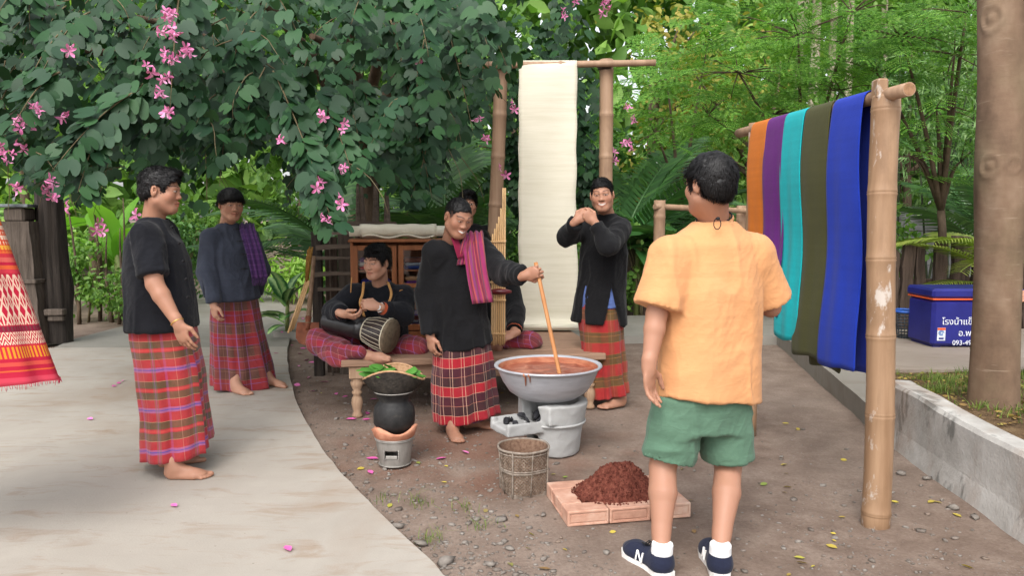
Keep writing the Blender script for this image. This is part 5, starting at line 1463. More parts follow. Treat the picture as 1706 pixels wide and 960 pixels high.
for k in range(8):
    a = k * PI / 4 + PI / 4 * (1 if True else 0); MB().tube([np.array([math.cos(a) * (rad(a, z) + .004), math.sin(a) * (rad(a, z) + .004), z]) for z in (.0, .06, .13, .19, .238)], .0048 if k % 2 == 0 else .003, 6).build('rib', M_rib, wb_o)
for k in range(4):
    a = k * PI / 2; p0, p1_ = (np.array([math.cos(a + s_ * PI / 4) * rad(a + s_ * PI / 4, .01), math.sin(a + s_ * PI / 4) * rad(a + s_ * PI / 4, .01), .013]) for s_ in (-1, 1))
    c = (p0 + p1_) / 2; d_ = unit(p1_ - p0); MB().box(c, (float(np.linalg.norm(p1_ - p0)), .009, .022), np.stack([d_, np.cross((0, 0, 1), d_), [0, 0, 1]], 1), .003).build('foot_bar', M_rib, wb_o)
# ---- brick frame and soil pile
FL, FR_, = G(945, 880, 0), G(1155, 863, 0); fu = unit(FR_ - FL); fv = np.array([-fu[1], fu[0], 0]); brz = math.atan2(fu[1], fu[0])
def brick_mesh(L=.196, D=.098, H=.072, seed=0):
    bm = bmesh.new(); bmesh.ops.create_cube(bm, size=1.0)
    for v in bm.verts: v.co = Vector((v.co.x * L, v.co.y * D, v.co.z * H))
    sides = [f for f in bm.faces if abs(f.normal.y) > .9]
    bmesh.ops.inset_individual(bm, faces=sides, thickness=.014, depth=0); bmesh.ops.inset_individual(bm, faces=sides, thickness=.003, depth=-.006); bmesh.ops.inset_individual(bm, faces=sides, thickness=.008, depth=0); bmesh.ops.inset_individual(bm, faces=sides, thickness=.003, depth=.004)
    bmesh.ops.bevel(bm, geom=[e for e in bm.edges if e.calc_face_angle(0) > 1.4 and max(abs(v.co.x) for v in e.verts) > L * .49], offset=.004, segments=1, affect='EDGES')
    me = bpy.data.meshes.new('brick'); bm.to_mesh(me); bm.free(); return me
M_brick = surf('terracotta_brick', [(.25, srgb(150, 108, 90)), (.5, srgb(184, 142, 122)), (.72, srgb(202, 172, 154))], 9, .92, .15, 80, .5, .004)
bkm = brick_mesh(); bkm.materials.append(M_brick)
bf = empty('brick_frame', FL + fu * .3 + fv * .2, 'low frame of terracotta bricks laid around the red soil', 'bricks', rz=brz)
spots = [(-.2, -.15, 0), (0, -.15, 0), (.2, -.15, 0), (-.2, .152, 0), (0, .152, 0), (.2, .152, 0), (-.249, .001, 1), (.249, .001, 1)]
for x, y, r90 in spots:
    o = obj('brick', bkm, None, bf); o.location = (x, y, .037); o.rotation_euler = (0, 0, PI / 2 * r90 + RNG.uniform(-.015, .015)); 
    if r90: o.location.y = .0
n_ = 110; g = np.linspace(-1, 1, n_); XX, YY = np.meshgrid(g, g, indexing='ij'); RR = np.hypot(XX, YY)
SX, SY = .225, .185; P3 = np.stack([XX.ravel() * SX, YY.ravel() * SY, 0 * XX.ravel()], 1)
nz_ = fbm(P3 * 11 + 2, 3).reshape(n_, n_); cl_ = (1 - np.abs(fbm(P3 * 55, 2)).reshape(n_, n_)) * .5 + fbm(P3 * 120 + 4, 2).reshape(n_, n_) * .35
hgt = np.clip(1 - RR * (1 + .12 * nz_), 0, 1); ZZ = .205 * (hgt ** .92) * (1 - .25 * np.exp(-((XX) ** 2 + YY ** 2) / .02)) + (cl_ * .022 + nz_ * .02) * np.clip(hgt * 6, 0, 1) + .02
XX2 = XX + .05 * fbm(P3 * 30 + 7, 2).reshape(n_, n_); YY2 = YY + .05 * fbm(P3 * 30 + 17, 2).reshape(n_, n_)
mc = FL + fu * .315 + fv * .215
pts = (mc[None] + np.outer(XX2.ravel() * SX, fu) + np.outer(YY2.ravel() * SY, fv)); pts[:, 2] = ZZ.ravel() + np.where(RR.ravel() > .92, .04, .052) - .03
keep = RR < 1.0; idn = np.arange(n_ * n_).reshape(n_, n_); Fq = np.stack([idn[:-1, :-1].ravel(), idn[1:, :-1].ravel(), idn[1:, 1:].ravel(), idn[:-1, 1:].ravel()], 1); Fq = Fq[keep.ravel()[Fq].all(1)]
M_soil = surf('red_laterite_soil', [(.25, srgb(70, 34, 28)), (.5, srgb(102, 56, 46)), (.75, srgb(132, 80, 66))], 45, .95, .1, 130, .9, .01)
soil = obj('soil_pile', make_mesh('soil_pile', pts, Fq, True), M_soil); tag(soil, 'heap of crumbly dark red soil inside the brick frame', 'soil')
N = 1300; a = RNG.uniform(0, 6.28, N); r = np.sqrt(RNG.uniform(0, 1.02, N)); gi = np.clip(((r * np.cos(a) + 1) / 2 * (n_ - 1)).round().astype(int), 0, n_ - 1); gj = np.clip(((r * np.sin(a) + 1) / 2 * (n_ - 1)).round().astype(int), 0, n_ - 1)
Pc = pts.reshape(n_, n_, 3)[gi, gj]; Pc[:, 2] = np.where(r > .95, np.maximum(Pc[:, 2], .075), Pc[:, 2])
bV, bF_ = rock_mesh(77); v, f = scatter(bV * np.array([1, 1.2, 1.6]), bF_, Pc, rand_rot(N), np.exp(RNG.normal(math.log(.0048), .42, N)))
o = obj('crumbs', make_mesh('crumbs', v, f), M_soil, soil); o['kind'] = 'stuff'
# ---- ice box
M_ice = NT('blue_plastic'); M_ice = M_ice.fin(M_ice.ramp(M_ice.noise(M_ice.pos(), 3, 5), two(srgb(24, 26, 104), srgb(38, 42, 128), .3, .7)), .38, M_ice.bump(M_ice.noise(M_ice.pos(), 30, 3), .05, .002), .45)
M_iceor = surf('orange_seal', [(.3, srgb(214, 84, 40)), (.7, srgb(230, 104, 56))], 10, .5, .4); M_lat = surf('pale_latch', [(.3, srgb(190, 196, 206)), (.7, srgb(220, 224, 230))], 10, .4, .4)
ibx, iby, ibw, ibd, ibz = 4.045, 7.33, .86, .47, .147
ice = empty('ice_box', (ibx + ibw / 2, iby + ibd / 2, ibz), 'dark blue plastic ice box with orange seal and white Thai lettering', 'ice box')
MB().box((0, 0, .235), (ibw, ibd, .45), bev=.03).build('body', M_ice, ice); MB().box((0, 0, .467), (ibw + .012, ibd + .012, .016), bev=.004).build('seal', M_iceor, ice)
lid = MB().box((0, 0, .523), (ibw + .03, ibd + .03, .094), bev=.022).build('lid', M_ice, ice); MB().box((.02, -ibd / 2 - .02, .49), (.07, .014, .06), bev=.004).build('latch', M_lat, ice)
for x in (-.36, .36): MB().box((x, 0, .005), (.08, .4, .02), bev=.004).build('foot', M_ice, ice)
M_ink = surf('white_lettering', [(.3, srgb(214, 218, 226)), (.7, srgb(236, 238, 242))], 10, .6, .3)
dg = None
def lettering(txt, size, loc, rot, mat, parent, name='lettering', align='LEFT', bold=.0):
    cu = bpy.data.curves.new('txt', 'FONT'); cu.body = txt; cu.size = size; cu.extrude = .0008; cu.align_x = align; cu.offset = bold
    o = bpy.data.objects.new('txt', cu); COL.objects.link(o); d_ = bpy.context.evaluated_depsgraph_get(); d_.update()
    me = bpy.data.meshes.new_from_object(o.evaluated_get(d_)); bpy.data.objects.remove(o); bpy.data.curves.remove(cu)
    r = obj(name, me, mat, parent); r.location = loc; r.rotation_euler = rot; return r
yf = -ibd / 2 - .0022
for txt, px_, py_, sz_ in (('โรงน้ำแข็ง คุ', 1569, 541, .085), ('อ.พยุ', 1596, 560, .085), ('093-490', 1586, 575, .066)):
    p = W(px_, py_, iby); lettering(txt, sz_, (p[0] - ibx - ibw / 2, yf, p[2] - ibz), (PI / 2, 0, 0), M_ink, ice)
p = W(1568, 557, iby); stk = MB().box((p[0] - ibx - ibw / 2, yf + .0005, p[2] - ibz), (.078, .003, .125)).build('sticker', M_lat, ice)
MB().box((p[0] - ibx - ibw / 2, yf - .0015, p[2] - ibz + .05), (.076, .002, .022)).build('sticker_band', M_iceor, stk)
m = MB(); cc = np.array([p[0] - ibx - ibw / 2, yf - .0015, p[2] - ibz + .012])
for k, r_ in enumerate((.024, .013)): m.tube([cc + np.array([math.cos(a) * r_, 0, math.sin(a) * r_]) for a in np.linspace(.3 * k, 2 * PI - .9 * (1 - k), 18)], .004, 5)
m.build('emblem', surf('emblem_blue', two(srgb(60, 110, 170), srgb(80, 130, 190)), 10), stk)
MB().box((p[0] - ibx - ibw / 2, yf - .0015, p[2] - ibz - .042), (.046, .002, .018)).build('sticker_print', M_ice, stk)
# pad it stands on, blue basket beside it
bb = W(1514, 560, 7.95); bkz = .147
bs = empty('plastic_basket', (bb[0] - .03, 7.95, bkz), 'small blue-rimmed lattice basket between the fence and the ice box', 'basket')
M_blue = surf('bright_blue_plastic', two(srgb(40, 84, 170), srgb(56, 104, 190)), 10, .4, .4); M_net = surf('dark_lattice', two(srgb(40, 46, 52), srgb(70, 76, 84)), 10, .6, .3)
MB().tube([np.array([math.cos(a) * .13, math.sin(a) * .13, .28]) for a in np.linspace(0, 2 * PI, 25)], .014, 8, cap=False).build('rim', M_blue, bs)
m = MB()
for z in np.linspace(.01, .265, 9): m.tube([np.array([math.cos(a) * (.09 + .14 * z), math.sin(a) * (.09 + .14 * z), z]) for a in np.linspace(0, 2 * PI, 21)], .004, 4, cap=False)
for k in range(20):
    a = k * PI / 10; m.tube([np.array([math.cos(a) * (.09 + .14 * z), math.sin(a) * (.09 + .14 * z), z]) for z in (.0, .27)], .004, 4)
m.lathe([(.0, .003), (.09, .003)], 20, cap=False); m.build('lattice', M_net, bs)
# ---- fences of old stakes
def stake(cx, cy, z0, w_, h, d_=.06, lean=0.0, seed=0):
    r = np.random.default_rng(seed); n = 9; V = []
    for i in range(n):
        t_ = i / (n - 1); ww = w_ * (1 + r.uniform(-.10, .10)); o_ = lean * t_ + r.uniform(-.008, .008)
        for sx, sy in ((-.5, -.5), (-.2, -.62), (.2, -.6), (.5, -.5), (.5, .5), (-.5, .5)): V.append((cx + o_ + sx * ww + r.uniform(-.006, .006), cy + sy * d_ + r.uniform(-.006, .006), z0 + h * t_ + (r.uniform(-.04, .04) if i == n - 1 else 0)))
    F_ = [(i * 6 + k, i * 6 + (k + 1) % 6, (i + 1) * 6 + (k + 1) % 6, (i + 1) * 6 + k) for i in range(n - 1) for k in range(6)] + [list(range(6))[::-1], list(range((n - 1) * 6, n * 6))]
    return make_mesh('stake', np.array(V), F_)
f1 = empty('stake_fence', (4.9, 8.95, .09), 'fence of dark weathered wooden stakes behind the blue ice box', 'fence')
for k, (px_, w_, yt) in enumerate(((1487, 24, 418), (1509, 19, 404), (1535, 15, 404), (1566, 19, 403), (1603, 28, 398), (1634, 20, 402), (1662, 22, 406), (1690, 20, 400), (1462, 20, 420), (1440, 22, 412), (1412, 20, 416), (1720, 22, 404), (1385, 20, 410), (1350, 22, 414))):
    tp = W(px_, yt, 8.95); obj('stake', stake(tp[0], 8.95, -.02, w_ * 8.95 / 1280, tp[2] + .02, .07, RNG.uniform(-.03, .06), k), M_fence, f1, True)
m = MB(); a_, b_ = W(1340, 470, 9.02), W(1730, 462, 9.02); m.tube([a_, lerp(a_, b_, .5) + np.array([0, 0, -.02]), b_], .03, 8); m.build('fence_rail', M_fence, f1, True)
f2 = empty('stake_fence', (1.9, 10.7, 0), 'row of rough split stakes along the walkway behind the smiling man', 'fence')
for k, (px_, w_, yt) in enumerate(((1040, 16, 425), (1060, 22, 414), (1081, 20, 412), (1104, 22, 420), (1130, 20, 416), (1156, 18, 418), (1184, 22, 414), (1214, 20, 420), (1240, 20, 416))):
    tp = W(px_, yt, 10.7); obj('stake', stake(tp[0], 10.7, -.02, w_ * 10.7 / 1280, tp[2] + .02, .08, RNG.uniform(-.08, .08), 50 + k), M_greyv if k % 2 else M_fence, f2, True)
m = MB(); a_, b_ = W(1036, 470, 10.78), W(1250, 466, 10.78); m.tube([a_, b_], .03, 8); m.build('fence_rail', M_fence, f2, True)
# ---- block wall far right
M_block = surf('grey_block', [(.3, srgb(136, 136, 138)), (.7, srgb(170, 170, 172))], 6, .92, .15, 60, .5, .006)
bw = empty('block_wall', (7.4, 13.2, 0), 'grey concrete block wall far behind the ice box', 'wall')
bme = MB().box((0, 0, 0), (.385, .14, .185), bev=.006).mesh('block'); bme.materials.append(M_block)
for r_ in range(8):
    for c_ in range(13):
        o = obj('block', bme, None, bw); o.location = (-2.5 + c_ * .395 + (.197 if r_ % 2 else 0), RNG.uniform(-.004, .004), .09 + r_ * .195)
MB().box((0.1, .01, .77), (5.2, .11, 1.55)).build('mortar', surf('mortar', two(srgb(110, 108, 106), srgb(140, 138, 134)), 20, .95, .1), bw)
# ---- old posts on the left
po = empty('old_post', G(56, 574, .022), 'squared weathered grey post with notched cap and strap, before the dark trunk-like post', 'post')
p = G(56, 574, .022); hgt_ = W(56, 372, p[1])[2]
V = []; r = np.random.default_rng(5)
for i, z in enumerate(np.linspace(0, hgt_, 12)):
    w_ = .145 * (1.12 - .12 * i / 11) ; off = -.05 * i / 11
    for sx, sy in ((-1, -1), (-.1, -1.05), (1, -1), (1, 1), (-1, 1)): V.append((p[0] + off + sx * w_ + r.uniform(-.008, .008), p[1] + sy * .12 + r.uniform(-.008, .008), .022 + z))
F_ = [(i * 5 + k, i * 5 + (k + 1) % 5, (i + 1) * 5 + (k + 1) % 5, (i + 1) * 5 + k) for i in range(11) for k in range(5)] + [list(range(5))[::-1], list(range(55, 60))]
obj('shaft', make_mesh('shaft', V, F_), M_greyv, po, True)
MB().box((p[0] - .07, p[1], hgt_ + .09), (.22, .22, .15), bev=.02).build('cap', M_greyv, po, True); MB().box((p[0] - .06, p[1] - .01, hgt_ + .185), (.30, .26, .035), rotz(.1), .008).build('cap_plate', surf('tin_cap', two(srgb(70, 74, 78), srgb(130, 136, 140)), 12, .5, .4, metal=.4), po, True)
MB().box((p[0] - .03, p[1] - .005, .72), (.36, .28, .045), bev=.006).build('strap', M_greyv, po, True)
pd = empty('trunk_post', G(98, 570, .022), 'tall dark grooved old wooden trunk post beside the squared grey post', 'post')
b_ = G(98, 570, .022); t_ = W(80, 300, b_[1])
V = []; nA = 26
for i in range(26):
    f = i / 25; c = lerp(b_, t_ + np.array([0, 0, .25]), f); R_ = .145 - .025 * f + .012 * math.exp(-((f - .28) / .10) ** 2)
    for k in range(nA):
        a = 2 * PI * k / nA; g_ = 1 + .10 * math.sin(9 * a + 1.5 * math.sin(f * 4)) + .05 * math.sin(17 * a + f * 3); V.append(c + np.array([math.cos(a) * R_ * g_ + (.02 * math.exp(-((f - .3) / .08) ** 2) if abs(a) < .9 else 0), math.sin(a) * R_ * g_, 0]))
F_ = [(i * nA + k, i * nA + (k + 1) % nA, (i + 1) * nA + (k + 1) % nA, (i + 1) * nA + k) for i in range(25) for k in range(nA)] + [list(range(25 * nA, 26 * nA))]
obj('shaft', make_mesh('shaft', np.array(V), F_, True), M_dark, pd, True)
q = W(92, 520, b_[1] - .17); MB().box(q, (.20, .10, .07), rotz(.1), .01).box(q - np.array([0, -.02, .07]), (.16, .08, .06), rotz(.1), .01).build('bracket', M_greyv, pd, True)
# ---- old loom rack between cabinet and path
lr = empty('wooden_rack', (-1.55, 6.62, 0), 'old grey wooden slatted rack standing left of the cabinet', 'rack')
LRD = 6.72
def plank(px0, py0, px1, py1, d=LRD, th=.04, name='slat', mat=M_grey, tilt=0):
    a_, b_ = W(px0, py0, d), W(px1, py1, d); c = (a_ + b_) / 2; MB().box(c, (abs(a_[0] - b_[0]), th, abs(a_[2] - b_[2])), bev=.005).build(name, mat, lr, True)
zb = lambda x: 362 + 1.4 * 1280 / LRD
plank(519, 386, 541, zb(0), LRD + .03, .06, 'upright', M_dark); plank(563, 384, 592, zb(0), LRD + .10, .05, 'upright', M_greyv); plank(548, 392, 556, zb(0), LRD + .02, .03, 'upright', M_grey)
plank(541, 395, 566, zb(0), LRD + .14, .03, 'upright', M_fence); plank(598, 390, 612, zb(0), LRD + .08, .05, 'upright', M_fence)
for k, (y, h, x0, x1) in enumerate(((389, 3.5, 523, 612), (413, 7, 527, 612), (430, 4.5, 527, 612), (458, 6, 525, 600), (482, 4.5, 530, 590), (372, 6, 565, 660))):
    m = MB(); a_, b_ = W(x0, y, LRD - .03), W(x1, y, LRD - .03); hh = h * LRD / 1280 / 2; n = 12; V = []
    for i in range(n):
        f = i / (n - 1); c = lerp(a_, b_, f); tw = hh * (1 + .25 * math.cos(f * PI)); z_ = (.012 * math.sin(f * 3) if k in (1, 3) else 0)
        for dy, dz in ((-.025, -tw), (-.025, tw), (.02, tw), (.02, -tw)): V.append(c + np.array([0, dy, dz + z_]))
    F_ = [(i * 4 + q, i * 4 + (q + 1) % 4, (i + 1) * 4 + (q + 1) % 4, (i + 1) * 4 + q) for i in range(n - 1) for q in range(4)] + [(0, 1, 2, 3), ((n - 1) * 4 + 3, (n - 1) * 4 + 2, (n - 1) * 4 + 1, (n - 1) * 4)]
    obj('slat', make_mesh('slat', np.array(V), F_), M_grey, lr, True)
for (x0, y0, x1, y1, w_) in ((596, 306, 597, 402, .022), (602, 311, 608, 402, .022), (626, 305, 626, 402, .03), (644, 320, 646, 402, .03)):
    a_, b_ = W(x0, y0, LRD + .02), W(x1, y1, LRD + .02); MB().tube([b_, lerp(a_, b_, .5), a_], [w_ * 1.2, w_, w_ * .6], 6, smooth=False).build('peg', M_grey, lr, True)
# ---- spade and canes
M_rust = surf('rusty_steel', [(.25, srgb(88, 50, 36)), (.6, srgb(132, 78, 56)), (.8, srgb(150, 104, 80))], 14, .8, .3, 60, .4, .003, metal=.1)
M_hand = wood('spade_handle', srgb(112, 88, 68), srgb(152, 124, 100))
sp_t, sp_b = W(523, 428, 6.30), W(513, 540, 5.96)
spd = empty('spade', G(512, 592, 0), 'rusty spade with long wooden handle leaning beside the bench', 'spade')
MB().tube([sp_t, lerp(sp_t, sp_b, .5), sp_b], [.017, .018, .021], 10).build('handle', M_hand, spd, True)
dn = unit(sp_b - sp_t); rt = np.array([1.0, 0, 0]); nrm = unit(np.cross(rt, dn)); V = []; out = [(-.085, -.015), (-.09, .05), (-.085, .12), (-.055, .165), (0, .185), (.055, .165), (.085, .12), (.09, .05), (.085, -.015)]
for th in (-.002, .002):
    for x, y in out: V.append(sp_b + rt * x + dn * (y) + nrm * (th + .35 * x * x * 4 * .3))
n = len(out); F_ = [list(range(n)), list(range(n, 2 * n))[::-1]] + [(i, n + i, n + (i + 1) % n, (i + 1) % n) for i in range(n)]
obj('blade', make_mesh('blade', np.array(V), F_), M_rust, spd, True); MB().tube([sp_b - dn * .06, sp_b + dn * .05], [.025, .016], 10).build('socket', M_rust, spd, True)
cn = empty('broom', G(482, 572, 0), 'bamboo-handled broom propped head up beside the spade', 'broom')
for k in range(3): MB().tube([W(480 + k * 4, 555 - k * 3, 6.15 + .03 * k), W(510 + k * 3, 468, 6.42)], .009, 7).build('handle', M_reed, cn, True)
m = MB(); c = W(511, 470, 6.42)
for k in range(40):
    a = RNG.uniform(0, 6.28); r = RNG.uniform(0, .03); m.tube([c + np.array([math.cos(a) * r * .4, math.sin(a) * r * .4, 0]), c + np.array([math.cos(a) * r + .03, math.sin(a) * r, RNG.uniform(.2, .3)])], .004, 4)
m.build('bristles', surf('broom_straw', two(srgb(136, 96, 48), srgb(176, 136, 76)), 40, .9, .1), cn, True)
# ---- table edge at far right
tb = empty('table', (4.6, 5.65, .14), 'pinkish timber table edge beyond the tree trunk', 'table'); tz = W(1700, 497, 5.5)[2]; x0 = W(1689, 497, 5.5)[0]
M_pink = wood('pink_timber', srgb(196, 134, 108), srgb(218, 164, 138), (2, 30, 30))
MB().box((x0 + .6, 5.65, tz), (1.2, .32, .055), bev=.006).build('top', M_pink, tb, True)
for dx in (.35, 1.1):
    for dy in (-.1, .1): MB().box((x0 + dx, 5.65 + dy, (tz - .0275 + .15) / 2), (.06, .06, tz - .0275 - .15), bev=.004).build('leg', M_pink, tb, True)
# ---- patterned textile on a stand, left foreground
def mat_textile():
    t = NT('patterned_textile'); a = t.n('Attribute', attribute_name='pl'); sp = t.n('SeparateXYZ'); t.l(a.outputs['Vector'], sp.inputs[0]); u, v = sp.outputs[0], sp.outputs[1]
    red, orange, cream, pink, gold = srgb(176, 30, 56), srgb(214, 96, 50), srgb(226, 204, 178), srgb(198, 66, 84), srgb(218, 150, 40)
    base = t.ramp(t.math('DIVIDE', v, .80), [(0, pink), (.05, srgb(180, 34, 60)), (.075, orange), (.085, red), (.105, srgb(206, 80, 66)), (.125, red), (.14, srgb(190, 46, 52)), (.205, red), (.27, srgb(120, 20, 50)), (.30, red), (.56, srgb(196, 56, 70)), (.58, orange), (.60, red), (.615, srgb(206, 96, 84)), (.64, srgb(190, 50, 60)), (.66, orange), (.67, srgb(208, 84, 44))], True)
    def band(lo, hi): return t.math('MULTIPLY', t.math('GREATER_THAN', v, lo), t.math('LESS_THAN', v, hi))
    tri = lambda x, per: t.math('MULTIPLY', t.math('ABSOLUTE', t.math('SUBTRACT', t.math('FRACT', t.math('DIVIDE', x, per)), .5)), 2)     # 0..1..0
    c = base
    # gold bars
    c = t.mix(t.math('MULTIPLY', band(.115, .160), t.math('GREATER_THAN', tri(u, .026), .5)), c, gold)
    # white zigzag
    zz = t.math('LESS_THAN', t.math('ABSOLUTE', t.math('SUBTRACT', t.math('FRACT', t.math('DIVIDE', t.math('SUBTRACT', v, t.math('MULTIPLY', tri(u, .045), .030)), .020)), .5)), .24)
    c = t.mix(t.math('MULTIPLY', band(.168, .218), zz), c, cream)
    # tall cream motifs: stems with diamonds
    stem = t.math('LESS_THAN', tri(u, .055), .16)
    dia = t.math('LESS_THAN', t.math('ABSOLUTE', t.math('SUBTRACT', t.math('ADD', tri(u, .055), tri(v, .075)), 1.0)), .22)
    c = t.mix(t.math('MULTIPLY', band(.245, .445), t.math('MAXIMUM', stem, t.math('MULTIPLY', dia, .85))), c, cream)
    c = t.mix(t.math('MULTIPLY', band(.222, .242), t.math('LESS_THAN', tri(u, .0275), .4)), c, srgb(96, 60, 60))
    # rows of triangles above
    tr = t.math('LESS_THAN', tri(u, .034), t.math('FRACT', t.math('DIVIDE', v, .040)))
    alt = t.math('GREATER_THAN', t.math('FRACT', t.math('DIVIDE', v, .160)), .5)
    c = t.mix(t.math('MULTIPLY', band(.535, 2.0), tr), c, t.mix(alt, srgb(224, 168, 60), cream))
    c = t.mix(t.math('MULTIPLY', band(.535, 2.0), t.math('LESS_THAN', tri(v, .040), .16)), c, srgb(200, 70, 40))
    c = t.mix(t.math('MULTIPLY', t.noise(a.outputs['Vector'], 400, 2), .25), c, red)
    return t.fin(c, .85, t.bump(t.noise(a.outputs['Vector'], 700, 2), .2, .002), .2)
ax = -2.43; YT = 2.95; zb_ = W(60, 650, YT)[2]; V = []; UV = []; nu, nv = 90, 40
def cone_r(z): 
    f = (z - zb_) / (1.43 - zb_); return (.582 * (1 - f) + .375 * f)
for i in range(nv):
    z = zb_ + (1.80 - zb_) * i / (nv - 1)
    for k in range(nu + 1):
        a = 2 * PI * k / nu + PI; r = max(cone_r(z), .08) + .012 * math.sin(7 * a) * (1 - i / nv) + .007 * math.sin(16 * a + 1) * (1 - i / nv)
        V.append((ax + math.cos(a) * r, YT + .1 + math.sin(a) * r * .45, z + (.02 * math.cos(a - .4) if i == 0 else 0) - .025 * math.sin(a) * (1 - i / nv))); UV.append((a * .55, z - zb_, 0))
F_ = np.array([(i * (nu + 1) + k, i * (nu + 1) + k + 1, (i + 1) * (nu + 1) + k + 1, (i + 1) * (nu + 1) + k) for i in range(nv - 1) for k in range(nu)])
tx = obj('patterned_textile', make_mesh('patterned_textile', V, F_, True, {'pl': ('FLOAT_VECTOR', UV)}), mat_textile()); md = tx.modifiers.new('t', 'SOLIDIFY'); md.thickness = .004
tag(tx, 'red and orange patterned woven textile with cream motifs flaring over a stand', 'textile')
m = MB(); hem = [np.array(V[k]) for k in range(nu)]
for k in range(0, nu):
    for q in range(3):
        p0 = lerp(hem[k], hem[(k + 1) % nu], q / 3); m.tube([p0, p0 + np.array([RNG.uniform(-.006, .006), 0, RNG.uniform(-.022, -.010)])], .0012, 3)
m.build('fringe', surf('pink_fringe', two(srgb(190, 50, 76), srgb(206, 80, 100)), 40, .9, .1), tx, True)
sd_ = empty('display_stand', (ax, YT + .1, .03), 'wooden display stand inside the patterned textile', 'stand')
MB().tube([(ax, YT + .1, .03), (ax, YT + .1, 1.86)], .022, 10).build('post', M_hand, sd_, True); MB().lathe([(.0, .031), (.12, .031), (.12, .055), (.03, .06)], 20).xform(np.eye(3), (ax, YT + .1, 0)).build('foot', M_hand, sd_, True)
MB().lathe([(.0, 1.76), (.11, 1.765), (.12, 1.775), (.12, 1.79), (.0, 1.80)], 24).xform(np.eye(3), (ax, YT + .1, 0)).build('hoop', M_hand, sd_, True)
TONE_A, TONE_B, TONE_C = (.47, .255, .172), (.40, .205, .132), (.35, .175, .112)
# ------------------------------------------------ man in a black short-sleeved shirt, in profile (left)
def ground_foot(j, sd, heel, toe, z=0.0):
    j['heel' + sd] = G(*heel, z); j['toe' + sd] = G(*toe, z)
ZC = .03
j = dict(head=W(268, 318, 4.22), neck=W(256, 366, 4.24), shR=W(243, 392, 4.05), shL=W(272, 390, 4.40), elR=W(258, 474, 3.98), wrR=W(297, 540, 3.93),
         elL=W(296, 478, 4.42), wrL=W(312, 545, 4.36), hipR=W(268, 556, 4.15), hipL=W(276, 556, 4.33), knR=W(282, 668, 4.11), knL=W(276, 656, 4.33))
ground_foot(j, 'R', (274, 797), (356, 797), ZC); ground_foot(j, 'L', (262, 781), (338, 768), ZC)
j['base'] = (j['heelR'] + j['heelL']) / 2; dbg('A', j)
p1, R1 = person('barefoot man in black short-sleeved shirt and red-olive plaid sarong, gold bangle on wrist', j, TONE_B, ((1, .14, -.13),), 'quiff', head_w=1.04, smile=.15, eyes=.6, seed=1,
                hands=dict(R=dict(dir=(.30, -.02, -.95), palm=(.25, .95, .1), curl=.28, thumb=1), L=dict(dir=(.2, 0, -1), palm=(0, -1, 0), thumb=-1)), arm_k=1.12, sleeved=False)
shirt(p1, j, M_black2, W(266, 546, 4.24), [(0, .23, .185, .015), (.3, .215, .175, .015), (.62, .205, .16, .008), (.80, .19, .145, -.005), (.90, .135, .11, -.01), (1, .075, .075, 0)], cuff=(.82, .82), sl=(.072, .078, .05), neck_r=.066, seed=2, shoulder=.074, amp=.008)
lat = torso_frame(j); fwd1 = unit(np.cross(lat, (0, 0, 1)))
bpts = [W(x, y, yy) for x, y, yy in ((291, 378, 4.14), (302, 405, 4.11), (309, 435, 4.08), (314, 465, 4.08), (317, 495, 4.08))]
knots(p1, [b_ + np.array([-.012, -.0, 0]) for b_ in bpts], M_button, fwd1)
m = MB()
hl = lambda a: unit((a - 0) * np.array([1, 1, 0]))
skirt(p1, [(W(268, 500, 4.24), lat, .185, .15), (W(274, 560, 4.24), lat, .19, .165), (W(282, 610, 4.21), lat, .20, .165), (W(290, 680, 4.16), lat, .205, .16), (W(296, 751, 4.12), lat, .228, .17)], M_plaid_a, folds=.011, seed=4, pleat=(PI * .5 + .55, .035),
      lift=lambda th, g: g * .035 * np.cos(th - PI * .5) + g * .012 * np.sin(th * 2))
# bangle
m = MB(); d = unit(j['wrR'] - j['elR']); fr = frame(d); a = np.linspace(0, 2 * PI, 17)[:-1]
ring = [j['wrR'] - d * .012 + fr[:, 0] * math.cos(t) * .031 + fr[:, 2] * math.sin(t) * .031 for t in a]; ring.append(ring[0])
m.tube(ring, .0045, 6, cap=False)
M_gold = surf('gold_bangle', [(.3, srgb(190, 140, 70)), (.7, srgb(222, 180, 110))], 30, .35, .5, metal=.6)
m.build('bangle', M_gold, p1, True)
# ------------------------------------------------ man in charcoal shirt with purple scarf
j = dict(head=W(385, 341, 6.06), neck=W(379, 373, 6.12), shR=W(351, 398, 6.0), shL=W(413, 397, 6.24), elR=W(344, 455, 5.93), wrR=W(356, 508, 5.86),
         elL=W(436, 450, 6.32), wrL=W(424, 496, 6.46), hipR=W(380, 520, 6.1), hipL=W(404, 518, 6.22), knR=W(392, 585, 6.0), knL=W(424, 580, 6.2))
ground_foot(j, 'R', (388, 652), (429, 664), ZC); ground_foot(j, 'L', (438, 643), (483, 647), ZC)
j['base'] = (j['heelR'] + j['heelL']) / 2; dbg('B', j)
p2, R2 = person('barefoot man in charcoal long-sleeved shirt with purple scarf over his shoulder', j, TONE_A, ((.62, -.76, -.16),), 'bowl', head_w=1.08, smile=.7, eyes=.55, seed=2,
                hands=dict(R=dict(dir=(.12, -.1, -1), palm=(.55, .7, 0), curl=.5, thumb=1), L=dict(palm=(0, -1, 0), thumb=-1)))
shirt(p2, j, M_charcoal, W(389, 499, 6.12), [(0, .215, .155, .01), (.3, .19, .15, .012), (.65, .195, .14, .01), (.80, .17, .12, 0), (.90, .125, .10, 0), (1, .07, .07, 0)], cuff=(1.94, 1.94), sl=(.076, .064, .056), neck_r=.062, seed=5, shoulder=.074, amp=.009,
      slits=[(W(366, 500, 5.98), (-.5, -1, 0), .02, .17)])
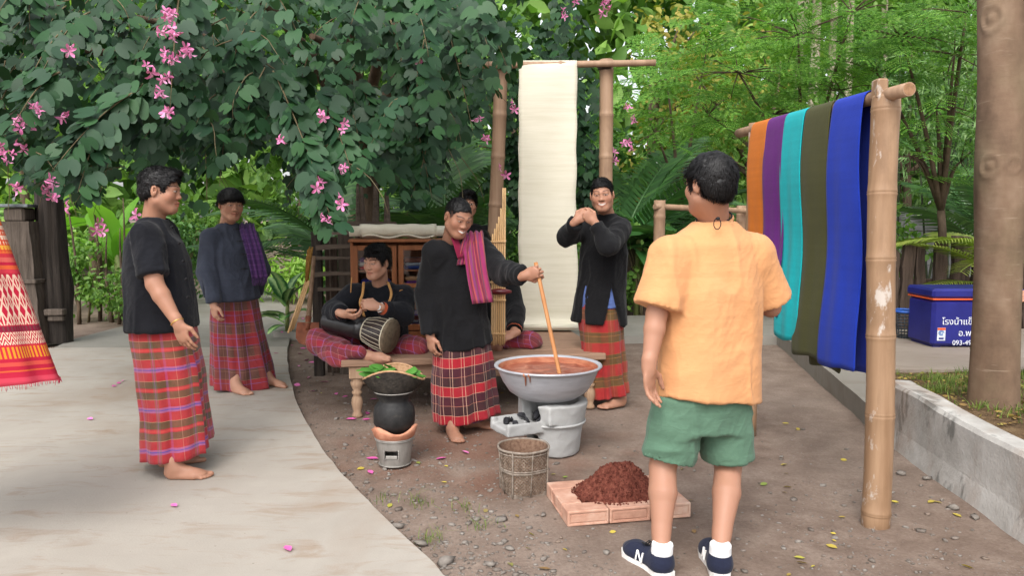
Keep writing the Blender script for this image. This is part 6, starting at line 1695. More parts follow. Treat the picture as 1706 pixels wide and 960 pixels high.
lat = torso_frame(j); fw2 = unit(np.cross(lat, (0, 0, 1)))
knots(p2, [W(394, 382, 5.97), W(400, 402, 5.955), W(405, 424, 5.94), W(407, 448, 5.935)], M_button, fw2)
skirt(p2, [(W(388, 470, 6.14), lat, .165, .135), (W(391, 510, 6.14), lat, .185, .15), (W(396, 560, 6.12), lat, .205, .16), (W(403, 610, 6.12), lat, .232, .165), (W(407, 642, 6.12), lat, .245, .17)], M_plaid_b, folds=.016, seed=9, pleat=(PI * .5 - .3, .03),
      lift=lambda th, g: g * .02 * np.sin(th * 2 + 1.0))
M_scarf_p = plaid('purple_scarf', [(.03, srgb(74, 44, 96)), (.01, srgb(104, 66, 128)), (.04, srgb(62, 38, 84)), (.006, srgb(128, 86, 140))], [(.02, srgb(92, 52, 108), .5), (.01, srgb(120, 80, 140), .4), (.02, srgb(50, 32, 78), .5)], fade=(.05, .02, .08, 1))
sc = catmull([W(412, 392, 6.42), W(411, 373, 6.24), W(412, 382, 6.10), W(421, 412, 6.03), W(428, 440, 6.02), W(433, 464, 6.03)], 6)
strip(p2, sc, lat * .8 + np.array([.35, .1, 0]), np.linspace(.11, .13, len(sc)), M_scarf_p, 'scarf', .008, 14, .009, 1)
m = MB()
for k in range(12):
    t = k / 11 - .5; a = sc[-1] + unit(lat * .8 + np.array([.35, .1, 0])) * t * .12
    m.tube([a, a + np.array([.004 * math.sin(k), -.004, -.025]), a + np.array([.008 * math.cos(k), -.004, -.055])], .0028, 4)
m.build('scarf_fringe', M_scarf_p, p2, True)
# ------------------------------------------------ man stirring the dye
_S = lerp(s_top, s_bot, .07); _d3 = unit((.78, -.45, .30)); _n3 = np.array([.42, .88, .05]); _n3 = unit(_n3 - _d3 * (_n3 @ _d3)); WR3 = _S - _d3 * .078 - _n3 * .026
j = dict(head=W(763, 362, 4.86), neck=W(752, 402, 4.97), shR=W(724, 423, 4.88), shL=W(803, 416, 5.08), elR=W(712, 492, 4.94), wrR=W(717, 560, 4.86),
         elL=W(838, 456, 4.88), wrL=WR3, hipR=W(745, 560, 4.97), hipL=W(782, 560, 5.07), knR=W(755, 645, 4.86), knL=W(788, 640, 5.05))
ground_foot(j, 'R', (752, 722), (768, 747)); ground_foot(j, 'L', (770, 713), (830, 716))
j['base'] = (j['heelR'] + j['heelL']) / 2; dbg('C', j)
p3, R3 = person('man stirring the dye bowl, black shirt, striped magenta scarf, red and black plaid sarong', j, TONE_C, ((.52, -.78, -.42), (.1, 0, 1)), 'crop', smile=.75, teeth=True, eyes=.45, seed=3,
                hands=dict(R=dict(dir=(.1, -.1, -1), palm=(.7, .6, 0), curl=.45, thumb=1), L=dict(dir=_d3, palm=_n3, curl=[1.0, 1.05, 1.05, 1.05], thumb=-1, tcurl=1.0)))
shirt(p3, j, M_black, W(768, 573, 5.03), [(0, .215, .175, .01), (.3, .185, .15, .005), (.65, .19, .145, .0), (.80, .17, .12, 0), (.90, .125, .10, 0), (1, .075, .07, 0)], cuff=(1.93, 1.95), sl=(.075, .064, .053), neck_r=.068, seed=8, shoulder=.072, amp=.011,
      slits=[(W(733, 580, 4.92), (-1, -.5, 0), .018, .16)])
# maroon undershirt at the open neck
q = W(764, 408, 4.85); strip(p3, catmull([W(757, 396, 4.87), W(762, 410, 4.845), W(768, 430, 4.835)], 5), torso_frame(j), [.05] * 11, M_maroon, 'undershirt', .004, 6, .0)
lat = torso_frame(j)
skirt(p3, [(W(766, 530, 5.02), lat, .16, .13), (W(768, 570, 5.01), lat, .18, .145), (W(769, 610, 4.99), lat, .185, .15), (W(771, 660, 4.98), lat, .19, .16), (W(774, 694, 4.97), lat, .20, .165)], M_plaid_c, folds=.010, seed=14, pleat=(PI * .5 - .95, .035),
      lift=lambda th, g: g * .01 * np.sin(th * 2))
M_under = plaid('purple_underskirt', [(.02, srgb(90, 40, 80)), (.01, srgb(120, 70, 120))], [(.02, srgb(120, 40, 60), .5), (.01, srgb(80, 70, 130), .5)], fade=(.06, .02, .05, 1))
skirt(p3, [(W(768, 660, 4.99), lat, .165, .135), (W(769, 699, 4.97), lat, .16, .135)], M_under, 'underskirt', folds=.006, seed=15, rows=10)
M_scarf_m = plaid('magenta_striped_scarf', [(.4, srgb(150, 40, 96)), (.02, srgb(196, 90, 60))], [(.014, srgb(140, 40, 94), .9), (.005, srgb(170, 92, 60), .9), (.010, srgb(98, 26, 50), .9), (.006, srgb(172, 84, 58), .8), (.012, srgb(118, 52, 104), .9), (.004, srgb(100, 92, 60), .8), (.01, srgb(150, 48, 88), .9)], fade=(.16, .03, .06, 1))
sc = catmull([W(792, 425, 5.24), W(790, 395, 5.10), W(787, 388, 4.985), W(789, 410, 4.90), W(795, 455, 4.86), W(805, 505, 4.84)], 6)
sdv = lat * 1.0 + np.array([.2, -.1, 0])
strip(p3, sc, sdv, np.linspace(.13, .15, len(sc)), M_scarf_m, 'scarf', .008, 16, .010, 2)
sc2 = catmull([W(783, 390, 4.97), W(778, 405, 4.885), W(774, 425, 4.865), W(772, 441, 4.86)], 6)
strip(p3, sc2, lat, np.linspace(.07, .10, len(sc2)), M_scarf_m, 'scarf', .008, 12, .008, 3)
# ------------------------------------------------ smiling man fastening his collar
j = dict(head=W(1003, 325, 5.58), neck=W(1010, 357, 5.68), shR=W(979, 382, 5.78), shL=W(1034, 382, 5.58), elR=W(944, 395, 5.58), wrR=W(960, 368, 5.40),
         elL=W(1013, 412, 5.34), wrL=W(990, 370, 5.38), hipR=W(985, 520, 5.74), hipL=W(1012, 520, 5.63), knR=W(995, 590, 5.70), knL=W(1013, 592, 5.60))
ground_foot(j, 'L', (1042, 675), (993, 684)); ground_foot(j, 'R', (1016, 664), (972, 668))
j['base'] = (j['heelR'] + j['heelL']) / 2; dbg('D', j)
p4, R4 = person('broadly smiling man in long black slit shirt, both hands raised to his collar', j, TONE_B, ((-.16, -.97, -.10), (-.08, 0, 1)), 'short', smile=1.0, teeth=True, eyes=.5, seed=4,
                hands=dict(R=dict(dir=(.72, -.12, .62), palm=(.2, .95, -.2), curl=[.85, .95, 1.0, 1.05], thumb=1, tcurl=.9), L=dict(dir=(-.62, -.1, .6), palm=(-.3, .9, .2), curl=[.85, .95, 1.0, 1.05], thumb=-1, tcurl=.9)))
hem4 = W(998, 537, 5.68)
shirt(p4, j, M_black, hem4, [(0, .225, .17, .0), (.35, .175, .14, .0), (.68, .18, .135, .005), (.80, .165, .12, 0), (.90, .125, .10, 0), (1, .07, .07, 0)], cuff=(1.9, 1.9), sl=(.074, .062, .050), neck_r=.060, seed=11, shoulder=.070, amp=.010,
      slits=[(W(1017, 540, 5.55), (.25, -1, 0), .075, .30), (W(972, 540, 5.60), (-.8, -.8, 0), .04, .28)])
lat = torso_frame(j)
skirt(p4, [(W(1000, 470, 5.68), lat, .145, .118), (W(998, 500, 5.68), lat, .165, .132), (W(998, 511, 5.68), lat, .168, .134)], M_bluevest, 'undershirt', folds=.004, seed=21, rows=10)
skirt(p4, [(W(998, 490, 5.68), lat, .155, .125), (W(1000, 540, 5.67), lat, .165, .135), (W(1004, 590, 5.66), lat, .155, .13), (W(1008, 630, 5.66), lat, .145, .125), (W(1012, 657, 5.66), lat, .15, .13)], M_plaid_d, folds=.016, seed=22, pleat=(PI * .5 + .2, .03),
      lift=lambda th, g: g * .02 * np.cos(th + 1))
# ------------------------------------------------ man behind the bench
j = dict(head=W(779, 341, 7.05), neck=W(777, 374, 7.12), shR=W(744, 389, 7.1), shL=W(812, 389, 7.14), elR=W(738, 440, 7.1), wrR=W(745, 490, 7.05),
         elL=W(818, 440, 7.15), wrL=W(812, 490, 7.1), hipR=W(765, 500, 7.14), hipL=W(792, 500, 7.16), knR=W(765, 560, 7.1), knL=W(792, 560, 7.12))
j['heelR'] = np.array([-.50, 7.16, 0]); j['toeR'] = np.array([-.53, 6.92, 0]); j['heelL'] = np.array([-.31, 7.16, 0]); j['toeL'] = np.array([-.27, 6.93, 0])
j['base'] = (j['heelR'] + j['heelL']) / 2
p5, R5 = person('man in black standing behind the bench, mostly hidden by the stirring man', j, TONE_B, ((.1, -1, -.05),), 'full', smile=.3, seed=5)
shirt(p5, j, M_black, W(778, 505, 7.14), [(0, .20, .15, 0), (.3, .18, .14, .0), (.65, .19, .14, 0), (.80, .17, .12, 0), (.90, .125, .10, 0), (1, .07, .07, 0)], cuff=(1.93, 1.93), seed=12, vox=.009)
skirt(p5, [(W(778, 490, 7.14), torso_frame(j), .165, .13), (W(778, 560, 7.14), torso_frame(j), .18, .14), (W(778, 605, 7.13), torso_frame(j), .19, .15)], M_plaid_b, n=48, rows=20, folds=.012, seed=23)
# ------------------------------------------------ man with the orange T-shirt, seen from behind
j = dict(head=W(1182, 308, 3.10), neck=W(1190, 372, 3.16), shR=W(1256, 426, 3.20), shL=W(1118, 430, 3.07), elR=W(1284, 512, 3.26), wrR=W(1268, 488, 3.50),
         elL=W(1094, 524, 3.03), wrL=W(1081, 612, 2.97), hipL=W(1132, 676, 3.10), hipR=W(1206, 672, 3.16), knL=W(1104, 778, 3.08), knR=W(1213, 778, 3.15))
ground_foot(j, 'L', (1113, 966), (1052, 928)); ground_foot(j, 'R', (1203, 968), (1182, 928))
j['base'] = (j['heelR'] + j['heelL']) / 2; j['calf'] = (.0, -.012, .0); dbg('O', j)
p6, R6 = person('man seen from behind in an apricot T-shirt, sage green shorts and navy trainers', j, (.385, .20, .13), ((-.52, .85, -.05),), 'back', head_w=1.02, smile=.2, seed=6, barefoot=False, arm_k=1.04, sleeved=False, robed=False,
                hands=dict(L=dict(dir=(.06, .02, -1), palm=(.75, -.6, 0), curl=.22, thumb=-1, tcurl=.2), R=dict(dir=(-.5, .8, .2), palm=(-.5, -.3, .6), curl=.5, thumb=1)))
hn = unit(np.array([-.12, .05, 1]))
def tail(s):
    pass
shirt(p6, j, M_orange, W(1180, 664, 3.12), [(0, .232, .155, .0), (.3, .212, .15, .0), (.6, .212, .145, .0), (.78, .20, .13, 0), (.88, .165, .12, 0), (.95, .115, .10, 0), (1, .085, .08, 0)], cuff=(.88, .86), sl=(.082, .098, .05), neck_r=.067, seed=17, vox=.007, shoulder=.080, amp=.0065, hem_n=np.array([.10, .10, 1]))
# shorts: two legs and seat as one surface
A = (j['hipL'] + j['hipR']) / 2; lat = torso_frame(j)
s = SDF(A - .42, A + .36, .006)
s.loft(A + np.array([0, 0, -.10]), A + np.array([0, 0, .17]), lat, [(0, .185, .13, 0), (.5, .185, .135, 0), (1, .165, .12, 0)], .05)
for sd, ex in (('L', W(1112, 764, 3.09)), ('R', W(1212, 764, 3.16))):
    hp = lerp(A, j['hip' + sd], .95)
    s.cyl(hp + np.array([0, 0, .02]), ex, .112, .108, .035)
    s.cyl(lerp(hp, ex, .93), ex + unit(ex - hp) * .03, .100, .101, .003, 'sub')
V, Q = s.mesh(); V = relax(V, Q, 2, .5); V = wrinkle(V, Q, .006, 31, (8, 8, 16), .003)
cloth_obj('shorts', V, Q, M_green, p6)
m = MB()       # hem bands of the shorts and neckband, cord
nb = j['neck'] + np.array([0, 0, .012]); fr = frame(unit(j['head'] - j['neck']))
ring = [nb + fr[:, 0] * math.cos(t) * .071 + fr[:, 2] * math.sin(t) * .071 for t in np.linspace(0, 2 * PI, 25)]
MB().tube([r + unit(j['head'] - j['neck']) * .012 for r in ring], .0032, 6, cap=False).build('neck_cord', M_button, p6, True)
c0 = W(1197, 366, 3.02)
MB().tube([c0 + np.array([.014 * math.sin(t) - .006, -.006, .022 * math.cos(t) - .016]) for t in np.linspace(0, 2 * PI, 14)], .002, 5, cap=False).build('cord_loop', M_button, p6, True)
MB().lathe([(.002, -.007), (.008, -.004), (.008, .004), (.002, .007)], 10, tuple(c0 + np.array([-.004, -.008, .004]))).build('cord_bead', M_button, p6, True)
MB().tube(ring, .0085, 8, cap=False).build('neckband', M_orange, p6, True)
# trainers and socks
M_shoe = mat_cloth('navy_mesh', srgb(30, 34, 52), srgb(48, 52, 74)); M_white = surf('white_rubber', [(.3, srgb(214, 212, 208)), (.7, srgb(236, 234, 230))], 20, .5, .4)
M_sock = mat_cloth('white_sock', srgb(226, 226, 226), srgb(240, 240, 240))
for sd in 'LR':
    he, to = j['heel' + sd], j['toe' + sd]; f = unit((to - he) * np.array([1, 1, 0])); z = np.array([0, 0, 1.0]); l = np.array([-f[1], f[0], 0]); he = he - f * .01
    FR = np.stack([l, f, z], 1)
    s = SDF(he - np.array([.34, .34, .005]), he + np.array([.34, .34, .2]), .0045)
    s.cap(he + f * .05 + z * .052, he + f * .05 + z * .085, .044, .041, .02)
    s.cap(he + f * .05 + z * .05, he + f * .20 + z * .042, .044, .040, .03); s.ell(he + f * .21 + z * .038, (.045, .07, .034), FR, .03)
    s.half(he + z * .024, z); s.cyl(he + f * .052 + z * .07, he + f * .05 + z * .15, .036, .040, .004, 'sub')
    V, Q = s.mesh(); shoe = cloth_obj('trainer', V, Q, M_shoe, p6)
    pts = [he + f * a + l * b + z * .0 for a, b in ((-.002, 0), (.005, .03), (.04, .041), (.12, .036), (.2, .048), (.25, .042), (.282, .02), (.29, 0), (.282, -.02), (.25, -.042), (.2, -.048), (.12, -.036), (.04, -.041), (.005, -.03))]
    MB().prism([tuple(p[:2]) for p in pts][::-1], .001, .027).build('sole', M_white, shoe, True)
    s = SDF(he - np.array([.12, .12, 0]) + f * .05, he + np.array([.12, .12, .2]) + f * .05, .0045)
    s.cyl(he + f * .052 + z * .06, he + f * .046 + z * .132, .043, .0415, .006); V, Q = s.mesh(); cloth_obj('sock', V, Q, M_sock, p6)
    # lace loop and the white N on the outer side
    lc = he + f * .135 + z * .088
    lacem = MB()
    for t0 in (0, 1): lacem.tube([lc + f * (.006 * math.cos(t) + .012 * t0) + l * .02 * math.sin(t) + z * (.012 * abs(math.sin(t))) for t in np.linspace(0, 2 * PI, 12)], .0025, 5)
    lacem.build('laces', M_button, shoe, True)
    for o_s in (1, -1):
        base_n = he + f * .135 + l * o_s * .0425 + z * .052
        def bar(a, b, w=.0055):
            return a, b, w
        mm = MB()
        P2 = lambda a, b: base_n + f * a * (-1 if o_s > 0 else 1) * 1.0 + z * b + l * o_s * (-.10 * b)
        for (a, b), (c_, d_) in (((-.02, -.02), (-.014, .02)), ((-.014, .02), (.014, -.02)), ((.014, -.02), (.02, .02))):
            A_, B_ = P2(a, b), P2(c_, d_); mm.tube([A_, B_], .0045, 4, smooth=False)
        mm.build('letter_mark', M_white, shoe, True)
# ------------------------------------------------ seated drummer
SEAT = .425
j = dict(head=W(628, 437, 5.52), neck=W(633, 474, 5.62), shR=W(588, 490, 5.58), shL=W(672, 492, 5.60), elR=W(556, 520, 5.50), wrR=W(571, 523, 5.27),
         elL=W(672, 527, 5.44), wrL=W(629, 511, 5.28), hipR=W(622, 578, 5.82), hipL=W(656, 578, 5.82), knR=W(533, 574, 5.50), knL=W(696, 580, 5.52),
         anR=W(612, 593, 5.27), anL=W(604, 596, 5.52), toeR=W(648, 599, 5.20))
j['base'] = np.array([(j['hipR'][0] + j['hipL'][0]) / 2, 5.8, SEAT]); dbg('E', j)
p7, R7 = person('seated drummer in black jacket with white wristwatch, sitting cross-legged on the bench end', j, TONE_A, ((-.50, -.84, -.14), (.06, 0, 1)), 'full', head_w=1.02, smile=.35, eyes=.45, seed=7,
                hands=dict(R=dict(dir=(.9, -.15, -.25), palm=(.2, .5, .8), curl=.55, thumb=1), L=dict(dir=(-.95, -.2, .25), palm=(-.1, .8, -.5), curl=[.7, .85, .9, .9], thumb=-1, tcurl=.8)))
shirt(p7, j, M_black2, W(637, 560, 5.76), [(0, .20, .16, .02), (.3, .185, .15, .02), (.65, .19, .145, .01), (.80, .175, .12, 0), (.90, .13, .10, 0), (1, .075, .07, 0)], cuff=(1.78, 1.88), sl=(.076, .066, .058), neck_r=.066, seed=31, shoulder=.072, amp=.008)
def seated_sarong(o, j, mat, drape=None, seed=0, foot_side='R'):
    pts = np.array([j['hipR'], j['hipL'], j['knR'], j['knL'], j['anR'], j['anL']])
    s = SDF(pts.min(0) - .17, pts.max(0) + .17, .0075)
    mid = (j['hipR'] + j['hipL']) / 2
    s.ell(mid + np.array([0, -.02, .0]), (.20, .17, .12), None, .04)
    for sd in 'RL':
        s.cap(j['hip' + sd], j['kn' + sd], .10, .082, .05)
        e = lerp(j['kn' + sd], j['an' + sd], .55 if sd == foot_side else .85); s.cyl(lerp(j['kn' + sd], j['hip' + sd], .05), e, .078, .070, .04)
    if drape is not None: drape(s)
    s.half(np.array([0, 0, SEAT + .003]), (0, 0, 1)) if drape is None else None
    V, Q = s.mesh(); V = relax(V, Q, 2, .5); V = wrinkle(V, Q, .007, seed, (10, 10, 10), .004)
    u = V[:, 0] * .9 - V[:, 1] * .45 + V[:, 2] * .3; v = V[:, 2] * .8 + V[:, 0] * .35 + V[:, 1] * .75
    return cloth_obj('sarong', V, Q, mat, o, {'pl': ('FLOAT_VECTOR', np.stack([u + 3, v + 3, 0 * u], 1))})
def drp(s):   # the cloth falling over the bench edge at the knee
    a, b, c = W(540, 575, 5.42), W(575, 590, 5.28), W(566, 612, 5.25)
    s.cap(W(528, 566, 5.46), W(556, 596, 5.30), .075, .055, .05); s.cap(W(550, 588, 5.32), W(568, 606, 5.24), .06, .03, .04); s.cap(W(556, 586, 5.30), W(600, 588, 5.24), .055, .045, .04)
seated_sarong(p7, j, M_plaid_e, drp, 33)
# wristwatch, woven strap, cuffs
d = unit(j['wrL'] - j['elL']); wc = lerp(j['wrL'], j['elL'], .10); fr = frame(d)
ringp = lambda c, r, n=17: [c + fr[:, 0] * math.cos(t) * r + fr[:, 2] * math.sin(t) * r for t in np.linspace(0, 2 * PI, n)]
M_steel = surf('white_watch', [(.3, srgb(200, 200, 200)), (.7, srgb(235, 235, 235))], 30, .35, .5)
wt = MB().tube(ringp(wc, .031), .006, 6, cap=False).build('wristwatch', M_steel, p7, True)
fdir = unit(np.array([-.25, -.95, .15])); fr2 = frame(fdir); m = MB(); m.lathe([(.002, -.006), (.019, -.006), (.021, 0), (.019, .006), (.002, .006)], 16)
m.xform(np.stack([fr2[:, 0], fr2[:, 2], fdir], 1), wc + fdir * .034).build('watch_face', M_steel, wt, True)
M_wov = plaid('woven_strap', [(.006, srgb(190, 84, 40)), (.003, srgb(220, 170, 90)), (.006, srgb(120, 40, 30)), (.003, srgb(40, 30, 30))], [(.01, srgb(190, 84, 40), .5), (.004, srgb(230, 190, 110), .5), (.008, srgb(60, 24, 24), .5)])
cuffc = lerp(j['wrL'], j['elL'], .22)
MB().tube([cuffc - d * .02, cuffc, cuffc + d * .02], [.047, .046, .043], 16, False).build('woven_cuff', M_wov, p7, True)
dR = unit(j['wrR'] - j['elR']); cR = lerp(j['wrR'], j['elR'], .12)
MB().tube([cR - dR * .012, cR + dR * .012], [.046, .044], 16, False).build('woven_cuff', M_wov, p7, True)
M_tan = surf('tan_braid', [(.3, srgb(150, 104, 58)), (.7, srgb(190, 146, 92))], 120, .8, .2)
for pth in ([W(606, 470, 5.52), W(604, 490, 5.45), W(600, 505, 5.42), W(607, 528, 5.40)], [W(646, 470, 5.53), W(652, 490, 5.44), W(645, 510, 5.41), W(634, 530, 5.40)]):
    P = catmull(pth, 5); strip(p7, P, np.array([1.0, .1, 0]), .018, M_tan, 'neck_strap', .008, 4, 0)
strip(p7, catmull([W(607, 502, 5.405), W(603, 512, 5.40), W(600, 523, 5.395)], 4), np.array([1.0, .1, .2]), .03, M_wov, 'strap_band', .008, 5, 0)
for pth in ([W(586, 462, 5.55), W(585, 476, 5.50), W(584, 492, 5.50)], [W(660, 490, 5.53), W(668, 484, 5.52), W(676, 484, 5.54)]):
    MB().tube(catmull(pth, 5), .004, 5).build('piping', M_tan, p7, True)
# ------------------------------------------------ seated mouth-organ player
j = dict(head=W(800, 410, 5.86), neck=W(802, 446, 5.95), shR=W(765, 462, 5.92), shL=W(843, 460, 5.95), elR=W(756, 520, 5.80), wrR=W(796, 562, 5.50),
         elL=W(861, 520, 5.78), wrL=W(856, 556, 5.52), hipR=W(783, 570, 6.05), hipL=W(820, 570, 6.05), knR=W(745, 572, 5.72), knL=W(884, 570, 5.72), anR=W(830, 580, 5.60), anL=W(780, 582, 5.72))
j['base'] = np.array([j['hipR'][0], 6.05, SEAT]); dbg('F', j)
p8, R8 = person('seated mouth organ player in black, cross-legged on the bench behind the stirring man', j, TONE_B, ((.25, -.95, -.2),), 'short', smile=.1, seed=8,
                hands=dict(R=dict(dir=(.8, -.3, -.1), palm=(.1, .6, -.5), curl=.6, thumb=1), L=dict(dir=(-.8, -.35, -.25), palm=(-.1, .5, -.7), curl=[.5, .6, .6, .6], thumb=-1)))
shirt(p8, j, M_black, W(802, 570, 5.98), [(0, .20, .16, .02), (.3, .185, .15, .02), (.65, .19, .145, .01), (.80, .175, .12, 0), (.90, .13, .10, 0), (1, .075, .07, 0)], cuff=(1.8, 1.8), sl=(.076, .066, .056), neck_r=.066, seed=35, amp=.008)
seated_sarong(p8, j, M_plaid_e, None, 37, 'X')
d = unit(j['wrL'] - j['elL']); c_ = lerp(j['elL'], j['wrL'], .8); MB().tube([c_ - d * .015, c_ + d * .015], [.06, .058], 14, False).build('woven_cuff', M_wov, p8, True)
# ================================================================== TREES AND PLANTS
rg = np.random.default_rng(21)
def bilobe():
    half = [(.16, -.07), (.40, .02), (.54, .28), (.53, .60), (.42, .88), (.27, 1.0), (.12, .93), (.03, .66)]
    c = [(0, .05), (0, .40), (0, .70)]; V = [(0, .06, 0), (0, .36, -.02), (0, .58, 0)]; F = []
    for s_ in (1, -1):
        b = len(V); V += [(s_ * x, y, .16 * x - .22 * x * x + .02 * (y - .4)) for x, y in half]
        idx = [0] + list(range(b, b + 8)) + [2]
        for i in range(len(idx) - 1): F.append((idx[i], idx[i + 1], 1) if s_ > 0 else (idx[i + 1], idx[i], 1))
    V = np.array(V); V[:, 2] -= .18 * (V[:, 1] - .4) ** 2
    return V, np.array(F)
def oval(w=.26):
    V = np.array([(0, 0, 0), (w, .35, .06), (w * .8, .7, .05), (0, 1, -.08), (-w * .8, .7, .05), (-w, .35, .06), (0, .5, -.01)]); return V, np.array([(0, 1, 6), (1, 2, 6), (2, 3, 6), (3, 4, 6), (4, 5, 6), (5, 0, 6)])
def lance():
    V = np.array([(0, 0, 0), (.09, .3, .02), (0, 1, -.18), (-.09, .3, .02), (0, .35, 0)]); return V, np.array([(0, 1, 4), (1, 2, 4), (2, 3, 4), (3, 0, 4)])
def feather():
    """twice-divided leaf: pinnae of tiny leaflets"""
    V = []; F = []
    def tri(a, b, c): F.append((len(V), len(V) + 1, len(V) + 2)); V.extend([a, b, c])
    n = 8
    for i in range(n):
        y = .12 + .82 * i / (n - 1); L = .34 * math.sin(PI * (.2 + .72 * i / (n - 1))) + .06
        for s_ in (-1, 1):
            d = np.array([s_ * .88, .46, 0]); d /= np.linalg.norm(d); pr = np.array([-d[1], d[0], 0]) * s_; o = np.array([0, y, 0]); m = 9
            tri(o, o + d * L + np.array([0, 0, -.05]), o + d * L * .5 + pr * .004 + np.array([0, 0, -.012]))
            for k in range(1, m):
                t = k / m; p = o + d * L * t + np.array([0, 0, -.05 * t * t]); ll = .050 * (1 - .3 * t)
                for q in (-1, 1): tri(p - d * .011, p + pr * q * ll + d * .016 + np.array([0, 0, -.008]), p + d * .014)
    tri(np.array([-.006, 0, 0]), np.array([.006, 0, 0]), np.array([0, .96, 0]))
    V = np.array(V); V[:, 2] -= .28 * V[:, 1] ** 2
    return V, np.array(F)
LEAF = {'bilobe': bilobe(), 'oval': oval(), 'round': oval(.42), 'lance': lance(), 'feather': feather()}
def leafmat(name, a, b_, c, rough=.5, spec=.4, trans=.22, per='island'):
    return mat_random(name, [(0, a), (.5, b_), (1, c)], rough, spec, trans, per)
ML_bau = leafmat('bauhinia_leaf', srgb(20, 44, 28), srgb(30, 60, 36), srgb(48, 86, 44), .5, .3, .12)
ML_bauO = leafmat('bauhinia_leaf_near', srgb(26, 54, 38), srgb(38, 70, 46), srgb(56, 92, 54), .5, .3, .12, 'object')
ML_mid = leafmat('mid_green_leaf', srgb(60, 98, 40), srgb(96, 142, 60), srgb(146, 182, 92), .5, .35, .38)
ML_dark = leafmat('dark_green_leaf', srgb(40, 72, 38), srgb(62, 102, 52), srgb(96, 136, 70), .45, .4, .3)
ML_yel = leafmat('yellow_green_leaf', srgb(110, 124, 44), srgb(150, 158, 66), srgb(186, 164, 92), .6, .3, .35)
ML_fea = leafmat('feathery_leaf', srgb(48, 98, 36), srgb(84, 144, 50), srgb(146, 188, 80), .55, .3, .35)
ML_lime = leafmat('lime_leaf', srgb(104, 150, 50), srgb(136, 182, 70), srgb(176, 204, 108), .5, .35, .4)
ML_palm = leafmat('palm_leaf', srgb(40, 74, 40), srgb(58, 100, 52), srgb(86, 128, 64), .42, .45, .22)
ML_palmy = leafmat('yellow_palm_leaf', srgb(92, 118, 44), srgb(130, 152, 58), srgb(168, 178, 86), .45, .4, .3)
ML_bam = leafmat('bamboo_leaf', srgb(74, 108, 60), srgb(104, 142, 84), srgb(150, 178, 118), .55, .3, .3)
M_bark = surf('brown_bark', [(.3, srgb(66, 54, 44)), (.7, srgb(112, 96, 80))], 10, .92, .15, 50, .8, .012, stretch=(1, 1, .35))
M_barkp = surf('pale_bark', [(.3, srgb(150, 136, 116)), (.7, srgb(196, 184, 164))], 10, .9, .15, 50, .5, .008, stretch=(1, 1, .4))
M_twig = surf('twig', [(.3, srgb(78, 70, 52)), (.7, srgb(120, 108, 82))], 20, .9, .15)
def foliage_mesh(name, kind, T, D, N, Sz):
    bV, bF_ = LEAF[kind]; v, f = scatter(bV, bF_, T, rot_from(D, N), Sz); return make_mesh(name, v, f, True)
def cloud_pts(ells, n, rng, clump=2.2, thr=-.05, shell=.55):
    out = []; tot = sum(e[3] * e[4] * e[5] for e in ells)
    for e in ells:
        k = int(n * 2.2 * e[3] * e[4] * e[5] / tot); d = rng.normal(size=(k, 3)); d /= np.linalg.norm(d, axis=1)[:, None]
        r = (shell + (1 - shell) * rng.uniform(0, 1, k) ** .5)
        r = np.where(rng.uniform(0, 1, k) < .25, rng.uniform(0, 1, k) ** .33, r)
        p = d * r[:, None] * np.array(e[3:6]) * (1 + .22 * vnoise(d * 2.5 + e[0])[:, None]) + np.array(e[:3]); keep = vnoise(p * clump + 31) > thr
        out.append(np.concatenate([p[keep], d[keep]], 1))
    o = np.concatenate(out); rng.shuffle(o); o = o[:n]; return o[:, :3], o[:, 3:]
def orient(d, rng, up=.7, out=.5, rnd=.5, down=.45):
    n = len(d); N = d * out + np.array([0, 0, up]) + rng.normal(0, rnd, (n, 3)); D = rng.normal(0, 1, (n, 3)) * .7 + d * .5 + np.array([0, 0, -down]); return D, N
def limb_tree(m, base, tops, r0, rng, sag=.0):
    for tp in tops:
        tp = np.array(tp); mid = lerp(base, tp, .5) + np.array([rng.uniform(-.2, .2), rng.uniform(-.2, .2), .15 * np.linalg.norm(tp - base)])
        P = bez(base, mid, tp, 8); m.tube(P, np.linspace(r0, r0 * .25, 8), 7)
def tree(name, label, base, top_z, ells, leaf, size, n, mat, r0=.09, bark=M_bark, seed=0, group=None, lean=(0, 0), up=.7, thr=-.05, clump=2.2, cat='tree', down=.45, tops=None):
    rng = np.random.default_rng(seed); base = np.array(base, float)
    o = empty(name, base, label, cat, group)
    m = MB(); top = base + np.array([lean[0], lean[1], top_z])
    P = bez(base, lerp(base, top, .5) + np.array([rng.uniform(-.15, .15), 0, 0]), top, 10); m.tube(P, np.linspace(r0 * 1.25, r0 * .7, 10), 10, wob=.06)
    limb_tree(m, lerp(base, top, .8), [np.array(e[:3]) + np.array([0, 0, e[5] * .3]) for e in ells], r0 * .55, rng)
    m.build('trunk', bark, o, True)
    p, d = cloud_pts(ells, n, rng, clump, thr); D, N = orient(d, rng, up, down=down)
    c = obj('crown', foliage_mesh('crown', leaf, p, D, N, size * rng.uniform(.65, 1.25, len(p))), mat, o, True); c['kind'] = 'stuff'
    return o
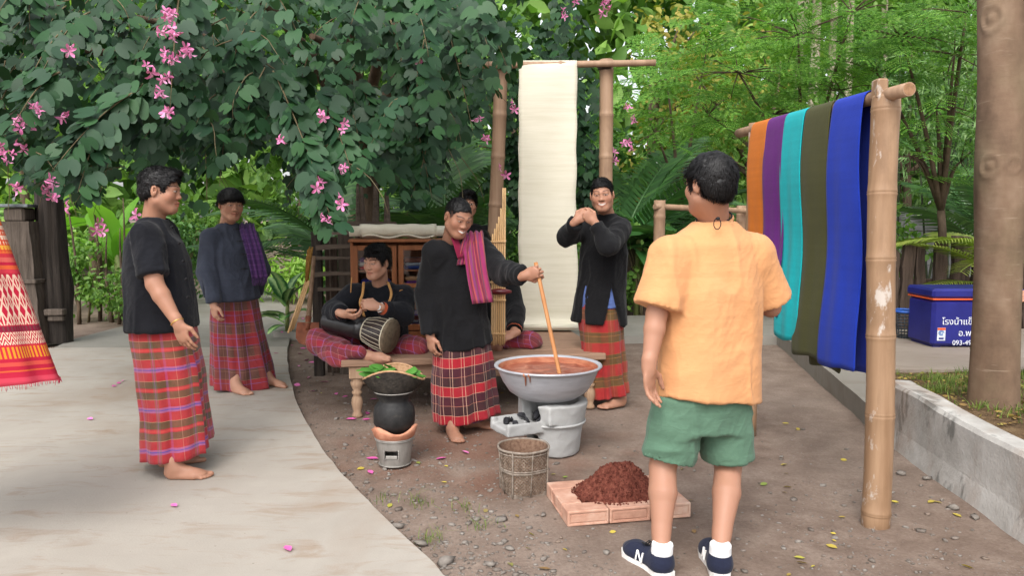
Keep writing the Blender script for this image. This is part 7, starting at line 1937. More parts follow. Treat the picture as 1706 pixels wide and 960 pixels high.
# ------------------------------------------------------------------ orchid tree over the yard
tb_ = np.array([W(612, 380, 8.0)[0], 8.0, -.02]); fork = W(606, 235, 7.9)
bau = empty('orchid_tree', tb_, 'large dark green orchid tree with drooping branches and pink flowers over the bench', 'tree')
m = MB(); P = catmull([tb_, W(612, 420, 8.0), W(613, 320, 7.98), fork], 5); m.tube(P, np.linspace(.15, .095, len(P)), 12, wob=.05)
limbs = []
for tp in (W(420, 60, 6.6), W(180, 20, 5.6), W(40, 80, 5.0), W(560, -40, 6.2), W(760, 40, 6.8), W(330, -80, 5.0), W(520, 60, 4.6), W(860, -60, 7.2), W(660, 40, 5.4)):
    mid = lerp(fork, tp, .45) + np.array([0, 0, .5]); Q_ = bez(fork - np.array([0, 0, .1]), mid, tp, 10); limbs.append(Q_); m.tube(Q_, np.linspace(.07, .018, 10), 8, wob=.05)
m.build('trunk', M_bark, bau, True)
low = np.array([(-120, 300), (0, 250), (40, 300), (90, 325), (140, 300), (190, 290), (225, 330), (250, 300), (300, 285), (320, 250), (340, 320), (362, 262), (400, 250), (440, 240), (470, 270), (505, 330), (545, 388), (575, 330), (600, 275), (640, 280), (690, 335), (725, 300), (760, 235), (800, 200), (845, 120), (900, 60)])
LT, LD, LN, LS = [], [], [], []; twigs = MB(); tips = []
def spray(start, dirn, length, nleaf, size, rng, droop=1.0, face=(0, -1, 0), tw=True):
    d = unit(dirn); P = [np.array(start, float)]; st = length / nleaf
    for i in range(nleaf):
        d = unit(d + np.array([0, 0, -.16 * droop]) + rng.normal(0, .07, 3)); P.append(P[-1] + d * st)
    P = np.array(P)
    if tw: twigs.tube(P, np.linspace(.0045, .0014, len(P)), 4)
    side = unit(np.cross(d, (0, 0, 1.0)) + 1e-6)
    for i in range(1, len(P)):
        s_ = 1 if i % 2 else -1; dd = side * s_ * .8 + np.array([0, 0, -.75]) + unit(P[i] - P[i - 1]) * .35 + rng.normal(0, .22, 3)
        nn = np.array(face) * .62 + np.array([0, 0, .62]) + side * s_ * .25 + rng.normal(0, .26, 3)
        LT.append(P[i] + side * s_ * .02); LD.append(dd); LN.append(nn); LS.append(size * rng.uniform(.7, 1.12) * (1 - .3 * (i / len(P)) ** 2))
    tips.append(P[-1]); return P
r2 = np.random.default_rng(5)
# branches one can follow in the photograph
hang = [((455, 118, 4.5), (555, 375, 4.15), 26, .115), ((530, 150, 4.5), (590, 300, 4.3), 14, .115), ((470, 150, 4.6), (520, 330, 4.35), 16, .112), ((500, 200, 4.4), (545, 372, 4.2), 14, .115), ((300, -20, 4.2), (283, 190, 4.05), 10, .095), ((330, -30, 4.4), (300, 120, 4.2), 10, .10), ((620, -30, 4.4), (585, 40, 4.2), 6, .10),
        ((230, 150, 4.3), (75, 300, 3.95), 18, .115), ((190, 170, 4.3), (130, 320, 4.0), 14, .11), ((260, 170, 4.5), (110, 270, 4.1), 16, .115), ((120, 40, 4.5), (40, 150, 4.1), 14, .11), ((150, 20, 4.6), (70, 120, 4.2), 12, .11), ((100, 120, 4.2), (20, 215, 4.0), 12, .105), ((330, 160, 4.8), (240, 230, 4.4), 12, .11),
        ((340, 170, 4.8), (345, 335, 4.6), 14, .105), ((650, 30, 5.2), (720, 330, 5.0), 24, .105), ((700, 150, 5.2), (690, 330, 5.0), 16, .115), ((740, 30, 5.4), (790, 230, 5.2), 18, .10), ((780, -10, 5.6), (845, 110, 5.4), 14, .095), ((600, 140, 5.2), (640, 260, 5.0), 14, .10), ((735, 180, 5.2), (700, 290, 5.0), 12, .12), ((380, 130, 5.0), (420, 240, 4.8), 14, .105)]
for a, b_, n, sz in hang:
    A_, B_ = W(*a), W(*b_); mid = lerp(A_, B_, .45) + np.array([0, 0, .10]); P = bez(A_, mid, B_, n + 1); twigs.tube(P, np.linspace(.006, .0018, n + 1), 5)
    for i in range(1, n + 1):
        d = unit(P[i] - P[i - 1]); side = unit(np.cross(d, (0, 1.0, 0)))
        for s_ in ((1, -1) if i % 2 else (1, -1)):
            if r2.uniform() < .12: continue
            LT.append(P[i] + side * s_ * .025 + r2.normal(0, .012, 3)); LD.append(side * s_ * .75 + np.array([0, 0, -.7]) + d * .4 + r2.normal(0, .2, 3)); LN.append(np.array([0, -.72, .55]) + side * s_ * .2 + r2.normal(0, .25, 3)); LS.append(sz * r2.uniform(.72, 1.12) * (1 - .25 * (i / n) ** 3))
# the mass of the crown
for k in range(560):
    px_ = r2.uniform(-140, 800); py_ = r2.uniform(-60, np.interp(px_, low[:, 0], low[:, 1]) - 30); dd_ = r2.uniform(4.4, 7.6)
    if py_ > np.interp(px_, low[:, 0], low[:, 1]) - 25: continue
    spray(W(px_, py_, dd_), np.array([r2.normal(0, .5), -r2.uniform(.1, .7), r2.uniform(-.8, .1)]), r2.uniform(.3, .6), int(r2.integers(6, 11)), .105, r2, tw=(k % 2 == 0))
for k in range(60):      # low leaves beside and behind the hanging cloth
    px_ = r2.choice([r2.uniform(845, 870), r2.uniform(950, 1010)]); py_ = r2.uniform(110, 330)
    spray(W(px_, py_, r2.uniform(7.15, 7.8)), np.array([r2.normal(0, .4), -.3, -.5]), .4, 8, .10, r2, tw=False)
for k in range(40): spray(W(r2.uniform(780, 985), r2.uniform(-30, 100), r2.uniform(7.2, 8.4)), np.array([r2.normal(0, .5), -.3, -.5]), .45, 8, .10, r2, tw=False)
LT, LD, LN, LS = map(np.array, (LT, LD, LN, LS))
ux, uy = to_px(LT); lim = np.interp(ux, low[:, 0], low[:, 1]); keep = (uy < lim + 6) | (LT[:, 1] > 7.1) | ((np.arange(len(LT)) < 700) & (uy < lim + 22))
LT, LD, LN, LS = LT[keep], LD[keep], LN[keep], LS[keep]
_kx, _ky = to_px(LT); _ok = ~((_kx > 205) & (_kx < 345) & (_ky > 248) & (LT[:, 1] < 4.5)) & ~((_kx > 340) & (_kx < 450) & (_ky > 285) & (LT[:, 1] < 6.3)); LT, LD, LN, LS = LT[_ok], LD[_ok], LN[_ok], LS[_ok]
ux, uy = to_px(LT); vis = (ux > 0) & (ux < 1706) & (uy > 0) & (uy < 960); score = LS / LT[:, 1] * vis; order = np.argsort(-score); near_i, rest = order[:300], order[300:]
bV, bF_ = LEAF['bilobe']; lme = []
for k in range(3):
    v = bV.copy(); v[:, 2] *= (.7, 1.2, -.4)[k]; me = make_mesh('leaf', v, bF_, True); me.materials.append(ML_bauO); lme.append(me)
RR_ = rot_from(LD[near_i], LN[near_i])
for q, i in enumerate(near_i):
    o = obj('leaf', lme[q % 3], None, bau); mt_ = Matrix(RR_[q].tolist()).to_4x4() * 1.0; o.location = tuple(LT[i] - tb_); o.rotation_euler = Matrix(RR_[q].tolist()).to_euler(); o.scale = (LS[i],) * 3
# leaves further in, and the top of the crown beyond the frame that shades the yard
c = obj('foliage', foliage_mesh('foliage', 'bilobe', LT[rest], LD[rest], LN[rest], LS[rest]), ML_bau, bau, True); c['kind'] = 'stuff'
r3 = np.random.default_rng(8)
p, d = cloud_pts([(-3.6, 6.2, 3.6, 2.4, 2.2, .9), (-1.4, 6.4, 3.9, 2.0, 2.2, .9), (-2.6, 8.2, 2.9, 2.6, 1.0, 1.2)], 3200, r3, 1.8, -.2); D, N = orient(d, r3)
u_, v_ = to_px(p); k_ = ((v_ < -15) & (p[:, 1] > 6.6)) | (p[:, 1] > 7.6); 
c = obj('upper_foliage', foliage_mesh('upper_foliage', 'oval', p[k_], D[k_], N[k_], .17 * r3.uniform(.7, 1.2, k_.sum())), ML_bau, bau, True); c['kind'] = 'stuff'
twigs.build('twigs', M_twig, bau, True)['kind'] = 'stuff'
# flowers
def flower_mesh():
    V = []; F = []
    for k in range(5):
        a = 2 * PI * k / 5 + .3; c_, s_ = math.cos(a), math.sin(a); w_ = .20 + .05 * math.sin(k * 3.1); q_ = .5 * math.sin(k * 2.3 + 1); pts = [(0, 0, 0), (w_, .4, .3), (w_ * .9, .75, .30 + q_ * .4), (.05, .95, .05 + q_), (-w_ * .8, .8, .22 + q_ * .5), (-w_, .4, .25), (0, .5, .16)]
        b = len(V); V += [(x * c_ - y * s_, x * s_ + y * c_, z + .2 * math.sin(k * 2)) for x, y, z in pts]; F += [(b, b + 1, b + 6), (b + 1, b + 2, b + 6), (b + 2, b + 3, b + 6), (b + 3, b + 4, b + 6), (b + 4, b + 5, b + 6), (b + 5, b, b + 6)]
    return np.array(V), np.array(F)
fV, fF = flower_mesh(); fme = make_mesh('flower', fV, fF); ML_fl = mat_random('pink_flower', [(0, srgb(196, 76, 138)), (.5, srgb(214, 112, 166)), (1, srgb(228, 168, 202))], .6, .2, .1); fme.materials.append(ML_fl)
fl = [(278, 18, 4.05), (285, 40, 4.05), (272, 48, 4.0), (292, 55, 4.05), (280, 90, 4.05), (300, 86, 4.0), (315, 80, 4.0), (290, 100, 4.05), (252, 120, 4.0), (281, 132, 4.05), (265, 155, 4.05), (278, 186, 4.0), (285, 25, 4.1),
      (114, 77, 4.2), (60, 172, 4.1), (64, 186, 4.1), (105, 196, 4.2), (40, 208, 4.1), (28, 200, 4.2), (48, 215, 4.2), (38, 240, 4.3), (18, 262, 4.2), (22, 318, 4.0), (88, 305, 4.0), (86, 330, 4.0), (80, 308, 4.1), (196, 205, 4.3), (188, 175, 4.4), (576, 215, 4.25), (575, 280, 4.2), (541, 192, 4.3), (467, 245, 4.4), (529, 308, 4.25), (547, 358, 4.15), (570, 330, 4.2), (700, 104, 5.0), (795, 197, 5.1), (815, 225, 5.1), (841, 283, 6.6), (858, 176, 6.6), (1049, 176, 7.6), (1056, 202, 7.6), (1048, 235, 7.6), (1050, 248, 7.6), (1021, 262, 7.2), (955, 10, 7.0), (943, 24, 7.0), (1004, 3, 7.0), (1012, 22, 7.0), (1015, 0, 7.1), (0, 240, 4.2), (8, 255, 4.3)]
for q, (x, y, d) in enumerate([f_ for f_ in fl for _ in (0, 1)]):
    o = obj('flower', fme, None, bau); o.location = tuple(W(x + r2.normal(0, 4), y + r2.normal(0, 5), d - .06) - tb_); s_ = .036 * (1 if d < 6 else 1.25) * r2.uniform(.8, 1.2); o.scale = (s_, s_, s_ * 1.1); o.rotation_euler = (PI / 2 + r2.normal(0, .5), r2.normal(0, .6), r2.uniform(0, 6.28))
# ------------------------------------------------------------------ palms
def frond_mesh(seed, n=26, L=1.0, wide=.30, droop=.5, sweep=.55):
    rng = np.random.default_rng(seed); V = []; F = []
    t = np.linspace(0, 1, 14); P = np.stack([0 * t, L * (t - .12 * droop * t ** 3), L * (.0 - .55 * droop * t ** 2)], 1)
    m = MB(); m.tube(P, np.linspace(.012, .003, 14), 5)
    for i in range(n):
        f = .16 + .82 * i / (n - 1); p = np.array([np.interp(f, t, P[:, k]) for k in range(3)]); tg = unit(np.array([np.interp(min(f + .03, 1), t, P[:, k]) for k in range(3)]) - p + 1e-6)
        ll = wide * (math.sin(PI * (.18 + .74 * f)) ** .7) * rng.uniform(.88, 1.08)
        for s_ in (-1, 1):
            d = unit(np.array([s_, 0, 0]) * .85 + tg * sweep + np.array([0, 0, .22])); w_ = .013; e1 = p + d * ll * .5 + np.array([0, 0, -.02]); e2 = p + d * ll + np.array([0, 0, -.22 * ll - .25 * ll * droop]); pw = unit(np.cross(d, (0, 0, 1)))
            b = m.n; m.add([p - pw * w_ * .5, p + pw * w_ * .5, e1 - pw * w_, e1 + pw * w_, e2], [(0, 1, 3, 2), (2, 3, 4)])
    return m.mesh('frond')
FR_M = {}
def palm(label, base, fronds, mat, stems=3, name='palm', stem_h=.5, group=None, seed=0):
    """fronds: (azimuth, elevation, length)"""
    rng = np.random.default_rng(seed); base = np.array(base, float); o = empty(name, base, label, 'palm', group)
    for k in range(stems):
        q = base + np.array([rng.uniform(-.12, .12), rng.uniform(-.12, .12), -.02]); m = MB(); bamboo(m, [q, q + np.array([rng.uniform(-.08, .08), 0, stem_h])], .03, [.2, .4, .6, .8], 0, 8, .12); m.build('stem', M_cane, o, True)
    for k, (az, el, L) in enumerate(fronds):
        key = (k % 4, mat.name)
        if key not in FR_M: FR_M[key] = frond_mesh(k % 4, droop=(.45, .7, .95, .6)[k % 4]); FR_M[key].materials.append(mat)
        f = obj('frond', FR_M[key], None, o); f.location = (rng.uniform(-.08, .08), rng.uniform(-.08, .08), stem_h * rng.uniform(.5, 1)); f.scale = (L, L, L); f.rotation_euler = Matrix.Rotation(az - PI / 2, 3, 'Z').to_4x4().to_3x3().to_4x4().to_euler()
        f.rotation_euler = (Matrix.Rotation(az - PI / 2, 3, 'Z') @ Matrix.Rotation(el, 3, 'X')).to_euler()
    return o
M_cane = surf('dark_cane', [(.3, srgb(34, 44, 30)), (.7, srgb(66, 76, 50))], 12, .5, .35)
def fan(n, lo, hi, el0, el1, L0, L1, seed):
    r = np.random.default_rng(seed); return [(lo + (hi - lo) * (k + r.uniform(.2, .8)) / n, r.uniform(el0, el1), r.uniform(L0, L1)) for k in range(n)]
gp_ = 'areca palms behind the yard'
palm('tall areca palm with dark arching fronds behind the smiling man', (W(1075, 480, 9.6)[0], 9.7, .0) if False else (W(1040, 500, 10.9)[0], 11.0, 0), fan(13, -.2, PI + .2, .5, 1.35, 1.9, 2.6, 1) + fan(5, PI, 2 * PI, .6, 1.2, 1.8, 2.3, 2), ML_palm, 4, stem_h=1.0, group=gp_, seed=1)
palm('areca palm with broad fronds beside the bamboo rail', (W(1170, 500, 10.9)[0], 11.1, 0), fan(9, -.3, PI + .3, .4, 1.2, 1.5, 2.1, 3) + fan(5, PI, 2 * PI, .4, 1.1, 1.3, 1.8, 4), ML_palm, 3, stem_h=.7, group=gp_, seed=2)
palm('areca palm with dark canes directly behind the cabinet', (W(745, 560, 8.7)[0], 8.65, 0), fan(9, -.2, PI + .2, .7, 1.35, 1.3, 1.9, 5) + fan(6, PI, 2 * PI, .5, 1.2, 1.1, 1.6, 6), ML_palm, 6, stem_h=1.4, group=gp_, seed=3)
palm('low dark palm arching towards the man in charcoal', (W(545, 560, 8.5)[0], 8.5, 0), [(PI + .05, .42, 1.5), (PI - .35, .6, 1.5), (PI + .4, .3, 1.2), (.3, .8, 1.3), (-.6, .7, 1.1), (1.6, 1.1, 1.6), (2.2, .9, 1.6), (-2.2, .75, 1.2)], ML_palm, 3, stem_h=1.15, group=gp_, seed=4)
palm('yellow-green palm leaning over the stake fence', (W(1660, 470, 8.65)[0], 8.65, .09), [(PI + .1, .62, 1.15), (PI - .3, .4, 1.15), (PI + .35, .8, 1.1), (PI + .6, .3, 1.0), (PI + .2, .25, .9), (.4, .8, 1.2), (1.6, 1.0, 1.3), (-1.2, .8, 1.0), (-2.2, .6, 1.1)], ML_palmy, 3, stem_h=1.0, group=gp_, seed=5)
palm('green palm rising behind the block wall end', (W(1640, 470, 11.6)[0], 11.6, 0), fan(10, 0, 2 * PI, .6, 1.3, 1.6, 2.2, 9), ML_palm, 3, stem_h=1.3, group=gp_, seed=6)
# ------------------------------------------------------------------ banana and broad-leaved plants
def banana_leaf_mesh(seed, w=.17, torn=True, nseg=16):
    rng = np.random.default_rng(seed); t = np.linspace(0, 1, nseg); V = []; F = []
    P = np.stack([0 * t, t - .1 * t ** 3, -.28 * t ** 2.2], 1); wid = w * np.sin(PI * np.clip(t * .93 + .05, 0, 1)) ** .55
    for i in range(nseg):
        j1, j2 = rng.uniform(.9, 1.06, 2); V += [P[i] + np.array([-wid[i] * j1, -.02, .05 * wid[i] / w + rng.uniform(-.008, .008)]), P[i] + np.array([-wid[i] * .5, 0, .045 * wid[i] / w]), P[i], P[i] + np.array([wid[i] * .5, 0, .045 * wid[i] / w]), P[i] + np.array([wid[i] * j2, -.02, .05 * wid[i] / w + rng.uniform(-.008, .008)])]
    for i in range(nseg - 1):
        for k in range(4): F.append((i * 5 + k, i * 5 + k + 1, (i + 1) * 5 + k + 1, (i + 1) * 5 + k))
    m = MB(); m.add(np.array(V), F, True); m.tube(P - np.array([0, 0, .004]), np.linspace(.014, .003, nseg), 5); return m.mesh('leaf')
def broad_plant(name, label, base, leaves, mat, cat='plant', stem=(.05, .6), w=.17, seed=0, group=None, stem_mat=None):
    base = np.array(base, float); o = empty(name, base, label, cat, group)
    if stem: m = MB(); m.tube([base, base + np.array([.02, 0, stem[1]])], [stem[0] * 1.2, stem[0]], 10); m.build('stem', stem_mat or M_bstem, o, True)
    ms = [banana_leaf_mesh(seed + k, w) for k in range(3)]
    for q in ms: q.materials.append(mat)
    for k, (az, el, L, z) in enumerate(leaves):
        f = obj('leaf', ms[k % 3], None, o); f.location = (0.02 * math.cos(az), .02 * math.sin(az), z); f.scale = (L, L, L); f.rotation_euler = (Matrix.Rotation(az - PI / 2, 3, 'Z') @ Matrix.Rotation(el, 3, 'X') @ Matrix.Rotation((k * 1.3) % .8 - .4, 3, 'Y')).to_euler()
    return o
M_bstem = surf('banana_stem', [(.3, srgb(96, 110, 60)), (.7, srgb(140, 148, 90))], 12, .6, .3, stretch=(1, 1, .3))
ML_ban = leafmat('banana_leaf', srgb(96, 150, 48), srgb(124, 180, 66), srgb(150, 200, 90), .45, .35, .45, 'object')
ML_broad = leafmat('broad_leaf', srgb(46, 92, 48), srgb(64, 116, 60), srgb(92, 142, 76), .42, .4, .25, 'object')
broad_plant('banana_plant', 'bright green young banana plant beyond the short-sleeved man', (W(200, 500, 10.6)[0], 10.6, 0), [(1.2, 1.35, 1.0, .95), (.3, 1.15, .9, .9), (2.6, 1.0, 1.0, .85), (4.5, 1.2, .95, .9), (3.4, .8, .9, .75), (5.6, .9, .85, .8), (1.9, .7, .9, .7), (0, .6, .8, .6)], ML_ban, 'plant', (.06, 1.0), .19, 1)
broad_plant('banana_plant', 'bright green banana plant behind the squared grey post', (W(60, 500, 11.2)[0], 11.2, 0), [(.1, .55, 1.1, 1.05), (3.3, .5, 1.0, 1.05), (.9, 1.0, 1.0, 1.0), (2.4, .95, 1.0, 1.0), (5.0, .6, .9, .95), (-.35, .15, 1.1, .95)], ML_ban, 'plant', (.07, 1.15), .18, 4)
broad_plant('broad_leaved_plant', 'plant with broad drooping green leaves behind the smiling man\'s shoulder', (W(1062, 500, 10.4)[0], 10.45, .0), [(4.4, .3, .75, 1.15), (5.3, .5, .7, 1.1), (3.6, .6, .7, 1.1), (1.0, .9, .7, 1.1), (.2, .5, .7, 1.0), (4.9, -.1, .6, .95), (2.2, .8, .7, 1.1)], ML_broad, 'plant', (.04, 1.2), .24, 7)
t = NT('variegated_leaf'); oc = t.n('TexCoord').outputs['Object']; sp = t.n('SeparateXYZ'); t.l(oc, sp.inputs[0]); ctr = t.math('ADD', t.math('MULTIPLY', t.math('ABSOLUTE', sp.outputs[0]), 7.5), t.math('MULTIPLY', t.math('SUBTRACT', t.noise(oc, 16, 4), .5), 1.1))
M_vari = t.fin(t.ramp(ctr, [(.15, srgb(168, 200, 130)), (.75, srgb(70, 122, 62)), (1.0, srgb(48, 96, 50))]), .42, None, .4)
broad_plant('dumb_cane', 'potted-size dumb cane with pale-centred leaves beside the spade', G(478, 562, .02), [(2.6, 1.0, .42, .42), (3.3, .75, .42, .38), (4.2, .8, .40, .36), (5.2, .9, .38, .40), (.2, .95, .40, .42), (1.2, 1.1, .42, .45), (3.7, .35, .38, .26), (4.9, .3, .36, .24), (2.9, .25, .38, .22), (5.9, .45, .36, .26), (4.5, 1.2, .44, .46), (3.1, .55, .36, .16), (4.3, .1, .32, .14)], M_vari, 'plant', (.02, .48), .19, 11, stem_mat=M_bstem)
# ------------------------------------------------------------------ trees and shrubs behind the yard
gs = 'shrubs along the edge of the yard'
def shrub(label, px, d, w_, h, leaf, size, n, mat, seed, z0=0.0, group=None, depth=.6, name='shrub', stems=4):
    rng = np.random.default_rng(seed); b = np.array([W(px, 500, d)[0], d, z0]); o = empty(name, b, label, 'shrub', group or gs); m = MB()
    for k in range(stems):
        a = rng.uniform(0, 6.28); m.tube(bez(b + np.array([math.cos(a) * .05, math.sin(a) * .05, -.02]), b + np.array([math.cos(a) * w_ * .2, 0, h * .4]), b + np.array([math.cos(a) * w_ * .6, math.sin(a) * depth * .4, h * .8]), 6), np.linspace(.014, .005, 6), 5)
    m.build('stems', M_twig, o, True)
    E = [(b[0] + rng.uniform(-.5, .5) * w_, d + rng.uniform(-.3, .3) * depth, z0 + h * rng.uniform(.4, .75), w_ * .55, depth * .6, h * .34) for _ in range(5)]
    p, dd = cloud_pts(E, n, rng, 4.0, -.15); p = p[p[:, 2] > z0 + .03]; dd = dd[:len(p)]; D, N = orient(dd, rng, .75, .4, .5)
    c = obj('foliage', foliage_mesh('foliage', leaf, p, D, N, size * rng.uniform(.6, 1.25, len(p))), mat, o, True); c['kind'] = 'stuff'; return o
shrub('leafy mid green shrub between the trunk post and the short-sleeved man', 140, 10.2, .55, 1.25, 'oval', .085, 900, ML_mid, 1)
shrub('low bushy shrub at the foot of the banana plant', 205, 9.9, .45, .8, 'oval', .075, 700, ML_mid, 2)
shrub('loose pale green shrub behind the men\'s heads by the path', 360, 13.0, .9, 1.7, 'oval', .10, 900, ML_mid, 3)
shrub('dark shrub at the far side of the path', 300, 12.0, .6, 1.5, 'oval', .09, 800, ML_dark, 4)
shrub('grassy bright shrub beneath the brushwood pile', 475, 12.6, .8, .75, 'lance', .26, 700, ML_lime, 5)
shrub('round-leaved shrub by the stakes behind the smiling man', 1075, 10.35, .5, 1.25, 'round', .085, 900, ML_mid, 6, .05)
shrub('low leafy shrub behind the apricot-shirted man', 1170, 10.5, .6, 1.1, 'oval', .085, 900, ML_dark, 7, .05)
shrub('dark leafy shrub behind the drying rack', 1330, 10.2, .8, 1.5, 'oval', .09, 1000, ML_dark, 8, .05)
shrub('shrub with upright leaves behind the thick bamboo post', 1470, 10.0, .5, 1.4, 'oval', .11, 700, ML_mid, 9, .05)
shrub('dark shrub crowding behind the rack and cabinet', 620, 8.9, .7, 1.3, 'oval', .09, 900, ML_dark, 10)
shrub('shrub in shade behind the tall bamboo frame', 880, 9.6, .8, 1.6, 'oval', .095, 1000, ML_dark, 11)
shrub('green shrub between the tall frame posts and the palm', 985, 10.6, .5, 1.7, 'oval', .09, 800, ML_mid, 12, .0)
shrub('shaded shrub left of the squared grey post', 5, 10.5, .8, 1.5, 'oval', .10, 900, ML_mid, 13)
shrub('small bright weed at the edge of the rear path', 262, 10.6, .3, .45, 'lance', .22, 220, ML_lime, 14)
# pink blossoms on the shrub beside the trunk post
sh0 = [o for o in bpy.data.objects if o.name.startswith('shrub') and 'trunk post' in o.get('label', '')][0]
for (x, y) in ((163, 372), (160, 384), (170, 386), (228, 358), (115, 345)):
    o = obj('flower', fme, None, sh0, True); o.location = tuple(W(x, y, 9.6)); o.scale = (.1, .1, .1); o.rotation_euler = (PI / 2, x, y)
# thin woody stems on the left
st_g = 'thin bare stems behind the left posts'
for k, (x0, x1, yb, yt, d) in enumerate(((130, 110, 540, 330, 10.0), (185, 178, 520, 390, 10.2), (165, 150, 515, 300, 10.3), (215, 200, 515, 380, 9.8), (196, 205, 520, 330, 10.0))):
    a_ = np.array([W(x0, 500, d)[0], d, -.02]); b_ = W(x1, yt, d); o = MB().tube(bez(a_, lerp(a_, b_, .5) + np.array([.08 * (-1) ** k, 0, 0]), b_, 8), np.linspace(.035 if k % 2 else .028, .006, 8), 7).build('bare_stem', M_bark); tag(o, 'thin brown woody stem rising through the shrubs behind the old posts', 'stem', st_g)
# brushwood pile
r4 = np.random.default_rng(15); m = MB(); c = np.array([W(475, 400, 14.5)[0], 14.5, 0])
for k in range(230):
    a = r4.uniform(0, PI); z = abs(r4.normal(0, .42)); x = r4.normal(0, .75) * (1 - z * .35); p = c + np.array([x, r4.normal(0, .4), z * 1.0 + .02]); d = np.array([math.cos(a), r4.normal(0, .4), r4.normal(.2, .45)]); L = r4.uniform(.3, .8)
    m.tube([p - d * L * .5, p + np.array([0, 0, .04]), p + d * L * .5], [.012, .010, .005], 4)
bp = m.build('brushwood_pile', surf('dry_twigs', two(srgb(128, 112, 96), srgb(180, 166, 150)), 12, .95, .1)); tag(bp, 'tangled pile of dry grey brushwood beyond the path', 'brushwood', kind='stuff')
# ------------------------------------------------------------------ feathery trees on the right
gf = 'feathery-leaved trees behind the drying rack'
def feathery(label, px, d, regions, n, seed, size=.5):
    rng = np.random.default_rng(seed); b = np.array([W(px, 500, d)[0], d, -.02]); o = empty('feathery_tree', b, label, 'tree', gf); m = MB(); fk = b + np.array([0, 0, 1.5]); m.tube(bez(b, b + np.array([.1, 0, .8]), fk, 8), np.linspace(.06, .045, 8), 8)
    T, D, N, Sz = [], [], [], []
    for (x, y, dd, rx, ry, rz, k) in regions:
        c = W(x, y, dd)
        m.tube(bez(fk, lerp(fk, c, .5) + np.array([0, 0, .25]), c, 8), np.linspace(.035, .01, 8), 6)
        for q in range(int(k * 1.45)):
            v = rng.normal(size=3); v /= np.linalg.norm(v); p = c + v * rng.uniform(.2, 1) ** .5 * np.array([rx, ry, rz]); h = np.array([v[0], v[1], 0]) + rng.normal(0, .5, 3) * np.array([1, 1, .15]); T.append(p); D.append(h + np.array([0, 0, rng.uniform(-.1, .25)])); N.append(np.array([0, 0, 1.0]) + rng.normal(0, .28, 3) + np.array([0, -.35, 0])); Sz.append(size * rng.uniform(.7, 1.2))
            if q % 4 == 0: m.tube([c, lerp(c, p, .6) + np.array([0, 0, .03]), p], [.009, .006, .003], 4)
    m.build('trunk', M_bark, o, True)
    cr = obj('crown', foliage_mesh('crown', 'feather', np.array(T), np.array(D), np.array(N), np.array(Sz)), ML_fea, o, True); cr['kind'] = 'stuff'
feathery('feathery-leaved tree spreading above the hanging scarves', 1330, 9.6, [(1230, 120, 9.0, .9, .7, .35, 34), (1330, 60, 8.8, .9, .7, .4, 34), (1420, 20, 8.6, .9, .7, .4, 30), (1180, 190, 9.4, .6, .6, .3, 22), (1290, 190, 9.4, .7, .6, .3, 24), (1400, 150, 9.2, .7, .6, .3, 24)], 0, 1, .55)
feathery('feathery-leaved tree between the bamboo post and the tree trunk', 1560, 9.2, [(1500, 60, 8.4, .8, .7, .35, 30), (1590, 90, 8.6, .7, .6, .35, 28), (1560, 180, 8.8, .6, .6, .35, 24), (1520, 260, 9.0, .5, .5, .3, 18), (1610, 20, 8.2, .7, .6, .3, 22), (1460, 120, 9.0, .6, .6, .3, 18), (1600, 270, 9.2, .4, .4, .3, 12)], 0, 2, .5)
feathery('light feathery-leaved sapling right of the tall bamboo frame', 1130, 11.8, [(1110, 130, 11.2, .8, .7, .4, 24), (1180, 70, 11.4, .9, .7, .4, 26), (1090, 220, 11.4, .5, .5, .3, 14)], 0, 3, .6)
for k, (x, y) in enumerate(((1509, 3), (1538, 1), (1545, 4))):
    pass
# pale slim trunks far right
for k, (x, w_, d) in enumerate(((1345, .10, 14), (1372, .08, 14.5), (1398, .07, 13.5), (1318, .09, 15), (1452, .07, 15))):
    b = np.array([W(x, 500, d)[0], d, -.02]); tree('slim_tree', 'slim pale-barked tree rising behind the feathery trees', b, 5.5, [(b[0], d, 6.0, 1.4, 1.2, 1.0)], 'oval', .16, 420, ML_mid, w_, M_barkp, 60 + k, 'slim pale trees behind the rack')
# bamboo thicket
bt_o = empty('bamboo_clump', (W(1560, 500, 12.6)[0], 12.6, 0), 'clump of slender bamboo with pale narrow leaves behind the fence', 'bamboo'); r5 = np.random.default_rng(30); T = []
for k in range(12):
    b = np.array([W(1560, 500, 12.6)[0] + r5.normal(0, .4), 12.6 + r5.normal(0, .3), -.02]); tp = b + np.array([r5.normal(0, .8), r5.normal(0, .4), r5.uniform(3.5, 4.8)]); m = MB(); P = bez(b, lerp(b, tp, .6) + np.array([0, 0, .5]), tp, 10); bamboo(m, P, .022, [.15, .3, .45, .6, .75, .9], .6, 7, .12); m.build('cane', M_cane, bt_o, True)
    for t_ in r5.uniform(.25, 1, 60): T.append(np.array([np.interp(t_, np.linspace(0, 1, 10), P[:, i]) for i in range(3)]) + r5.normal(0, .28, 3))
T = np.array(T); D = r5.normal(0, .6, (len(T), 3)) + np.array([0, -.2, -.5]); T4 = np.repeat(T, 4, 0) + r5.normal(0, .04, (len(T) * 4, 3)); D4 = np.repeat(D, 4, 0) + r5.normal(0, .35, (len(T) * 4, 3))
c = obj('foliage', foliage_mesh('foliage', 'lance', T4, D4, r5.normal(0, .5, T4.shape) + np.array([0, -.4, .7]), r5.uniform(.12, .22, len(T4))), ML_bam, bt_o, True); c['kind'] = 'stuff'
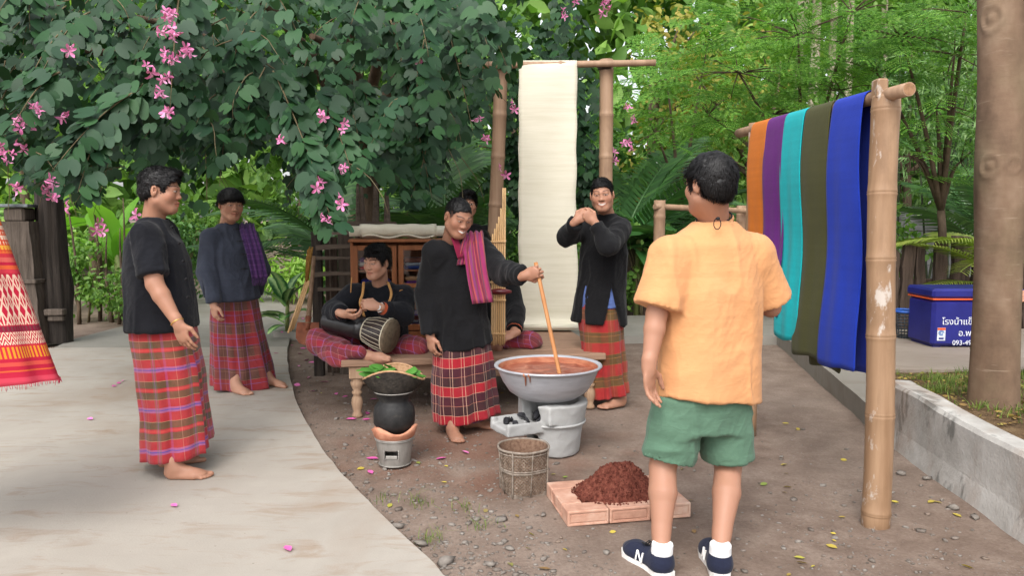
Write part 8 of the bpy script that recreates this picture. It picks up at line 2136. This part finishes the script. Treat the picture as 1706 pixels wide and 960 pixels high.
# ------------------------------------------------------------------ the wood behind: single trees, then the far mass
far = [('broad mid green tree beyond the left posts', -6.8, 12.5, 3.2, ML_mid, .16), ('bright yellow-green tree at the far left', -9.2, 14.5, 3.6, ML_lime, .18), ('shady dark green tree behind the orchid tree', -2.6, 12.5, 3.6, ML_dark, .15), ('dark green tree behind the hanging cream cloth', .2, 11.8, 3.4, ML_dark, .15), ('tree with yellowing leaves beyond the tall bamboo frame', 2.4, 13.4, 4.6, ML_yel, .14), ('pale yellow-green tree behind the feathery trees', 5.2, 15.5, 4.0, ML_lime, .17), ('dense green tree beyond the block wall', 9.6, 15.5, 3.8, ML_mid, .17), ('mid green tree filling the gap above the palms', 4.0, 12.8, 3.2, ML_mid, .14), ('deep green tree behind the bamboo clump', 7.4, 14.6, 3.4, ML_dark, .16), ('leafy tree at the end of the path', -4.6, 17.0, 3.4, ML_mid, .18), ('dull green tree between the path and the cabinet', -.9, 14.5, 3.8, ML_mid, .17)]
for k, (lab, x, y, h, mt, sz) in enumerate(far):
    rr = np.random.default_rng(100 + k)
    E = [(x + rr.uniform(-1.2, 1.2), y + rr.uniform(-.6, .6), h * rr.uniform(.55, 1.25), rr.uniform(.9, 1.5), rr.uniform(.7, 1.1), rr.uniform(.7, 1.1)) for _ in range(6)] + [(x, y, h * .45, 1.3, .8, .7)]
    tree('tree', lab, (x, y, -.02), h * .8, E, 'oval', sz, 2100, mt, .09, M_bark, 200 + k, 'single trees behind the yard', up=.6, thr=-.12, clump=1.6)
N = 24000; r6 = np.random.default_rng(44)
p = np.stack([r6.uniform(-22, 24, N), r6.uniform(17.5, 23, N), 9.0 * r6.uniform(0, 1, N) ** .85], 1); p = p[(vnoise(p * .55) > -.6)]
N_ = len(p); D = r6.normal(0, 1, (N_, 3)) + np.array([0, -.2, -.5]); Nn = np.array([0, -.5, .6]) + r6.normal(0, .5, (N_, 3))
c = obj('far_wood', foliage_mesh('far_wood', 'oval', p, D, Nn, r6.uniform(.4, .8, N_)), ML_mid); tag(c, 'far dense green wood closing off the background', 'wood', kind='stuff')
# ------------------------------------------------------------------ tree with bare trunk, right foreground
tb2 = np.array([*G(1655, 676, .32)[:2], .30]); tt = empty('shade_tree', tb2, 'stout smooth brown tree trunk with knots growing from the planted bed', 'tree')
V = []; nA = 72; nR = 190
knots_ = [(1650, 30, .055), (1648, 275, .05), (1690, 272, .035)]
for i in range(nR):
    f = i / (nR - 1); z = .28 + f * 3.4; yb = 680 - (680 - 0) * f
    c = tb2 + np.array([.0 - .125 * f + .015 * math.sin(f * 5), 0, z - .30]); R_ = .120 + .016 * math.exp(-f * 14) - .008 * f + .014 * math.exp(-((f - .40) / .10) ** 2)
    for k in range(nA):
        a = 2 * PI * k / nA; V.append(c + np.array([math.cos(a), math.sin(a), 0]) * R_ * (1 + .02 * math.sin(3 * a + f * 6) + .01 * math.sin(7 * a + f * 11)))
V = np.array(V)
vx, vy = to_px(V); V0 = V.copy()
for (x, y, s_) in knots_:
    c0 = V0[np.argmin(np.hypot(vx - x, vy - y) + np.where(V0[:, 1] > tb2[1], 1e4, 0))]; dv = np.linalg.norm((V0 - c0) * np.array([1, 1, .85]), axis=1) * (1 + .12 * vnoise(V0 * 20))
    ring = np.exp(-((dv - s_) / (s_ * .22)) ** 2) * .010 - np.exp(-((dv - s_ * .62) / (s_ * .16)) ** 2) * .005 + np.exp(-(dv / (s_ * .45)) ** 2) * .010
    nv = V0 - np.array([tb2[0], tb2[1], 0]); nv[:, 0] += .125 * (V0[:, 2] - .28) / 3.4; nv[:, 2] = 0; nv /= np.linalg.norm(nv, axis=1)[:, None]; V = V + nv * ring[:, None]
F_ = np.array([(i * nA + k, i * nA + (k + 1) % nA, (i + 1) * nA + (k + 1) % nA, (i + 1) * nA + k) for i in range(nR - 1) for k in range(nA)])
t = NT('smooth_bark'); n1 = t.noise(t.pos((1, 1, .6)), 5, 7, .6); n2 = t.noise(t.pos((1.5, 1.5, 14)), 3.2, 5, .6)
cb = t.ramp(n1, [(.3, srgb(92, 74, 60)), (.55, srgb(120, 98, 80)), (.75, srgb(138, 117, 98))]); cb = t.mix(t.ramp(n2, [(.62, (0, 0, 0, 1)), (.72, (.45, .45, .45, 1))]), cb, srgb(160, 142, 124)); cb = t.mix(t.ramp(t.noise(t.pos((1, 1, .8)), 1.7, 4), [(.5, (0, 0, 0, 1)), (.75, (.4, .4, .4, 1))]), cb, srgb(104, 104, 76))
M_sbark = t.fin(cb, .85, t.bump(t.math('ADD', t.noise(t.pos((2, 2, 5)), 6, 6), n1), .3, .010), .2)
obj('trunk', make_mesh('trunk', V, F_, True), M_sbark, tt, True)
r7 = np.random.default_rng(50); m = MB(); top = V[-nA:].mean(0)
E = [(top[0] + 1.2, top[1] - .6, 5.0, 1.8, 1.5, .8), (top[0] + .3, top[1] + 1.4, 5.3, 1.6, 1.5, .8), (top[0] + 2.4, top[1] + 1.0, 5.2, 1.6, 1.6, .8)]
limb_tree(m, top - np.array([0, 0, .1]), [e[:3] for e in E], .10, r7); m.build('limbs', M_sbark, tt, True)
p, d = cloud_pts(E, 800, r7, 1.8, -.1); D, N = orient(d, r7); c = obj('crown', foliage_mesh('crown', 'oval', p, D, N, .2 * r7.uniform(.7, 1.2, len(p))), ML_mid, tt, True); c['kind'] = 'stuff'
